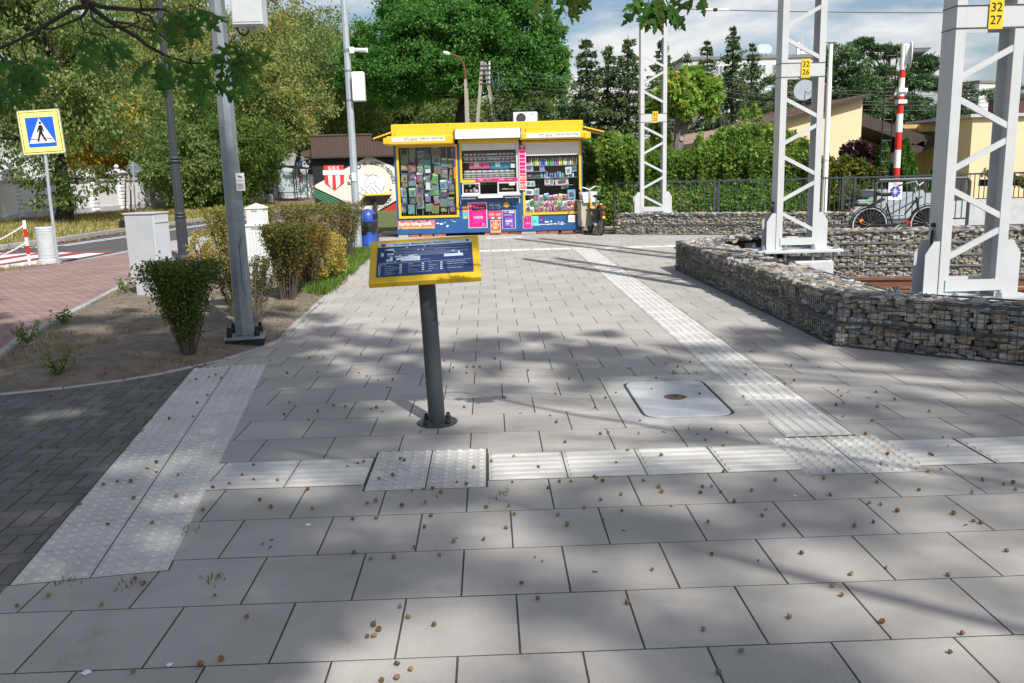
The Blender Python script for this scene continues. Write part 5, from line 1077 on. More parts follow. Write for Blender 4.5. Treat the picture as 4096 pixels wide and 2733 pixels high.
_, put, blk = poster('poster', M_pink, 1462, 1553, 1020, 1150, None, .014, lab='small magenta poster'); put('T', -.3, .36, .14, M_wht); blk('tag', M_black, .08, .24, .7, .14, 0, -.12); put('Dołączasz?', .08, .245, .55, M_wht); blk('card', MATS['hot_pink_print'], .05, -.12, .6, .42); put('WIĘCEJ', .05, -.1, .5, M_wht)
_, put, blk = poster('sticker', M_teal, 1556, 1618, 1024, 1122); blk('edge', M_wht, 0, -.46, .98, .06); put('Bez', -.08, .02, .4, M_navy); put('umowy', -.05, -.14, .55, M_navy)
_, put, blk = poster('sticker', M_pur, 1622, 1676, 1028, 1082); put('Play', -.1, -.2, .4, M_wht)
_, put, blk = poster('sticker', M_wht, 1912, 1980, 1016, 1085); put('VIRGIN', .02, .05, .7, M_redp2); put('MOBILE', .02, -.2, .7, M_redp2); blk('edge', M_redp2, .46, 0, .07, .9)
f, put, blk = poster('torn_sticker', M_sal, 226, 592, 1070, 1156); put('karta telegrosik', -.02, .10, .88, M_wht, bold=.015); blk('yellow_band', mat('yellow_print', (.80, .62, .06), .5, .15, 14), .01, -.38, .96, .22); put('nowe rozmowy telefoniczne', -.02, -.38, .85, M_redp2)
for u_, v_, an in ((-.36, .36, .5), (-.05, .44, -.3), (.08, .30, .8), (.3, .44, .2), (-.42, -.42, .4)): blk('torn_patch', M_blue, u_, v_, .08, .14, .0008, an)
rp_ = random.Random(4); mb = MB()
for i in range(18): a, b = rp_.choice([(640, 1100), (700, 1105), (770, 1090), (1640, 1100), (1700, 1098), (1760, 1096), (1820, 1094), (1860, 1094)]); a += rp_.uniform(-22, 22); b += rp_.uniform(-22, 22); c = kz(a, b); mb.box((c.x, KY-.003, c.z), (rp_.uniform(.02, .07), .003, rp_.uniform(.012, .04)), Matrix.Rotation(rp_.uniform(-.5, .5), 3, 'Y'))
mb.build('sticker_scraps', M_wht, kio)
kp('poster_strip', M_wht, KX(1618, 1100), KX(1880, 1100), KZ(1108, 1750), KZ(1103, 1750), KY-.004, KY-.001)
# pink phone advert strip on the right pillar
x0, x1 = KX(1424, 545), KX(1493, 545); ta = kp('hanging_advert', M_wht, x0, x1, KZ(766, 1460), KZ(328, 1460), KY-.075, KY-.06); text('T', 'lettering', M_wht, kp('head_card', M_pink, x0+.004, x1-.004, KZ(375, 1460), KZ(330, 1460), KY-.079, KY-.076, ta), ((x0+x1)/2, KY-.081, KZ(352, 1460)), (1, 0, 0), (0, 0, 1), width=.07, bold=.03)
for i in range(5):
    b0 = 382+76*i; cd = kp('card', M_pink if i < 3 else M_redp2, x0+.012, x1-.012, KZ(b0+70, 1460), KZ(b0, 1460), KY-.079, KY-.076, ta); text('WIĘCEJ' if i < 3 else 'БЕЗ', 'lettering', M_wht, cd, ((x0+x1)/2, KY-.081, KZ(b0+(32 if i < 3 else 30), 1460)), (1, 0, 0), (0, 0, 1), width=.13, shear=.15, bold=.012)
    if i > 2: text('ЛІМІТУ', 'lettering', M_wht, cd, ((x0+x1)/2, KY-.081, KZ(b0+52, 1460)), (1, 0, 0), (0, 0, 1), width=.13, shear=.15, bold=.012)
kp('side_advert', M_pur, KX(776, 440), KX(797, 440), KZ(540, 786), KZ(340, 786), KY-.036, KY-.031); kp('side_advert', M_ora, KX(780, 600), KX(802, 600), KZ(655, 790), KZ(545, 790), KY-.036, KY-.031)
# footing bricks
M_hb = mat('hollow_brick', (.42, .13, .065), .9, .2, 12, bump=.3)
for a0, a1, mt in ((340, 440, M_hb), (455, 570, M_hb), (585, 700, M_hb), (1085, 1196, M_hb), (1205, 1322, M_hb), (1330, 1442, mat('dark_brick', (.22, .075, .05), .9, .2, 12)), (1450, 1596, M_conc), (1605, 1706, M_hb), (1712, 1816, M_hb), (1842, 1962, M_hb), (1980, 2062, M_conc), (232, 330, M_conc)):
    kp('footing_brick', mt, KX(a0, 1200), KX(a1, 1200), -.01, ZB-.032, KY+.0, KY+.25, None, .008)
mat('pack_white', (.75, .75, .74), .4, .08, 10)
kp('footing_core', M_int, KX0+.15, KX1-.15, -.02, ZB-.035, KY+.26, KY+DEP-.1)
# display interior: back boards and shelves are parts of the kiosk, goods are things of their own
kp('back_board', M_int, LW[0]+.06, LW[1]-.06, wz0+.06, wz1-.02, KY+.22, KY+.24); kp('back_board', M_int, RW[0]+.06, RW[1]-.06, rz0+.06, rz1-.02, KY+.42, KY+.44); kp('back_board', M_int, CW[0]+.06, CW[1]-.06, hz0+.06, cz1-.02, KY+.42, KY+.44)
for i in range(9):
    x = LW[0]+.10+(LW[1]-LW[0]-.2)*i/8; kp('rack_wire', M_alu, x-.004, x+.004, wz0+.07, wz1-.08, KY+.12, KY+.128)
def magmat(i):
    rg = random.Random(i); h = rg.random(); import colorsys
    c1 = colorsys.hsv_to_rgb(h, rg.uniform(.3, .95), rg.uniform(.04, .36)); c2 = colorsys.hsv_to_rgb((h+rg.uniform(-.25, .25)) % 1, rg.uniform(.1, .8), rg.uniform(.04, .5)); return mat(f'cover_print_{i}', c1, .4, .1, 16, col2=c2, spec=.4)
CN = []
import colorsys
ORD = ['first', 'second', 'third', 'fourth', 'fifth', 'sixth', 'seventh', 'eighth', 'ninth', 'tenth']
TITLES = ['ANGORA', 'OGRÓD', 'Zielnik', 'motor', 'VIVA', 'Fakty', 'TINA', 'HISTORIA', 'KUCHNIA', 'NOWINY', 'FORTNITE', 'Lektura', 'WNĘTRZA', 'MAMA']
TM = [mat('title_'+n, c, .5, .05, 10) for n, c in (('red', (.6, .03, .03)), ('white', (.8, .8, .8)), ('yellow', (.8, .6, .05)), ('blue', (.04, .14, .5)), ('green', (.06, .32, .1)))]
TN = ['red', 'white', 'yellow', 'blue', 'green']
rk = random.Random(21); ncol, nrow = 7, 8
for r in range(nrow):
    for c_ in range(ncol):
        a = 285+80*c_+rk.uniform(-16, 16); b = 400+77*r+rk.uniform(-26, 26)
        if r == 0 and c_ in (0, 5): continue
        i = r*ncol+c_; p = kz(a, b, KY+.08); w_, h_ = rk.uniform(.13, .2), rk.uniform(.17, .26); ti = rk.randrange(5)
        t = thing('magazine', f'{TN[ti]}-titled magazine in left kiosk window, {ORD[r]} row from top, {ORD[c_]} from left', 'magazine', (p.x, KY+.07+rk.uniform(0, .03), p.z), 0, 'magazines in the left kiosk window', rot=(-.15+rk.uniform(-.05, .05), rk.gauss(0, .07), rk.gauss(0, .12)))
        MB().box((0, 0, 0), (w_, .005, h_)).build('cover', magmat(i % 40), t, world=False)
        MB().box((0, -.0035, h_*.38), (w_*.9, .002, h_*.17)).build('title_band', TM[ti], t, world=False)
        if i % 2 == 0: text(TITLES[(i//2) % len(TITLES)], 'lettering', TM[1] if ti != 1 else TM[0], t, (0, -.006, h_*.38), (1, 0, 0), (0, 0, 1), width=w_*.8, world=False)
        MB().box((w_*rk.uniform(-.15, .15), -.0035, -h_*.12), (w_*rk.uniform(.4, .7), .002, h_*rk.uniform(.35, .55))).build('cover_picture', magmat((i*7+3) % 40), t, world=False)
for (a, b, w_, h_, lab) in ((522, 580, .12, .09, 'small pale notice stuck inside the left kiosk window, upper one'), (525, 730, .11, .17, 'pale leaflet stuck inside the left kiosk window, below the small notice')):
    p = kz(a, b, KY+.03); tag(MB().box((p.x, KY+.03, p.z), (w_, .003, h_)).build('notice', mat('pale_notice', (.62, .72, .76), .5, .1, 20)), lab, 'notice')
# right window shelves and goods
M_shelf = mat('glass_shelf_edge', (.30, .36, .36), .3, .1, 10)
shz = [KZ(521, 1750), KZ(582, 1600), KZ(643, 1750), KZ(718, 1820)]
for zz, a0, a1 in ((shz[0], 1490, 2010), (shz[1], 1490, 1700), (shz[2], 1490, 2010), (shz[3], 1680, 1960)): kp('shelf', M_shelf, KX(a0), KX(a1), zz-.012, zz, KY+.06, KY+.41)
def bottle(label, x, z, h, r, mt, cap, y, grp):
    t = thing('bottle', label, 'bottle', (x, y, z), 0, grp); MB().lathe((0, 0, 0), [(r*.9, 0), (r, .01), (r, h*.68), (r*.75, h*.76), (r*.42, h*.80), (r*.42, h*.82)], 10).build('bottle_body', mt, t, world=False, smooth='auto'); MB().lathe((0, 0, 0), [(r*.5, h*.82), (r*.5, h*.99), (r*.4, h)], 10).build('cap', cap, t, world=False)
pal = [('pink', (.65, .05, .22)), ('white', (.8, .8, .8)), ('green', (.2, .5, .12)), ('yellow', (.8, .62, .05)), ('blue', (.04, .13, .5)), ('pale', (.72, .75, .62)), ('turquoise', (.15, .6, .6)), ('violet', (.4, .25, .6)), ('tan', (.5, .38, .25)), ('red', (.6, .04, .05))]
PM = {n: mat('plastic_'+n, c, .35, .04, 8, spec=.5) for n, c in pal}
seq = ['pink', 'pink', 'white', 'green', 'yellow', 'white', 'tan', 'blue', 'blue', 'pale', 'green', 'green', 'turquoise', 'violet', 'pink', 'white', 'yellow', 'pale', 'white', 'tan', 'white', 'green', 'red', 'white']
NO = ['first', 'second', 'third', 'fourth', 'fifth']; cnt_ = {}
for i, n in enumerate(seq):
    a = 1505+21.5*i+rk.uniform(-3, 3); k = cnt_.get(n, 0); cnt_[n] = k+1
    bottle(f'{n} bottle on top shelf of right kiosk window, {ORD[k]} {n} one from left', KX(a, 480), shz[0], rk.uniform(.15, .19), rk.uniform(.02, .026), PM[n], PM[rk.choice(['white', 'white', n])], KY+.12, 'bottles on the top shelf of the right kiosk window')
cnt_ = {}
for i in range(13):
    n = rk.choice(['blue', 'white', 'red', 'turquoise', 'violet', 'blue']); a = 1655+26*i+rk.uniform(-4, 4); k = cnt_.get(n, 0); cnt_[n] = k+1
    bottle(f'{n} jar on middle shelf of right kiosk window, {ORD[k]} {n} one from left', KX(a, 610), shz[2], rk.uniform(.09, .14), rk.uniform(.02, .03), PM[n], PM['white'], KY+.14, 'jars on the middle shelf of the right kiosk window')
cards = [(1523, 545, 80, 75, 'lavender packaged tights', (.45, .42, .62)), (1652, 555, 48, 60, 'blue and white packet', (.3, .4, .65)), (1912, 575, 55, 75, 'white picture card with dark print', (.75, .75, .78)), (1968, 555, 62, 60, 'sky blue packet', (.2, .45, .7)), (1703, 678, 50, 75, 'white card with pink dot', (.75, .68, .72)), (1748, 685, 50, 65, 'lilac patterned card', (.55, .45, .6)), (1848, 685, 130, 65, 'pink and white gift box', (.75, .5, .55)), (1558, 705, 48, 58, 'pale blue booklet', (.5, .65, .72)), (1518, 705, 40, 55, 'white booklet', (.75, .75, .75)), (1525, 790, 90, 60, 'white paper tray', (.78, .78, .78)), (1600, 785, 48, 68, 'grey framed card', (.45, .5, .52)), (1945, 810, 78, 90, 'blue blister pack hung at an angle', (.2, .45, .7)), (1880, 738, 75, 28, 'pale pencil case', (.55, .6, .55)), (1530, 625, 50, 30, 'magenta little box', (.5, .05, .25)), (1605, 625, 80, 30, 'dark green glittering toy', (.05, .12, .08))]
for j, (a, b, wa, hb, lab, cl_) in enumerate(cards):
    p = kz(a, b, KY+.1); s_ = .0025; t = thing('packet', f'{lab} in the right kiosk window', 'packet', (p.x, KY+.09+.004*j, p.z), 0, 'packets in the right kiosk window', rot=(-.12, rk.gauss(0, .1), 0)); MB().bevbox((0, 0, 0), (wa*s_, .02, hb*s_), .004).build('card', mat(f'packet_print_{j}', cl_, .35, .2, 26), t, world=False); MB().box((0, -.0125, -hb*s_*.05), (wa*s_*.6, .003, hb*s_*.5)).build('picture', magmat((j*5) % 40), t, world=False)
TC = [('pink', (.78, .25, .42)), ('yellow', (.8, .6, .1)), ('blue', (.12, .35, .65)), ('red', (.65, .08, .1)), ('white', (.8, .78, .78)), ('green', (.2, .5, .15)), ('orange', (.8, .3, .05)), ('lilac', (.55, .35, .6))]
for r in range(3):
    for c_ in range(11):
        a = 1510+46*c_+rk.uniform(-8, 8); b = 840+58*r+rk.uniform(-12, 12)
        if r == 0 and (c_ < 2 or c_ > 8): continue
        n, cl_ = rk.choice(TC[:1]*3+TC); p = kz(a, b, KY+.1); t = thing('toy_pack', f'{n} toy pack in right kiosk window, {ORD[r]} row from top, {ORD[c_] if c_ < 10 else "eleventh"} from left', 'toy', (p.x, KY+.13-.025*r+rk.uniform(0, .015), p.z), 0, 'toy packs in the right kiosk window', rot=(-.3, rk.gauss(0, .25), rk.gauss(0, .2)))
        w_, h_ = rk.uniform(.10, .15), rk.uniform(.14, .18); MB().bevbox((0, 0, 0), (w_, .012, h_), .004).build('card', mat('toy_'+n, cl_, .35, .25, 24), t, world=False); MB().bevbox((rk.uniform(-.01, .01), -.02, -h_*.1), (w_*.7, .03, h_*.5), .012).build('blister', magmat((r*11+c_*3) % 40), t, world=False); MB().box((0, -.007, h_*.38), (w_*.8, .003, h_*.12)).build('title', TM[1], t, world=False)
# middle window: cigarette packs in rows, two wide adverts
for r, (b, n, y_) in enumerate(((418, 26, .1), (465, 24, .1), (585, 27, .1), (628, 26, .1))):
    zz = KZ(b+22); kp('pack_shelf', M_alu, KX(868), KX(1395), zz-.014, zz, KY+.06, KY+.2)
    for i in range(n):
        a = 880+(505/n)*(i+.5); w_ = 505/n*.0025*.86; t = thing('cigarette_pack', f'small cigarette pack in the {ORD[r]} row from the top behind the middle kiosk window', 'pack', (KX(a, b), KY+.1, zz), 0, 'cigarette packs behind the middle kiosk window')
        MB().bb((-w_/2, -.012, .001), (w_/2, .012, .085)).build('pack_body', [mat('pack_white', (.75, .75, .74), .4, .08, 10), mat('pack_grey', (.35, .36, .37), .4, .08, 10)][i % 3 == 0] if r not in (0, 1) else [mat('pack_pale_blue', (.45, .6, .68), .4, .08, 10), MATS['pack_white'], mat('pack_pink', (.5, .12, .2), .4, .1, 10)][(i*7//5) % 3], t, world=False); MB().bb((-w_/2, -.014, .012), (w_/2, -.0125, .045)).build('warning_label', M_gryt, t, world=False)
for a0, a1, n, cl_ in ((935, 1135, 'pink', (.62, .10, .28)), (1145, 1338, 'blue', (.03, .25, .42))):
    p = kz((a0+a1)/2, 522, KY+.1); t = thing('advert_card', f'{n} advert card between the cigarette rows of the middle kiosk window', 'advert', (p.x, KY+.12, p.z), 0); MB().box((0, 0, 0), ((a1-a0)*.0025, .01, .17)).build('card', mat('advert_'+n, cl_, .4, .15, 8), t, world=False)
    for i in range(2): MB().box((-.1+.06*i, -.007, .02), (.05, .004, .09)).build('pack_picture', M_wht, t, world=False)
    MB().cyl((.06, -.006, -.03), (.06, -.009, -.03), .018, None, 12).build('logo', M_black, t, world=False)
for a, b, h_, n in ((940, 722, .07, 'pale blue triangular card'), (1005, 722, .06, 'pale blue square card'), (905, 775, .05, 'red lighter box'), (950, 775, .055, 'green gum box'), (985, 765, .1, 'pink tall box'), (1005, 775, .06, 'round white sticker'), (1365, 528, .1, 'white carton at the right of the adverts')):
    p = kz(a, b, KY+.04); tag(MB().bevbox((p.x, KY+.05, p.z), (.06 if 'carton' not in n else .11, .03, h_), .004).build('small_box', mat('box_'+n.split()[0], dict(pale=(.35, .6, .7), red=(.5, .08, .08), green=(.2, .5, .2), pink=(.7, .2, .35), round=(.8, .8, .8), white=(.8, .8, .8))[n.split()[0]], .4, .1, 10)), f'{n} behind the kiosk hatch glass', 'box')
p = kz(1355, 708, KY); tag(MB().box((p.x, KY-.035, p.z), (.14, .003, .06)).build('notice', M_wht), 'small white notice on the right hatch pane of the kiosk', 'notice')
p = kz(1315, 757, KY+.05); tag(MB().bevbox((p.x, KY+.06, p.z), (.30, .05, .03), .004).build('wooden_tray', mat('tray_wood', (.45, .36, .2), .7, .15, 20)), 'pale wooden tray behind the right hatch pane', 'tray')
# air conditioner on the roof
p0, p1 = kz(1370, 74, KY+.7), kz(1605, -8, KY+.7)
ac = thing('air_conditioner', 'white air conditioner unit standing on the kiosk roof', 'air conditioner', ((p0.x+p1.x)/2, KY+.7, ZT-.03)); zz = p1.z-ZT+.03; hw = (p1.x-p0.x)/2
MB().bevbox((0, .14, zz/2+.02), (2*hw, .26, zz-.04), .015).build('casing', M_wht, ac, world=False); MB().cyl((-hw*.36, .012, zz*.52), (-hw*.36, -.004, zz*.52), zz*.38, None, 24).build('fan_recess', mat('fan_grey', (.06, .065, .07), .6, .2, 20), ac, world=False)
for i in range(5): MB().lathe((-hw*.36, -.01, zz*.52), [(zz*.38*(i+1)/5+.004, 0), (zz*.38*(i+1)/5+.004, .004), (zz*.38*(i+1)/5-.004, .004), (zz*.38*(i+1)/5-.004, 0)], 24, Matrix.Rotation(R_(90), 3, 'X')).build('grille_ring', M_gryt, ac, world=False)
for i in range(6): a = i*math.pi/6; MB().bar((-hw*.36-math.cos(a)*zz*.38, -.012, zz*.52-math.sin(a)*zz*.38), (-hw*.36+math.cos(a)*zz*.38, -.012, zz*.52+math.sin(a)*zz*.38), .006, .004).build('grille_spoke', M_gryt, ac, world=False)
for x in (-hw*.7, hw*.7): MB().bb((x-.04, .02, 0), (x+.04, .26, .022)).build('foot', M_gryt, ac, world=False)
text('REMKO', 'lettering', M_gryt, ac, (hw*.55, .008, zz*.78), (1, 0, 0), (0, 0, 1), width=.13, world=False)
# ================================================================== street furniture
M_anth = mat('anthracite_paint', (.035, .04, .048), .45, .1, 6, spec=.5)
M_galv = mat('galvanised_steel', (.22, .255, .275), .45, .12, 14, metal=.35, bump=.04, bscale=40)
M_galvl = mat('pale_galvanised_steel', (.40, .45, .48), .45, .08, 10, metal=.25)
M_ybrd = mat('board_yellow', (.72, .46, .02), .4, .05, 6)
M_mapnavy = mat('map_navy', (.028, .045, .13), .35, .05, 6)
M_mappale = mat('map_pale', (.48, .58, .66), .4, .05, 6)
M_mapline = mat('map_line', (.20, .25, .36), .4, .05, 6)
def board(label, base, yaw, full=True, tilt=R_(33), H=1.02, W=.655, L=.40, lean=0):
    t = thing('map_board', label, 'map board', base, 0, None, (0, lean, yaw))
    MB().lathe((0, 0, 0), [(.126, 0), (.126, .008), (.120, .012)], 28).build('base_flange', M_anth, t, world=False)
    for a in range(4): q = R_(45+90*a); MB().lathe((.096*math.cos(q), .096*math.sin(q), .012), [(.016, 0), (.016, .014), (.011, .022), (.012, .03), (.004, .034)], 10).build('bolt', M_black, t, world=False)
    MB().cyl((0, 0, .01), (0, 0, H-.04), .051, None, 24).build('post', M_anth, t, world=False, smooth='auto')
    Mx = Matrix.Rotation(tilt, 3, 'X'); C = Vector((0, 0, H))
    tr_ = lambda x, y, z: C+Mx @ Vector((x, y, z))
    tray = MB().bevbox(C+Mx @ Vector((0, 0, -.022)), (W, L, .042), .006, Mx).build('tray', M_ybrd, t, world=False)
    MB().box(C+Mx @ Vector((0, 0, -.047)), (W-.03, L-.03, .006), Mx).build('underside', mat('board_black', (.02, .02, .022), .6, .2, 8), t, world=False)
    for x in (-.18, .2): MB().cyl(tr_(x, -L/2-.003, -.024), tr_(x, -L/2+.002, -.024), .007, None, 8).build('rivet', M_boltm, t, world=False)
    if not full: return t
    w_, l_ = W-.085, L-.085; mp_ = MB().box(tr_(0, .005, .0005), (w_, l_, .003), Mx).build('map_sheet', M_mapnavy, t, world=False); X = Mx @ Vector((1, 0, 0)); Y = Mx @ Vector((0, 1, 0))
    def bx(nm, mt, u0, v0, u1, v1, z=.0028, par=None): return MB().box(tr_((u0+u1)/2*w_-w_/2, (v0+v1)/2*l_-l_/2+.005, z), (abs(u1-u0)*w_, abs(v1-v0)*l_, .0008), Mx).build(nm, mt, par or mp_, world=False)
    def tx(s, u_, v_, wd, mt=M_mappale, z=.0045, **k): return text(s, 'lettering', mt, mp_, tr_(u_*w_-w_/2, v_*l_-l_/2+.005, z), X, Y, width=wd*w_, world=False, **k)
    bx('header', M_mappale, 0, .88, 1, 1); tx('Grodzisk Mazowiecki Radońska', .47, .94, .60, M_mapnavy, bold=.012)
    tx('WKD', .06, .935, .045, M_mapnavy, bold=.03); MB().lathe(tr_(.06*w_-w_/2, .935*l_-l_/2+.005, .0036), [(.0155, 0), (.0155, .0006), (.012, .0006), (.012, 0)], 18, Mx).build('logo_ring', M_redp2, mp_, world=False); tx('N', .955, .95, .012, M_mapnavy); MB().lathe(tr_(.955*w_-w_/2, .95*l_-l_/2+.005, .0036), [(.010, 0), (.010, .0006), (.0085, .0006), (.0085, 0)], 16, Mx).build('north_ring', M_mapnavy, mp_, world=False)
    for v_, u0, u1, th in ((.80, .18, .58, .010), (.765, .18, .76, .004), (.745, .6, .96, .004), (.70, .18, .72, .004), (.668, .18, .96, .008), (.64, .18, .96, .008), (.615, .18, .86, .004), (.58, .10, .75, .004), (.83, .55, .96, .004)): bx('track_line', M_mapline if th > .005 else M_mappale, u0, v_, u1, v_+th)
    for u0, v0, u1, v1 in ((.105, .765, .175, .815), (.105, .625, .175, .675), (.04, .60, .07, .70), (.135, .44, .165, .57), (.10, .44, .13, .50), (.185, .555, .25, .585), (.25, .42, .45, .56), (.33, .55, .39, .60), (.70, .49, .90, .57), (.85, .57, .868, .65), (.2, .46, .25, .53)): bx('building_plan', M_mappale, u0, v0, u1, v1)
    for i in range(6): bx('plan_line', M_mapnavy, .26+.032*i, .42, .2615+.032*i, .52, .0036)
    for u_, v_ in ((.31, .835), (.50, .845), (.09, .79), (.18, .73), (.43, .745), (.48, .74), (.41, .60), (.24, .60), (.29, .53), (.33, .51), (.80, .66), (.19, .41)): q_ = bx('map_icon', M_wht, u_-.011, v_-.012, u_+.011, v_+.012, .0036); bx('icon_mark', M_mapnavy, u_-.006, v_-.006, u_+.006, v_+.006, .0044, mp_)
    bx('rule', M_mappale, .02, .372, .98, .377); tx('← ul. Radońska', .10, .395, .12); tx('bydynek stacji'.replace('byd', 'bud'), .50, .44, .1); tx('legenda', .06, .335, .075, bold=.01)
    rowsL = [(.03, .09, ['tu jesteś', 'ścieżka dotykowa', 'plan dworca', 'wejście', 'poczekalnia']), (.25, .33, ['sklep', 'parking rowerowy', 'kasa', 'ogrodzenie', 'informacja pasażerska SOS']), (.48, .54, ['tor', 'biletomat', 'ławka', 'peron 1, 2']), (.67, .73, ['przejście dla pieszych', 'toaleta ogólnodostępna', 'wiata przystankowa', 'strefa niedostępna'])]
    for ui, ut, ls_ in rowsL:
        for i, s_ in enumerate(ls_):
            v_ = .285-.058*i if ui < .2 else .325-.062*i; ic = bx('legend_icon', M_wht, ui-.011, v_-.014, ui+.011, v_+.014); bx('icon_mark', M_mapnavy, ui-.005, v_-.006, ui+.006, v_+.006, .0038); text(s_, 'lettering', M_mappale, mp_, tr_(ut*w_-w_/2, v_*l_-l_/2+.005, .0045), X, Y, size=.0125, align='LEFT', world=False)
    return t
board('yellow-framed navy station map board on a dark post in the middle of the square', (-.355, 5.2, 0), R_(1.5), lean=R_(-1.7))
board('yellow-framed map board seen from behind, by the blue bin', (-2.42, 18.9, 0), R_(218), False, W=.66, L=.42, H=1.02)
# galvanised lamp post, eight sided, on a plate with capped bolts
def lamp_post(label, base, r0, r1, H, lean=(0, 0), n=8, mt=M_galv):
    t = thing('lamp_post', label, 'lamp post', base); mb = MB(); mb.cyl((0, 0, .03), (lean[0], lean[1], H), r0, r1, n); mb.build('post', mt, t, world=False); return t
lp = lamp_post('thick galvanised eight-sided post with control box and camera notice, near left', (-2.30, 8.05, .06), .088, .050, 6., (.0, 0))
MB().bevbox((0, 0, .014), (.36, .36, .026), .006, Matrix.Rotation(R_(12), 3, 'Z')).build('base_plate', M_galv, lp, world=False); MB().bevbox((.0, .0, -.06), (.34, .34, .12), .01, Matrix.Rotation(R_(12), 3, 'Z')).build('footing', M_black, lp, world=False)
for a in (40, 130, 220, 310): q = R_(a+12); MB().lathe((.175*math.cos(q), .175*math.sin(q), .027), [(.026, 0), (.026, .04), (.018, .052), (.017, .085), (.006, .092)], 12).build('bolt_cap', M_black, lp, world=False)
p = dp(1000, 48, 8.0); bxo = MB().bevbox((p.x, 7.98, p.z+.18), (.26, .20, .62), .012).build('control_box', mat('control_box_grey', (.55, .57, .58), .5, .06, 6), lp); MB().bb((p.x-.115, 7.875, p.z-.1), (p.x+.115, 7.879, p.z+.46)).build('box_door', MATS['control_box_grey'], bxo)
MB().tube([(p.x-.02, 7.98, p.z-.13), (p.x-.02, 7.98, p.z-.17), (p.x-.06, 7.98, p.z-.2), (p.x-.1, 8.0, p.z-.18), (p.x-.13, 8.0, p.z-.12)], .009, 6).build('cable_loop', M_cable, lp); MB().cyl((p.x-.02, 7.98, p.z-.15), (p.x-.02, 7.98, p.z-.12), .018, None, 8).build('gland', M_galvl, lp); MB().cyl((p.x+.03, 7.98, p.z-.15), (p.x+.03, 7.98, p.z-.12), .018, None, 8).build('gland', M_galvl, lp)
for zz in (p.z-.02, p.z+.25): MB().lathe((-2.3, 8.05, zz), [(.077, -.012), (.077, .012), (.066, .012), (.066, -.012)], 12).build('band', M_galv, lp)
p = dp(961, 728, 7.96); st_ = MB().box((p.x, 7.962, p.z), (.075, .004, .155), Matrix.Rotation(R_(18), 3, 'Z')).build('notice_sticker', M_wht, lp); Xs = Vector((math.cos(R_(18)), math.sin(R_(18)), 0)); fy = Vector((math.sin(R_(18)), -math.cos(R_(18)), 0))*.0035
text('MONITORING', 'lettering', M_black, st_, Vector((p.x, 7.962, p.z+.012))+fy, Xs, (0, 0, 1), width=.055, bold=.02)
for i in range(4): MB().box(Vector((p.x, 7.962, p.z-.02-.012*i))+fy*.9, (.06-.01*(i % 2), .001, .0045), Matrix.Rotation(R_(18), 3, 'Z')).build('print_line', M_gryt, st_)
MB().box(Vector((p.x, 7.962, p.z+.045))+fy*.9, (.035, .001, .016), Matrix.Rotation(R_(18), 3, 'Z') @ Matrix.Rotation(R_(20), 3, 'Y')).build('camera_symbol', M_gryt, st_); MB().box(Vector((p.x-.012, 7.962, p.z+.03))+fy*.9, (.006, .001, .02), Matrix.Rotation(R_(18), 3, 'Z')).build('camera_symbol', M_gryt, st_)
MB().tube([(-2.22, 7.99, 1.0), (-2.245, 7.968, .98), (-2.26, 7.958, .9), (-2.262, 7.954, .6), (-2.25, 7.95, .5), (-2.225, 7.96, .48)], .0035, 4).build('thin_wire', M_cable, lp)
lp2 = lamp_post('pale slim CCTV pole with white camera and box, left of the kiosk', (-2.62, 17.55, 0), .078, .050, 7.5, (.0, 0), 8, M_galvl)
p0, p1 = dp(1406, 290, 17.5), dp(1461, 405, 17.5); b2 = MB().bevbox(((p0.x+p1.x)/2+.01, 17.48, (p0.z+p1.z)/2), (p1.x-p0.x, .2, p0.z-p1.z), .012).build('cabinet_box', M_wht, lp2)
for zz in (p0.z+.04, p1.z+.03): MB().lathe((-2.62, 17.55, zz), [(.075, -.012), (.075, .012), (.055, .012), (.055, -.012)], 10).build('band', M_galv, lp2)
MB().tube([(p0.x+.1, 17.5, p1.z), (p0.x+.1, 17.5, p1.z-.06), (p0.x, 17.52, p1.z-.08), (-2.56, 17.55, p1.z-.04)], .008, 5).build('cable_loop', M_cable, lp2)
q0 = dp(1418, 200, 17.5); cmr = MB().cyl((q0.x, 17.5, q0.z), (q0.x+.23, 17.42, q0.z-.02), .036, None, 14).build('camera', M_wht, lp2); MB().cyl((q0.x+.22, 17.425, q0.z-.018), (q0.x+.25, 17.413, q0.z-.022), .042, None, 14).build('lens_hood', M_wht, cmr); MB().bb((q0.x-.09, 17.45, q0.z-.06), (q0.x-.01, 17.55, q0.z+.05)).build('camera_bracket', M_wht, lp2); MB().lathe((-2.62, 17.55, q0.z), [(.07, -.03), (.07, .03), (.05, .03), (.05, -.03)], 10).build('band', M_galv, lp2)
p = dp(1415, 708, 17.45); MB().box((p.x, 17.467, p.z), (.085, .004, .16)).build('notice_sticker', M_wht, lp2)
# fluted dark lamp post
b = (-5.9, 17.0, 0); t = thing('lamp_post', 'dark grey fluted lamp post behind the grey cabinet', 'lamp post', b); mb = MB()
H0 = dp(715, 868, 17).z; H1 = dp(706, 646, 17).z
def fluted(mb, z0, z1, r0, r1, n=12):
    vs = []
    for z, r in ((z0, r0), (z1, r1)):
        for i in range(2*n): a = math.pi*i/n; q = r if i % 2 == 0 else r*.9; vs.append((q*math.cos(a), q*math.sin(a), z))
    k = 2*n; mb.add(vs, [(i, (i+1) % k, k+(i+1) % k, k+i) for i in range(k)]+[tuple(range(k-1, -1, -1)), tuple(range(k, 2*k))])
for z0, z1, r0, r1 in ((0, H0, .105, .098), (H0, H1, .092, .085), (H1, 6.2, .075, .05)): m_ = MB(); fluted(m_, z0, z1, r0, r1); m_.build('shaft', M_anth, t, world=False)
for z in (H0, H0+.06, H1, H1+.06): MB().lathe((0, 0, z), [(.10, -.02), (.112, 0), (.10, .02)], 16).build('ring', M_anth, t, world=False)
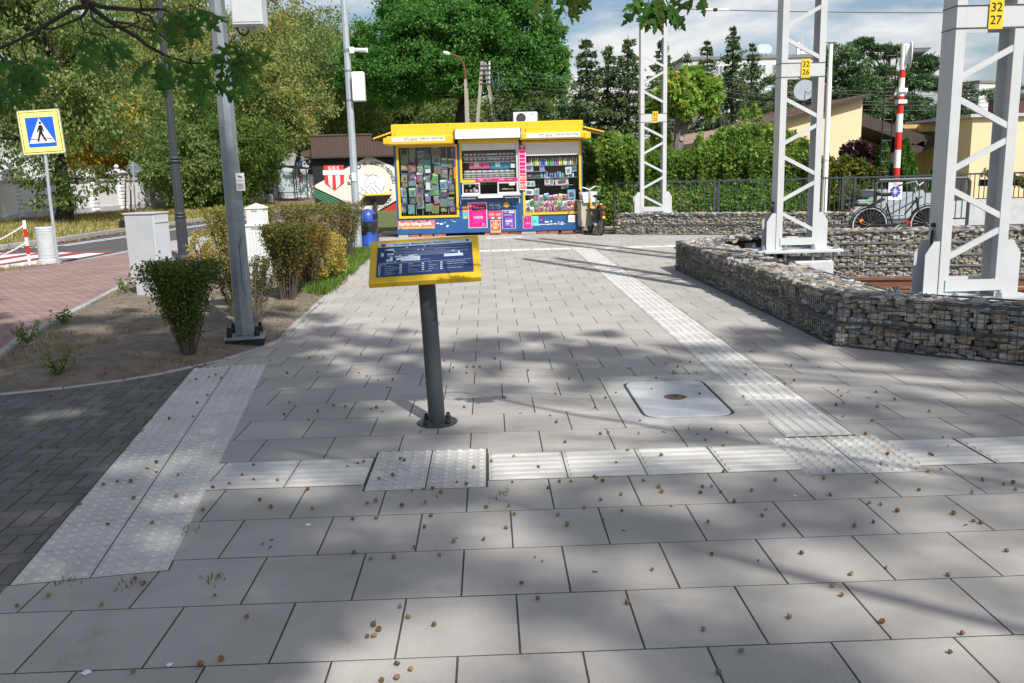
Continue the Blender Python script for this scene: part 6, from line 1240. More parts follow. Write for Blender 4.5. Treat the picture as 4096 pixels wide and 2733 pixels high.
MB().lathe((0, 0, 0), [(.16, 0), (.16, .05), (.12, .1)], 16).build('base', M_anth, t, world=False)
# pedestrian crossing sign
b = gp(233, 1056); Ysg = b.y; c4 = [dp(x, y, Ysg) for x, y in ((68, 445), (238.5, 433.5), (262, 612), (93, 623))]
t = thing('crossing_sign', 'square fluorescent yellow pedestrian crossing sign on a thin leaning post', 'sign', tuple(b)); ctr = sum(c4, Vector())/4; ux = ((c4[1]-c4[0])+(c4[2]-c4[3])).normalized(); uz = ((c4[0]-c4[3])+(c4[1]-c4[2])).normalized(); uz = (uz-ux*uz.dot(ux)).normalized(); uy = ux.cross(uz); w_ = ((c4[1]-c4[0]).length+(c4[2]-c4[3]).length)/2; h_ = ((c4[0]-c4[3]).length+(c4[1]-c4[2]).length)/2
Ms = Matrix((ux, -uy, uz)).transposed(); sp_ = lambda x, z, y=0: ctr+ux*x+uz*z+uy*y
MB().tube([b-Vector((0, 0, .1)), b.lerp(ctr, .5), sp_(.03, h_*.45, -.05)], .03, 10).build('post', M_galvl, t)
def sbox(nm, mt, x, z, w0, h0, y, par=None): return MB().box(sp_(x, z, y), (w0, .004, h0), Ms).build(nm, mt, par or t)
pan = MB().prism(rrect(w_/2, h_/2, .035), -.01, .01); pan.v = [tuple(ctr+ux*x+uz*y+uy*z) for x, y, z in pan.v]; pan = pan.build('panel', M_galvl, t)
M_fluo = mat('fluorescent_yellow', (.86, .80, .24), .5, .04, 8); M_sblue = mat('sign_blue', (.012, .12, .72), .4, .03, 8)
def plate(nm, mt, hx, hy, r, y, par): q = MB().prism(rrect(hx, hy, r), y-.002, y); q.v = [tuple(ctr+ux*x+uz*yy+uy*z) for x, yy, z in q.v]; return q.build(nm, mt, par)
fy_ = plate('yellow_face', M_fluo, w_/2-.012, h_/2-.012, .03, .013, pan); bd = plate('black_border', M_black, w_/2-.036, h_/2-.036, .012, .0145, pan); plate('yellow_field', M_fluo, w_/2-.047, h_/2-.047, .01, .016, pan); bl = plate('blue_square', M_sblue, .258, .268, .02, .0185, pan)
def flatpoly(nm, mt, pts, y, par): return MB().extr([sp_(x, z, y) for x, z in pts], uy*.001).build(nm, mt, par)
tri = flatpoly('white_triangle', M_wht, [(-.245, -.20), (.245, -.20), (0, .25)], .0195, bl)
flatpoly('pedestrian_body', M_black, [(.01, .13), (.04, .12), (.06, .03), (.045, -.01), (.035, .06), (.03, -.02), (.055, -.08), (.095, -.165), (.06, -.175), (.02, -.09), (-.005, -.04), (-.03, -.10), (-.055, -.175), (-.09, -.165), (-.06, -.09), (-.035, 0), (-.02, .05), (-.055, .0), (-.08, -.005), (-.04, .08), (-.015, .12)], .021, tri)
MB().add([sp_(.012+.024*math.cos(a*math.pi/8), .165+.024*math.sin(a*math.pi/8), .0222) for a in range(16)], [tuple(range(16))]).build('pedestrian_head', M_black, tri)
for x, wd in ((-.13, .15), (.14, .10), (.02, .03)): sbox('ground_line', M_black, x, -.125, wd, .012, .0212, tri)
for x in (-.2, -.07, .07, .2):
    for z in (-1, 1): MB().cyl(sp_(x, z*(h_/2-.07), .015), sp_(x, z*(h_/2-.07), .02), .008, None, 6).build('rivet', M_gryt, pan)
# round grey litter bin, chain posts
b = gp(196, 1050); t = thing('litter_bin', 'cylindrical grey concrete litter bin beside the crossing sign post', 'bin', tuple(b)); MB().lathe((0, 0, 0), [(.20, 0), (.20, .05), (.175, .06), (.172, .10), (.178, .105), (.172, .11), (.171, .15), (.177, .155), (.171, .16), (.176, .56), (.182, .565), (.176, .57), (.177, .61), (.183, .615), (.177, .62), (.178, .66), (.184, .665), (.178, .69), (.16, .70), (.14, .70)], 24).build('drum', mat('bin_grey', (.50, .53, .54), .7, .1, 8, bump=.1), t, world=False, smooth='auto'); MB().lathe((0, 0, .698), [(.14, 0), (.135, .006), (.01, .006)], 20).build('opening', M_int, t, world=False); MB().lathe((0, 0, -.02), [(.23, 0), (.22, .035), (.2, .04)], 18).build('plinth', M_conc, t, world=False)
pb = gp(118, 1051); qb = Vector((-10.6, 15.0, 0)); posts = []
for lab, q in (('red and white striped chain post beside the grey bin', pb), ('red and white striped chain post at the left end of the chains', qb)):
    t = thing('chain_post', lab, 'post', tuple(q), 0, 'striped chain posts'); posts.append(t)
    for i in range(5): MB().cyl((0, 0, -.05 if i == 0 else .0+.165*i), (0, 0, .165*(i+1)-.0005), .032, None, 14).build('band', [M_wht, mat('post_red', (.58, .025, .02), .45, .06, 8)][i % 2], t, world=False)
for lab, z, sag in (('upper white plastic chain between the striped posts', .74, .42), ('lower white plastic chain between the striped posts', .40, .36)):
    a, b_ = pb+Vector((0, 0, z)), qb+Vector((0, 0, z)); mb = MB(); n = 64; d = (b_-a)
    for i in range(n):
        s0, s1 = i/n, (i+1)/n; f = lambda s: a+d*s-Vector((0, 0, sag*4*s*(1-s))); c0, c1 = f(s0), f(s1); mid = (c0+c1)/2; u = (c1-c0).normalized(); v = u.cross(Vector((0, 0, 1))).normalized() if i % 2 else Vector((0, 0, 1)).cross(u).cross(u).normalized(); l = (c1-c0).length*.72
        mb.tube([mid-u*l+v*.006, mid-u*l*.5+v*.013, mid+u*l*.5+v*.013, mid+u*l+v*.006, mid+u*l-v*.006, mid+u*l*.5-v*.013, mid-u*l*.5-v*.013, mid-u*l-v*.006, mid-u*l+v*.006], .005, 4, False)
    tag(mb.build('chain', M_wht), lab, 'chain', 'white plastic chains')
# grey electrical cabinet on a pedestal
b = (-4.45, 11.55, 0); t = thing('electrical_cabinet', 'grey electrical cabinet on a narrow pedestal beside the red pavement', 'cabinet', b, R_(-12)); M_cab = mat('cabinet_grey', (.44, .45, .455), .55, .06, 5, bump=.03); M_cabd = mat('cabinet_door_pale', (.54, .57, .61), .5, .05, 5)
MB().bevbox((0, 0, .69), (.40, .34, .82), .008).build('housing', M_cab, t, world=False); dr = MB().bevbox((.202, 0, .69), (.02, .335, .79), .006).build('door', M_cabd, t, world=False)
for i in range(7): MB().bb((.2125, -.12+.04*i, .36), (.2165, -.112+.04*i, .98)).build('rib', M_cabd, dr, world=False)
MB().bb((.2125, -.145, .985), (.222, .145, 1.0)).build('rain_ledge', M_cabd, dr, world=False); MB().bb((-.2, -.18, .30), (.21, -.171, 1.08)).build('side_seam', M_cab, t, world=False) if False else None
MB().bevbox((0, 0, 1.105), (.44, .37, .022), .006).build('roof', M_cab, t, world=False); MB().bevbox((0, 0, .14), (.32, .27, .30), .006).build('pedestal', M_cab, t, world=False); MB().bevbox((0, 0, .0), (.46, .40, .07), .01).build('footing', M_conc, t, world=False); MB().cyl((.21, -.12, .62), (.228, -.12, .62), .014, None, 10).build('lock', M_gryt, dr, world=False)
# white plastic cable cabinets
M_pvc = mat('white_plastic', (.68, .70, .69), .5, .05, 5)
for lab, x, y, Y, h in (('front white ribbed plastic cable cabinet, the lower of two', 1026, 879, 13.35, None), ('rear white ribbed plastic cable cabinet, the taller of two', 1024, 812, 14.6, None)):
    q = dp(x, y, Y); h = q.z; t = thing('cable_cabinet', lab, 'cabinet', (q.x, Y, 0), R_(-6), 'white cable cabinets'); MB().bb((-.14, -.12, .0), (.14, .12, h-.10)).build('housing', M_pvc, t, world=False)
    MB().bevbox((0, 0, h-.085), (.31, .27, .03), .008).build('rain_cap', M_pvc, t, world=False); MB().add([(-.15, -.13, h-.07), (.15, -.13, h-.07), (.15, .13, h-.07), (-.15, .13, h-.07), (0, 0, h)], [(0, 1, 4), (1, 2, 4), (2, 3, 4), (3, 0, 4), (3, 2, 1, 0)]).build('hipped_roof', M_pvc, t, world=False)
    for i in range(6): MB().bb((-.125+.05*i-.004, -.128, .08), (-.125+.05*i+.004, -.1205, h-.13)).build('rib', M_pvc, t, world=False)
    for i in range(5): MB().bb((.1405, -.1+.05*i-.004, .08), (.147, -.1+.05*i+.004, h-.13)).build('rib', M_pvc, t, world=False)
    MB().bb((-.05, -.131, h-.128), (.05, -.1285, h-.12)).build('handle_slot', M_gryt, t, world=False)
# blue dome-lidded bin with a black liner
b = gp(1478, 1004); t = thing('litter_bin', 'blue plastic bin with domed lid and black liner by the CCTV pole', 'bin', tuple(b)); M_bin = mat('bin_blue', (.018, .075, .36), .4, .08, 6, spec=.5, bump=.03)
MB().lathe((0, 0, 0), [(.165, 0), (.172, .02), (.174, .09), (.179, .10), (.174, .11), (.176, .14), (.181, .15), (.176, .16), (.182, .46)], 26).build('drum', M_bin, t, world=False, smooth='auto')
vs = []; n = 26; lr = random.Random(2)
for z, r in ((.60, .178), (.595, .196), (.56, .2), (.5, .203), (.44, .2), (.40, .195), (.37, .190)):
    for j in range(n): a = 2*math.pi*j/n; vs.append(((r+lr.uniform(-.008, .008))*math.cos(a), (r+lr.uniform(-.008, .008))*math.sin(a), z+(lr.uniform(-.05, .03) if z < .38 else lr.uniform(-.006, .006))))
MB().add(vs, [(i*n+j, i*n+(j+1) % n, i*n+n+(j+1) % n, i*n+n+j) for i in range(6) for j in range(n)]).build('liner_bag', mat('bin_liner', (.012, .012, .013), .22, .2, 30, spec=.7, bump=.5, bscale=30), t, world=False)
MB().lathe((0, 0, .6), [(.182, 0), (.182, .05), (.176, .11), (.155, .17), (.115, .215), (.06, .24), (.005, .248)], 26).build('dome_lid', M_bin, t, world=False, smooth='auto')
MB().add([(.11+.0, -.145, .64), (.17, -.06, .64), (.15, -.04, .74), (.10, -.10, .76), (.07, -.145, .72)], [(0, 1, 2, 3, 4)]).build('opening_flap', M_black, t, world=False) if False else MB().bevbox((.155, -.055, .685), (.055, .16, .12), .02, Matrix.Rotation(R_(-20), 3, 'Z')).build('opening', M_black, t, world=False)
# small concrete box by the yellow bicycle
p = gp(2398, 930); t = thing('utility_box', 'old beige concrete utility box behind the yellow bicycle', 'box', (2.42, 21.45, 0), R_(12)); M_old = mat('old_beige', (.46, .42, .34), .8, .12, 8, bump=.1)
MB().bevbox((0, 0, .45), (.42, .36, .60), .01).build('housing', M_old, t, world=False); MB().bevbox((0, 0, .765), (.48, .42, .035), .008, Matrix.Rotation(.06, 3, 'Y')).build('lid', M_old, t, world=False)
for x in (-.17, .17):
    for y in (-.14, .14): MB().bb((x-.015, y-.015, 0), (x+.015, y+.015, .16)).build('leg', M_rust, t, world=False)
MB().cyl((-.08, -.182, .55), (-.08, -.19, .55), .02, None, 8).build('lock', M_black, t, world=False)
# ================================================================== bicycles
def wheel(par, c, R, mt_rim):
    w0 = bpy.data.objects.new('wheel', None); bpy.data.objects.remove(w0); Mr = Matrix.Rotation(R_(90), 3, 'X'); c = Vector(c)
    prof = [(R-.032, -.010), (R-.016, -.019), (R-.004, -.013), (R, 0), (R-.004, .013), (R-.016, .019), (R-.032, .010)]
    o = MB().lathe(c, prof+[prof[0]], 30, Mr).build('wheel', mat('tyre_rubber', (.018, .018, .019), .8, .15, 30), par, world=False)
    MB().lathe(c, [(R-.036, -.011), (R-.030, -.0115), (R-.030, .0115), (R-.036, .011), (R-.050, .006), (R-.050, -.006), (R-.036, -.011)], 30, Mr).build('rim', mt_rim, o, world=False)
    MB().cyl(c+Vector((0, -.04, 0)), c+Vector((0, .04, 0)), .022, None, 10).build('hub', M_alu, o, world=False)
    mb = MB()
    for i in range(24):
        a = 2*math.pi*i/24; b = a+(.5 if i % 2 else -.5); mb.cyl(c+Vector((math.cos(b)*.02, .025*(1 if i % 4 < 2 else -1), math.sin(b)*.02)), c+Vector((math.cos(a)*(R-.045), 0, math.sin(a)*(R-.045))), .0013, None, 3, False)
    mb.build('spokes', M_alu, o, world=False); return o
def bike(label, loc, rotz, fcol, R=.335, lean=0, basket='front', back=False):
    t = thing('bicycle', label, 'bicycle', loc, 0, None, rot=(lean, 0, rotz)); Mf = fcol; wb = 1.06
    wheel(t, (0, 0, R), R, M_alu); wheel(t, (wb, 0, R), R, M_alu)
    bb = Vector((.44, 0, .29)); st = Vector((.28, 0, .74)); hd0, hd1 = Vector((.86, 0, .63)), Vector((.81, 0, .84))
    def tb(nm, pts, r, mt=Mf, n=8): return MB().tube(pts, r, n).build(nm, mt, t, world=False)
    tb('down_tube', [hd0, Vector((.68, 0, .40)), bb], .021); tb('top_tube', [hd1-Vector((-.01, 0, .06)), Vector((.62, 0, .52)), Vector((.36, 0, .50))], .017); tb('seat_tube', [bb, st], .017); tb('head_tube', [hd0, hd1], .022)
    for y in (-.055, .055): tb('chain_stay', [bb, (0, y, R)], .010); tb('seat_stay', [st-Vector((0, 0, .06)), (0, y, R)], .009); tb('fork_blade', [hd0+Vector((0, y*.6, -.02)), (.95, y, .5), (wb, y, R)], .012)
    tb('seat_post', [st, st+Vector((-.04, 0, .13))], .013, M_alu); sdl = MB(); c = st+Vector((-.055, 0, .155))
    prof = [(-.12, .095), (-.08, .105), (-.02, .07), (.05, .035), (.13, .022)]; vs = []
    for x, w_ in prof:
        for k in range(8): a = 2*math.pi*k/8; vs.append(c+Vector((x, w_*math.cos(a), .034*math.sin(a)+(.012 if x < -.05 else 0))))
    sdl.add(vs, [(i*8+j, i*8+(j+1) % 8, i*8+8+(j+1) % 8, i*8+8+j) for i in range(4) for j in range(8)]+[tuple(range(7, -1, -1)), tuple(range(32, 40))]); sdl.build('saddle', mat('saddle_black', (.015, .015, .016), .4, .1, 20), t, world=False, smooth=True)
    tb('stem', [hd1, hd1+Vector((-.03, 0, .17)), hd1+Vector((.02, 0, .2))], .013, M_alu); h0 = hd1+Vector((.02, 0, .2)); hb = tb('handlebar', [h0+Vector((-.24, -.29, -.02)), h0+Vector((-.10, -.27, .03)), h0+Vector((.02, -.15, .07)), h0, h0+Vector((.02, .15, .07)), h0+Vector((-.10, .27, .03)), h0+Vector((-.24, .29, -.02))], .011, M_alu)
    for s_ in (-1, 1): MB().tube([h0+Vector((-.25, .292*s_, -.022)), h0+Vector((-.11, .272*s_, .027))], .016, 8).build('grip', M_black, hb, world=False)
    cs = MB().lathe(bb+Vector((0, -.05, 0)), [(.085, -.004), (.085, .004), (.06, .004), (.06, -.004), (.085, -.004)], 20, Matrix.Rotation(R_(90), 3, 'X')).build('chainring', M_black, t, world=False); MB().bevbox(bb+Vector((-.21, -.052, .02)), (.5, .012, .10), .005).build('chain_guard', M_black, t, world=False)
    for s_, a in ((-1, .6), (1, .6+math.pi)): e = bb+Vector((.16*math.cos(a), .07*s_, .16*math.sin(a))); MB().bar(bb+Vector((0, .07*s_, 0)), e, .014, .02, (0, 1, 0)).build('crank', M_alu, t, world=False); MB().bevbox(e+Vector((0, .05*s_, 0)), (.09, .08, .022), .006).build('pedal', M_black, t, world=False)
    for c0, a0, a1 in (((0, R), 10, 185), ((wb, R), 10, 150)):
        pts = [Vector((c0[0]+(R+.022)*math.cos(R_(a0+(a1-a0)*i/12)), 0, c0[1]+(R+.022)*math.sin(R_(a0+(a1-a0)*i/12)))) for i in range(13)]; mb = MB()
        for i, p in enumerate(pts): pass
        V = [q for p in pts for q in (p+Vector((0, -.026, 0)), p+(p-Vector((c0[0], 0, c0[1]))).normalized()*.008, p+Vector((0, .026, 0)))]; mb.add(V, [f for i in range(12) for f in ((3*i, 3*i+1, 3*i+4, 3*i+3), (3*i+1, 3*i+2, 3*i+5, 3*i+4))]); mb.build('mudguard', M_black, t, world=False)
    rk_ = MB().tube([(-.28, -.06, .70), (.2, -.06, .70)], .006, 5).tube([(-.28, .06, .70), (.2, .06, .70)], .006, 5).tube([(-.28, -.06, .70), (-.28, .06, .70)], .006, 5).tube([(-.05, -.06, .70), (0, -.055, R)], .005, 5).tube([(-.05, .06, .70), (0, .055, R)], .005, 5).tube([(-.15, -.06, .7), (-.15, .06, .7)], .005, 5).tube([(0, -.06, .7), (0, .06, .7)], .005, 5).build('rear_rack', M_black, t, world=False)
    MB().bevbox((-.31, 0, .66), (.03, .09, .055), .01).build('tail_light', mat('reflector_red', (.5, .015, .015), .3, .1, 20), t, world=False)
    if back: MB().bevbox((-.365, 0, .52), (.012, .045, .12), .005).build('reflector', MATS['reflector_red'], t, world=False); MB().bevbox((-.362, 0, .43), (.01, .05, .05), .004).build('yellow_tag', mat('neon_yellow', (.75, .85, .05), .5, .05, 10), t, world=False); MB().bevbox((-.2, 0, .73), (.05, .05, .03), .008).build('rack_tag', MATS['neon_yellow'], t, world=False); MB().bb((-.1, .06, .3), (.25, .12, .62)).build('side_bag', M_black, t, world=False)
    if basket:
        c = Vector((.98, 0, .86)) if basket == 'front' else Vector((-.12, 0, .83)); mt = mat('white_mesh_basket', (.72, .74, .78), .6, .06, 10) if basket == 'front' else M_black; bk = None; nx, ny = (.15, .19) if basket == 'front' else (.19, .13); mb = MB(); Hh = .12
        for z in (-Hh, -Hh*.33, Hh*.33, Hh): s_ = .82+.18*(z+Hh)/(2*Hh); mb.tube([c+Vector((a*nx*s_, b*ny*s_, z)) for a, b in ((-1, -1), (1, -1), (1, 1), (-1, 1), (-1, -1))], .004, 4)
        nb_ = 40 if basket == 'front' else 40
        for i in range(nb_):
            q = i/nb_*4; e = int(q); f = q-e; p0 = [(-1, -1), (1, -1), (1, 1), (-1, 1)][e]; p1 = [(1, -1), (1, 1), (-1, 1), (-1, -1)][e]; a = p0[0]+(p1[0]-p0[0])*f; b = p0[1]+(p1[1]-p0[1])*f; w0_ = .0028 if basket == 'front' else .0018
            mb.cyl(c+Vector((a*nx*.82, b*ny*.82, -Hh)), c+Vector((a*nx, b*ny, Hh)), w0_, None, 3, False)
        for i in range(8): y = -ny*.8+ny*1.6*i/7; mb.cyl(c+Vector((-nx*.82, y, -Hh)), c+Vector((nx*.82, y, -Hh)), .0025, None, 3, False)
        bk = mb.build('basket', mt, t, world=False)
        if basket == 'front':
            s_ = [(a*.8, b*.8) for a, b in ((-1, -1), (1, -1), (1, 1), (-1, 1))]; V = [c+Vector((a*nx, b*ny, -Hh)) for a, b in s_]+[c+Vector((a*nx*1.2, b*ny*1.2, Hh*.9)) for a, b in s_]; MB().add(V, [(0, 1, 5, 4), (1, 2, 6, 5), (2, 3, 7, 6), (3, 0, 4, 7), (0, 1, 2, 3)]).build('liner', mt, bk, world=False)
        else:
            MB().bevbox(c+Vector((-.04, 0, -.06)), (.2, .16, .08), .03).build('plastic_bag', mat('clear_bag', (.45, .48, .46), .3, .3, 30), bk, world=False); MB().bevbox(c+Vector((.05, -.03, -.04)), (.16, .05, .03), .01, Matrix.Rotation(.3, 3, 'Z')).build('green_wrap', mat('wrap_green', (.1, .5, .08), .4, .2, 30), bk, world=False)
    MB().tube([(.42, .03, .28), (.35, .17, .02)], .009, 6).build('kickstand', M_black, t, world=False)
    return t
M_ybike = mat('bike_yellow', (.75, .47, .02), .35, .05, 10); M_kbike = mat('bike_black', (.02, .022, .026), .35, .1, 10)
bike('yellow bicycle with white front basket parked beside the kiosk', (2.62, 20.35, 0), R_(97), M_ybike, lean=R_(-4), back=True)
wr = dp(3476, 910, 16.); bike('black bicycle with rear wire basket parked at the barrier behind the tall gabion', (wr.x, 16.0, .03), R_(-3), M_kbike, lean=R_(3), basket='rear', R=.345)
p = dp(3444, 883, 15.97); tag(MB().bevbox((p.x, 15.96, p.z), (.075, .012, .05), .004, Matrix.Rotation(-.6, 3, 'Y')).build('spoke_reflector', mat('reflector_orange', (.85, .2, .02), .3, .05, 20)), 'orange spoke reflector on the rear wheel of the black bicycle', 'reflector')
p = dp(3625, 895, 15.9); tag(MB().tube([(p.x-.14, 15.9, p.z-.03), (p.x-.08, 15.88, p.z+.03), (p.x, 15.88, p.z+.05), (p.x+.06, 15.88, p.z+.03), (p.x+.08, 15.9, p.z-.06)], .013, 7).build('bike_lock', MATS['reflector_red']), 'red cable lock hanging on the black bicycle', 'lock')
# ================================================================== railings
M_rail = mat('railing_anthracite', (.055, .07, .085), .4, .06, 6, spec=.5, metal=.2)
def railing(label, p0, p1, z0, z1, gap=.115, posts=2., bot=.12, bar=.016, dbl=False):
    p0, p1 = Vector(p0), Vector(p1); u = (p1-p0); L = u.length; u.normalize(); t = thing('railing', label, 'railing', tuple(p0+Vector((0, 0, z0)))); Z = lambda z: Vector((0, 0, z))
    MB().bar(p0+Z(z1-.02), p1+Z(z1-.02), .06, .04).build('handrail', M_rail, t); MB().bar(p0+Z(z0+bot), p1+Z(z0+bot), .04, .025).build('bottom_rail', M_rail, t)
    n = max(1, round(L/posts))
    for i in range(n+1): c = p0+u*(L*i/n); MB().bb((c.x-.03, c.y-.03, z0-.05), (c.x+.03, c.y+.03, z1-.041)).build('post', M_rail, t)
    m_ = MB().bb((-bar/2, -bar/2, 0), (bar/2, bar/2, z1-z0-bot-.055)).mesh('baluster', M_rail); k = int(L/gap)
    for i in range(1, k):
        c = p0+u*(L*i/k)
        if min(abs((L*i/k)-L*j/n) for j in range(n+1)) < .045: continue
        inst('baluster', m_, t, (c.x, c.y, z0+bot+.0135))
    return t
r0 = dp(2458, 740, 22.0); r1 = dp(2866, 727, 21.7); r2 = dp(3420, 720, 21.3)
railing('dark railing from the kiosk to the first double post', (r0.x, 22.0, 0), (r1.x-.05, 21.7, 0), .1, 1.18, posts=2.6); railing('long dark railing behind the middle mast and white lamp pole', (r1.x+.05, 21.7, 0), (r2.x, 21.3, 0), .1, 1.18, posts=3.6)
ra = dp(3372, 716, 23.6); rb_ = dp(3850, 712, 23.6); railing('dark railing farther back behind the signal pole', (ra.x, 23.6, 0), (rb_.x, 23.6, 0), .3, 1.14, posts=2.2)
rc, rd = dp(3820, 708, 20.5), dp(4160, 706, 20.5); railing('dark railing on the white concrete ledge at the right edge', (rc.x, 20.5, 0), (rd.x, 20.5, 0), .62, 1.2, posts=1.5, bot=-.02)
# gate post pair by the kiosk
MB()
# barrier with bevelled corners in front of the buffer stop
a0, a1 = dp(3505, 722, 16.9), dp(3880, 720, 16.9); t = thing('barrier', 'short dark railing hoop with cut-off corners behind the black bicycle', 'barrier', (a0.x, 16.9, 0)); zt, zb = a0.z, dp(3700, 878, 16.9).z
MB().tube([(a0.x, 16.9, .0), (a0.x, 16.9, zt-.06), (a0.x+.06, 16.9, zt), (a1.x-.06, 16.9, zt), (a1.x, 16.9, zt-.06), (a1.x, 16.9, 0)], .032, 6).build('hoop', M_rail, t); MB().bar((a0.x, 16.9, zb), (a1.x, 16.9, zb), .03, .03).build('bottom_rail', M_rail, t); m_ = MB().bb((-.008, -.008, 0), (.008, .008, zt-zb-.02)).mesh('baluster', M_rail)
for i in range(1, 15): inst('baluster', m_, t, (a0.x+(a1.x-a0.x)*i/15, 16.9, zb))
sg0, sg1 = dp(3555, 731, 16.85), dp(3606, 798, 16.85); sg = thing('notice_sign', 'white guarded-object notice with navy octagon hung on the barrier', 'sign', ((sg0.x+sg1.x)/2, 16.85, sg1.z)); cx, cz, wS, hS = 0, (sg0.z-sg1.z)/2, sg1.x-sg0.x, sg0.z-sg1.z
pl = MB().bb((-wS/2, -.004, 0), (wS/2, .004, hS)).build('panel', M_wht, sg, world=False); text('OBIEKT', 'lettering', M_navy, pl, (0, -.006, hS*.93), (1, 0, 0), (0, 0, 1), width=wS*.45, world=False); text('CHRONIONY', 'lettering', M_navy, pl, (0, -.006, hS*.85), (1, 0, 0), (0, 0, 1), width=wS*.7, world=False)
oc = MB().lathe((0, -.006, hS*.47), [(wS*.40, -.001), (wS*.40, .001), (wS*.001, .001)], 8, Matrix.Rotation(R_(90), 3, 'X') @ Matrix.Rotation(R_(22.5), 3, 'Z')).build('octagon', mat('emblem_navy', (.05, .05, .28), .5, .05, 10), pl, world=False); MB().lathe((0, -.0085, hS*.47), [(wS*.13, -.001), (wS*.13, .001), (wS*.001, .001)], 14, Matrix.Rotation(R_(90), 3, 'X')).build('centre_disc', M_mappale, oc, world=False)
for a in (0, 90): MB().box((0, -.0080, hS*.47), (wS*.7, .001, .006), Matrix.Rotation(R_(a), 3, 'Y')).build('cross_line', M_wht, oc, world=False)
text('AGENCJA', 'lettering', M_wht, oc, (0, -.0095, hS*.58), (1, 0, 0), (0, 0, 1), width=wS*.45, world=False); text('OCHRONY', 'lettering', M_wht, oc, (0, -.0095, hS*.36), (1, 0, 0), (0, 0, 1), width=wS*.45, world=False); text('22 894 18 26', 'lettering', M_gryt, pl, (0, -.006, hS*.13), (1, 0, 0), (0, 0, 1), width=wS*.75, world=False)
# grey buffer stop behind the barrier
P_ = lambda x, y: dp(x, y, 17.6); t = thing('buffer_stop', 'grey painted steel buffer stop with sloping struts behind the barrier', 'buffer stop', (P_(3600, 880).x, 17.6, 0)); M_bs = mat('buffer_grey', (.36, .40, .43), .5, .06, 6)
pp = [P_(3530, 892), P_(3560, 840), P_(3690, 772), P_(3740, 772), P_(3740, 892)]; MB().extr(pp, (0, .05, 0)).build('side_plate', M_bs, t); MB().extr([p+Vector((0, .9, 0)) for p in pp], (0, .05, 0)).build('side_plate', M_bs, t)
for a, b in (((3545, 848), (3690, 768)), ((3410, 848), (3545, 765))): MB().bar(P_(*a), P_(*b), .12, .10).build('sloping_strut', M_galvl, t)
MB().bb((P_(3530, 770).x, 17.55, P_(3530, 795).z), (P_(3590, 770).x, 18.6, P_(3590, 762).z)).build('buffer_beam', M_bs, t)
# white concrete ledge at the right
l0, l1 = gp(3640, 905), gp(4150, 898); fl_ = MB().bb((dp(3770, 860, 20.3).x, 20.3, -.1), (dp(4200, 860, 20.3).x+1, 20.75, .56)).build('concrete_ledge', M_concw); tag(fl_, 'white concrete ledge under the railing at the right edge', 'wall')
# ================================================================== signal post, white lamp pole
tp = dp(3640, 235, 24.); bt = dp(3572, 722, 24.); t = thing('signal_post', 'red and white striped railway signal post with round hooded lamp plate', 'signal', (11.22, 24.0, 0)); M_sred = mat('signal_red', (.62, .03, .02), .45, .08, 8)
zs = [0, .55]+[dp(3600, 0+.574*b, 24.).z for b in (1170, 1045, 922, 795, 672, 545, 487)]+[dp(3630, 175, 24.).z]; cl_ = [M_sred, M_sred, M_wht, M_sred, M_wht, M_sred, M_wht, M_sred, M_wht]
for i in range(9): MB().cyl((0, 0, zs[i]+.0005), (0, 0, zs[i+1]), .085 if i < 6 else .075, None, 14).build('band', cl_[i], t, world=False)
zh = zs[-1]-.28; hd = MB().lathe((.16, -.12, zh), [(.28, -.01), (.28, .01), (.02, .01)], 24, Matrix.Rotation(R_(90), 3, 'X') @ Matrix.Rotation(R_(-62), 3, 'Y')).build('lamp_plate', M_wht, t, world=False) if False else None
Mh = Matrix.Rotation(R_(72), 3, 'Z') @ Matrix.Rotation(R_(90), 3, 'X'); el = MB().lathe((.20, .0, zh), [(.30, -.012), (.30, .012), (.01, .012)], 24, Mh); el.v = [(x, y, zh+(z-zh)*1.15) for x, y, z in el.v]; hd = el.build('lamp_plate', M_wht, t, world=False); MB().bevbox((.09, 0, zh), (.14, .2, .5), .02).build('lamp_housing', M_wht, hd, world=False)
ho = MB(); n = 16; V = []
for L_ in (0, 1):
    for i in range(n): a = 2*math.pi*i/n; V.append((.21+L_*(.36+.16*math.sin(a)), .12*math.cos(a), zh+.05+.12*math.sin(a)))
ho.add(V, [(i, (i+1) % n, n+(i+1) % n, n+i) for i in range(n)]); hood = ho.build('hood', M_anth, hd, world=False); sm_ = hood.modifiers.new('thickness', 'SOLIDIFY'); sm_.thickness = .012
for zz in (zs[-1]-1.25, zs[-1]-1.55): MB().bb((-.11, -.12, zz), (.12, .1, zz+.1)).build('clamp', M_wht, t, world=False)
ld = thing('ladder', 'thin black ladder standing left of the striped signal post', 'ladder', (10.7, 23.9, 0)); x0, x1 = dp(3421, 700, 23.9).x, dp(3458, 700, 23.9).x; xt0, xt1 = dp(3548, 215, 23.9).x, dp(3588, 205, 23.9).x; zt = dp(3560, 210, 23.9).z
x0, x1 = dp(3517, 710, 23.9).x, dp(3552, 710, 23.9).x
for a, b in ((x0, xt0), (x1, xt1)): MB().tube([(a, 23.9, .0), (a+(b-a)*.55, 23.9, zt*.75), (b, 23.9, zt)], .016, 5).build('stile', M_black, ld)
for i in range(14): z = zt*(.16+.82*i/13); f = z/zt; MB().cyl((x0+(xt0-x0)*f, 23.9, z), (x1+(xt1-x1)*f, 23.9, z), .012, None, 5).build('rung', M_black, ld)
for z in (zt*.98, zt*.66): MB().cyl((x1+(xt1-x1)*.9, 23.9, z), (11.22, 24, z), .012, None, 5).build('stay', M_black, ld)
tp = dp(3302, 172, 22.6); bt = gp(3290, 905); t = thing('lamp_pole', 'slim white lamp pole with small T-shaped head right of the middle mast', 'lamp post', (dp(3297, 800, 22.6).x, 22.6, 0)); x = 0
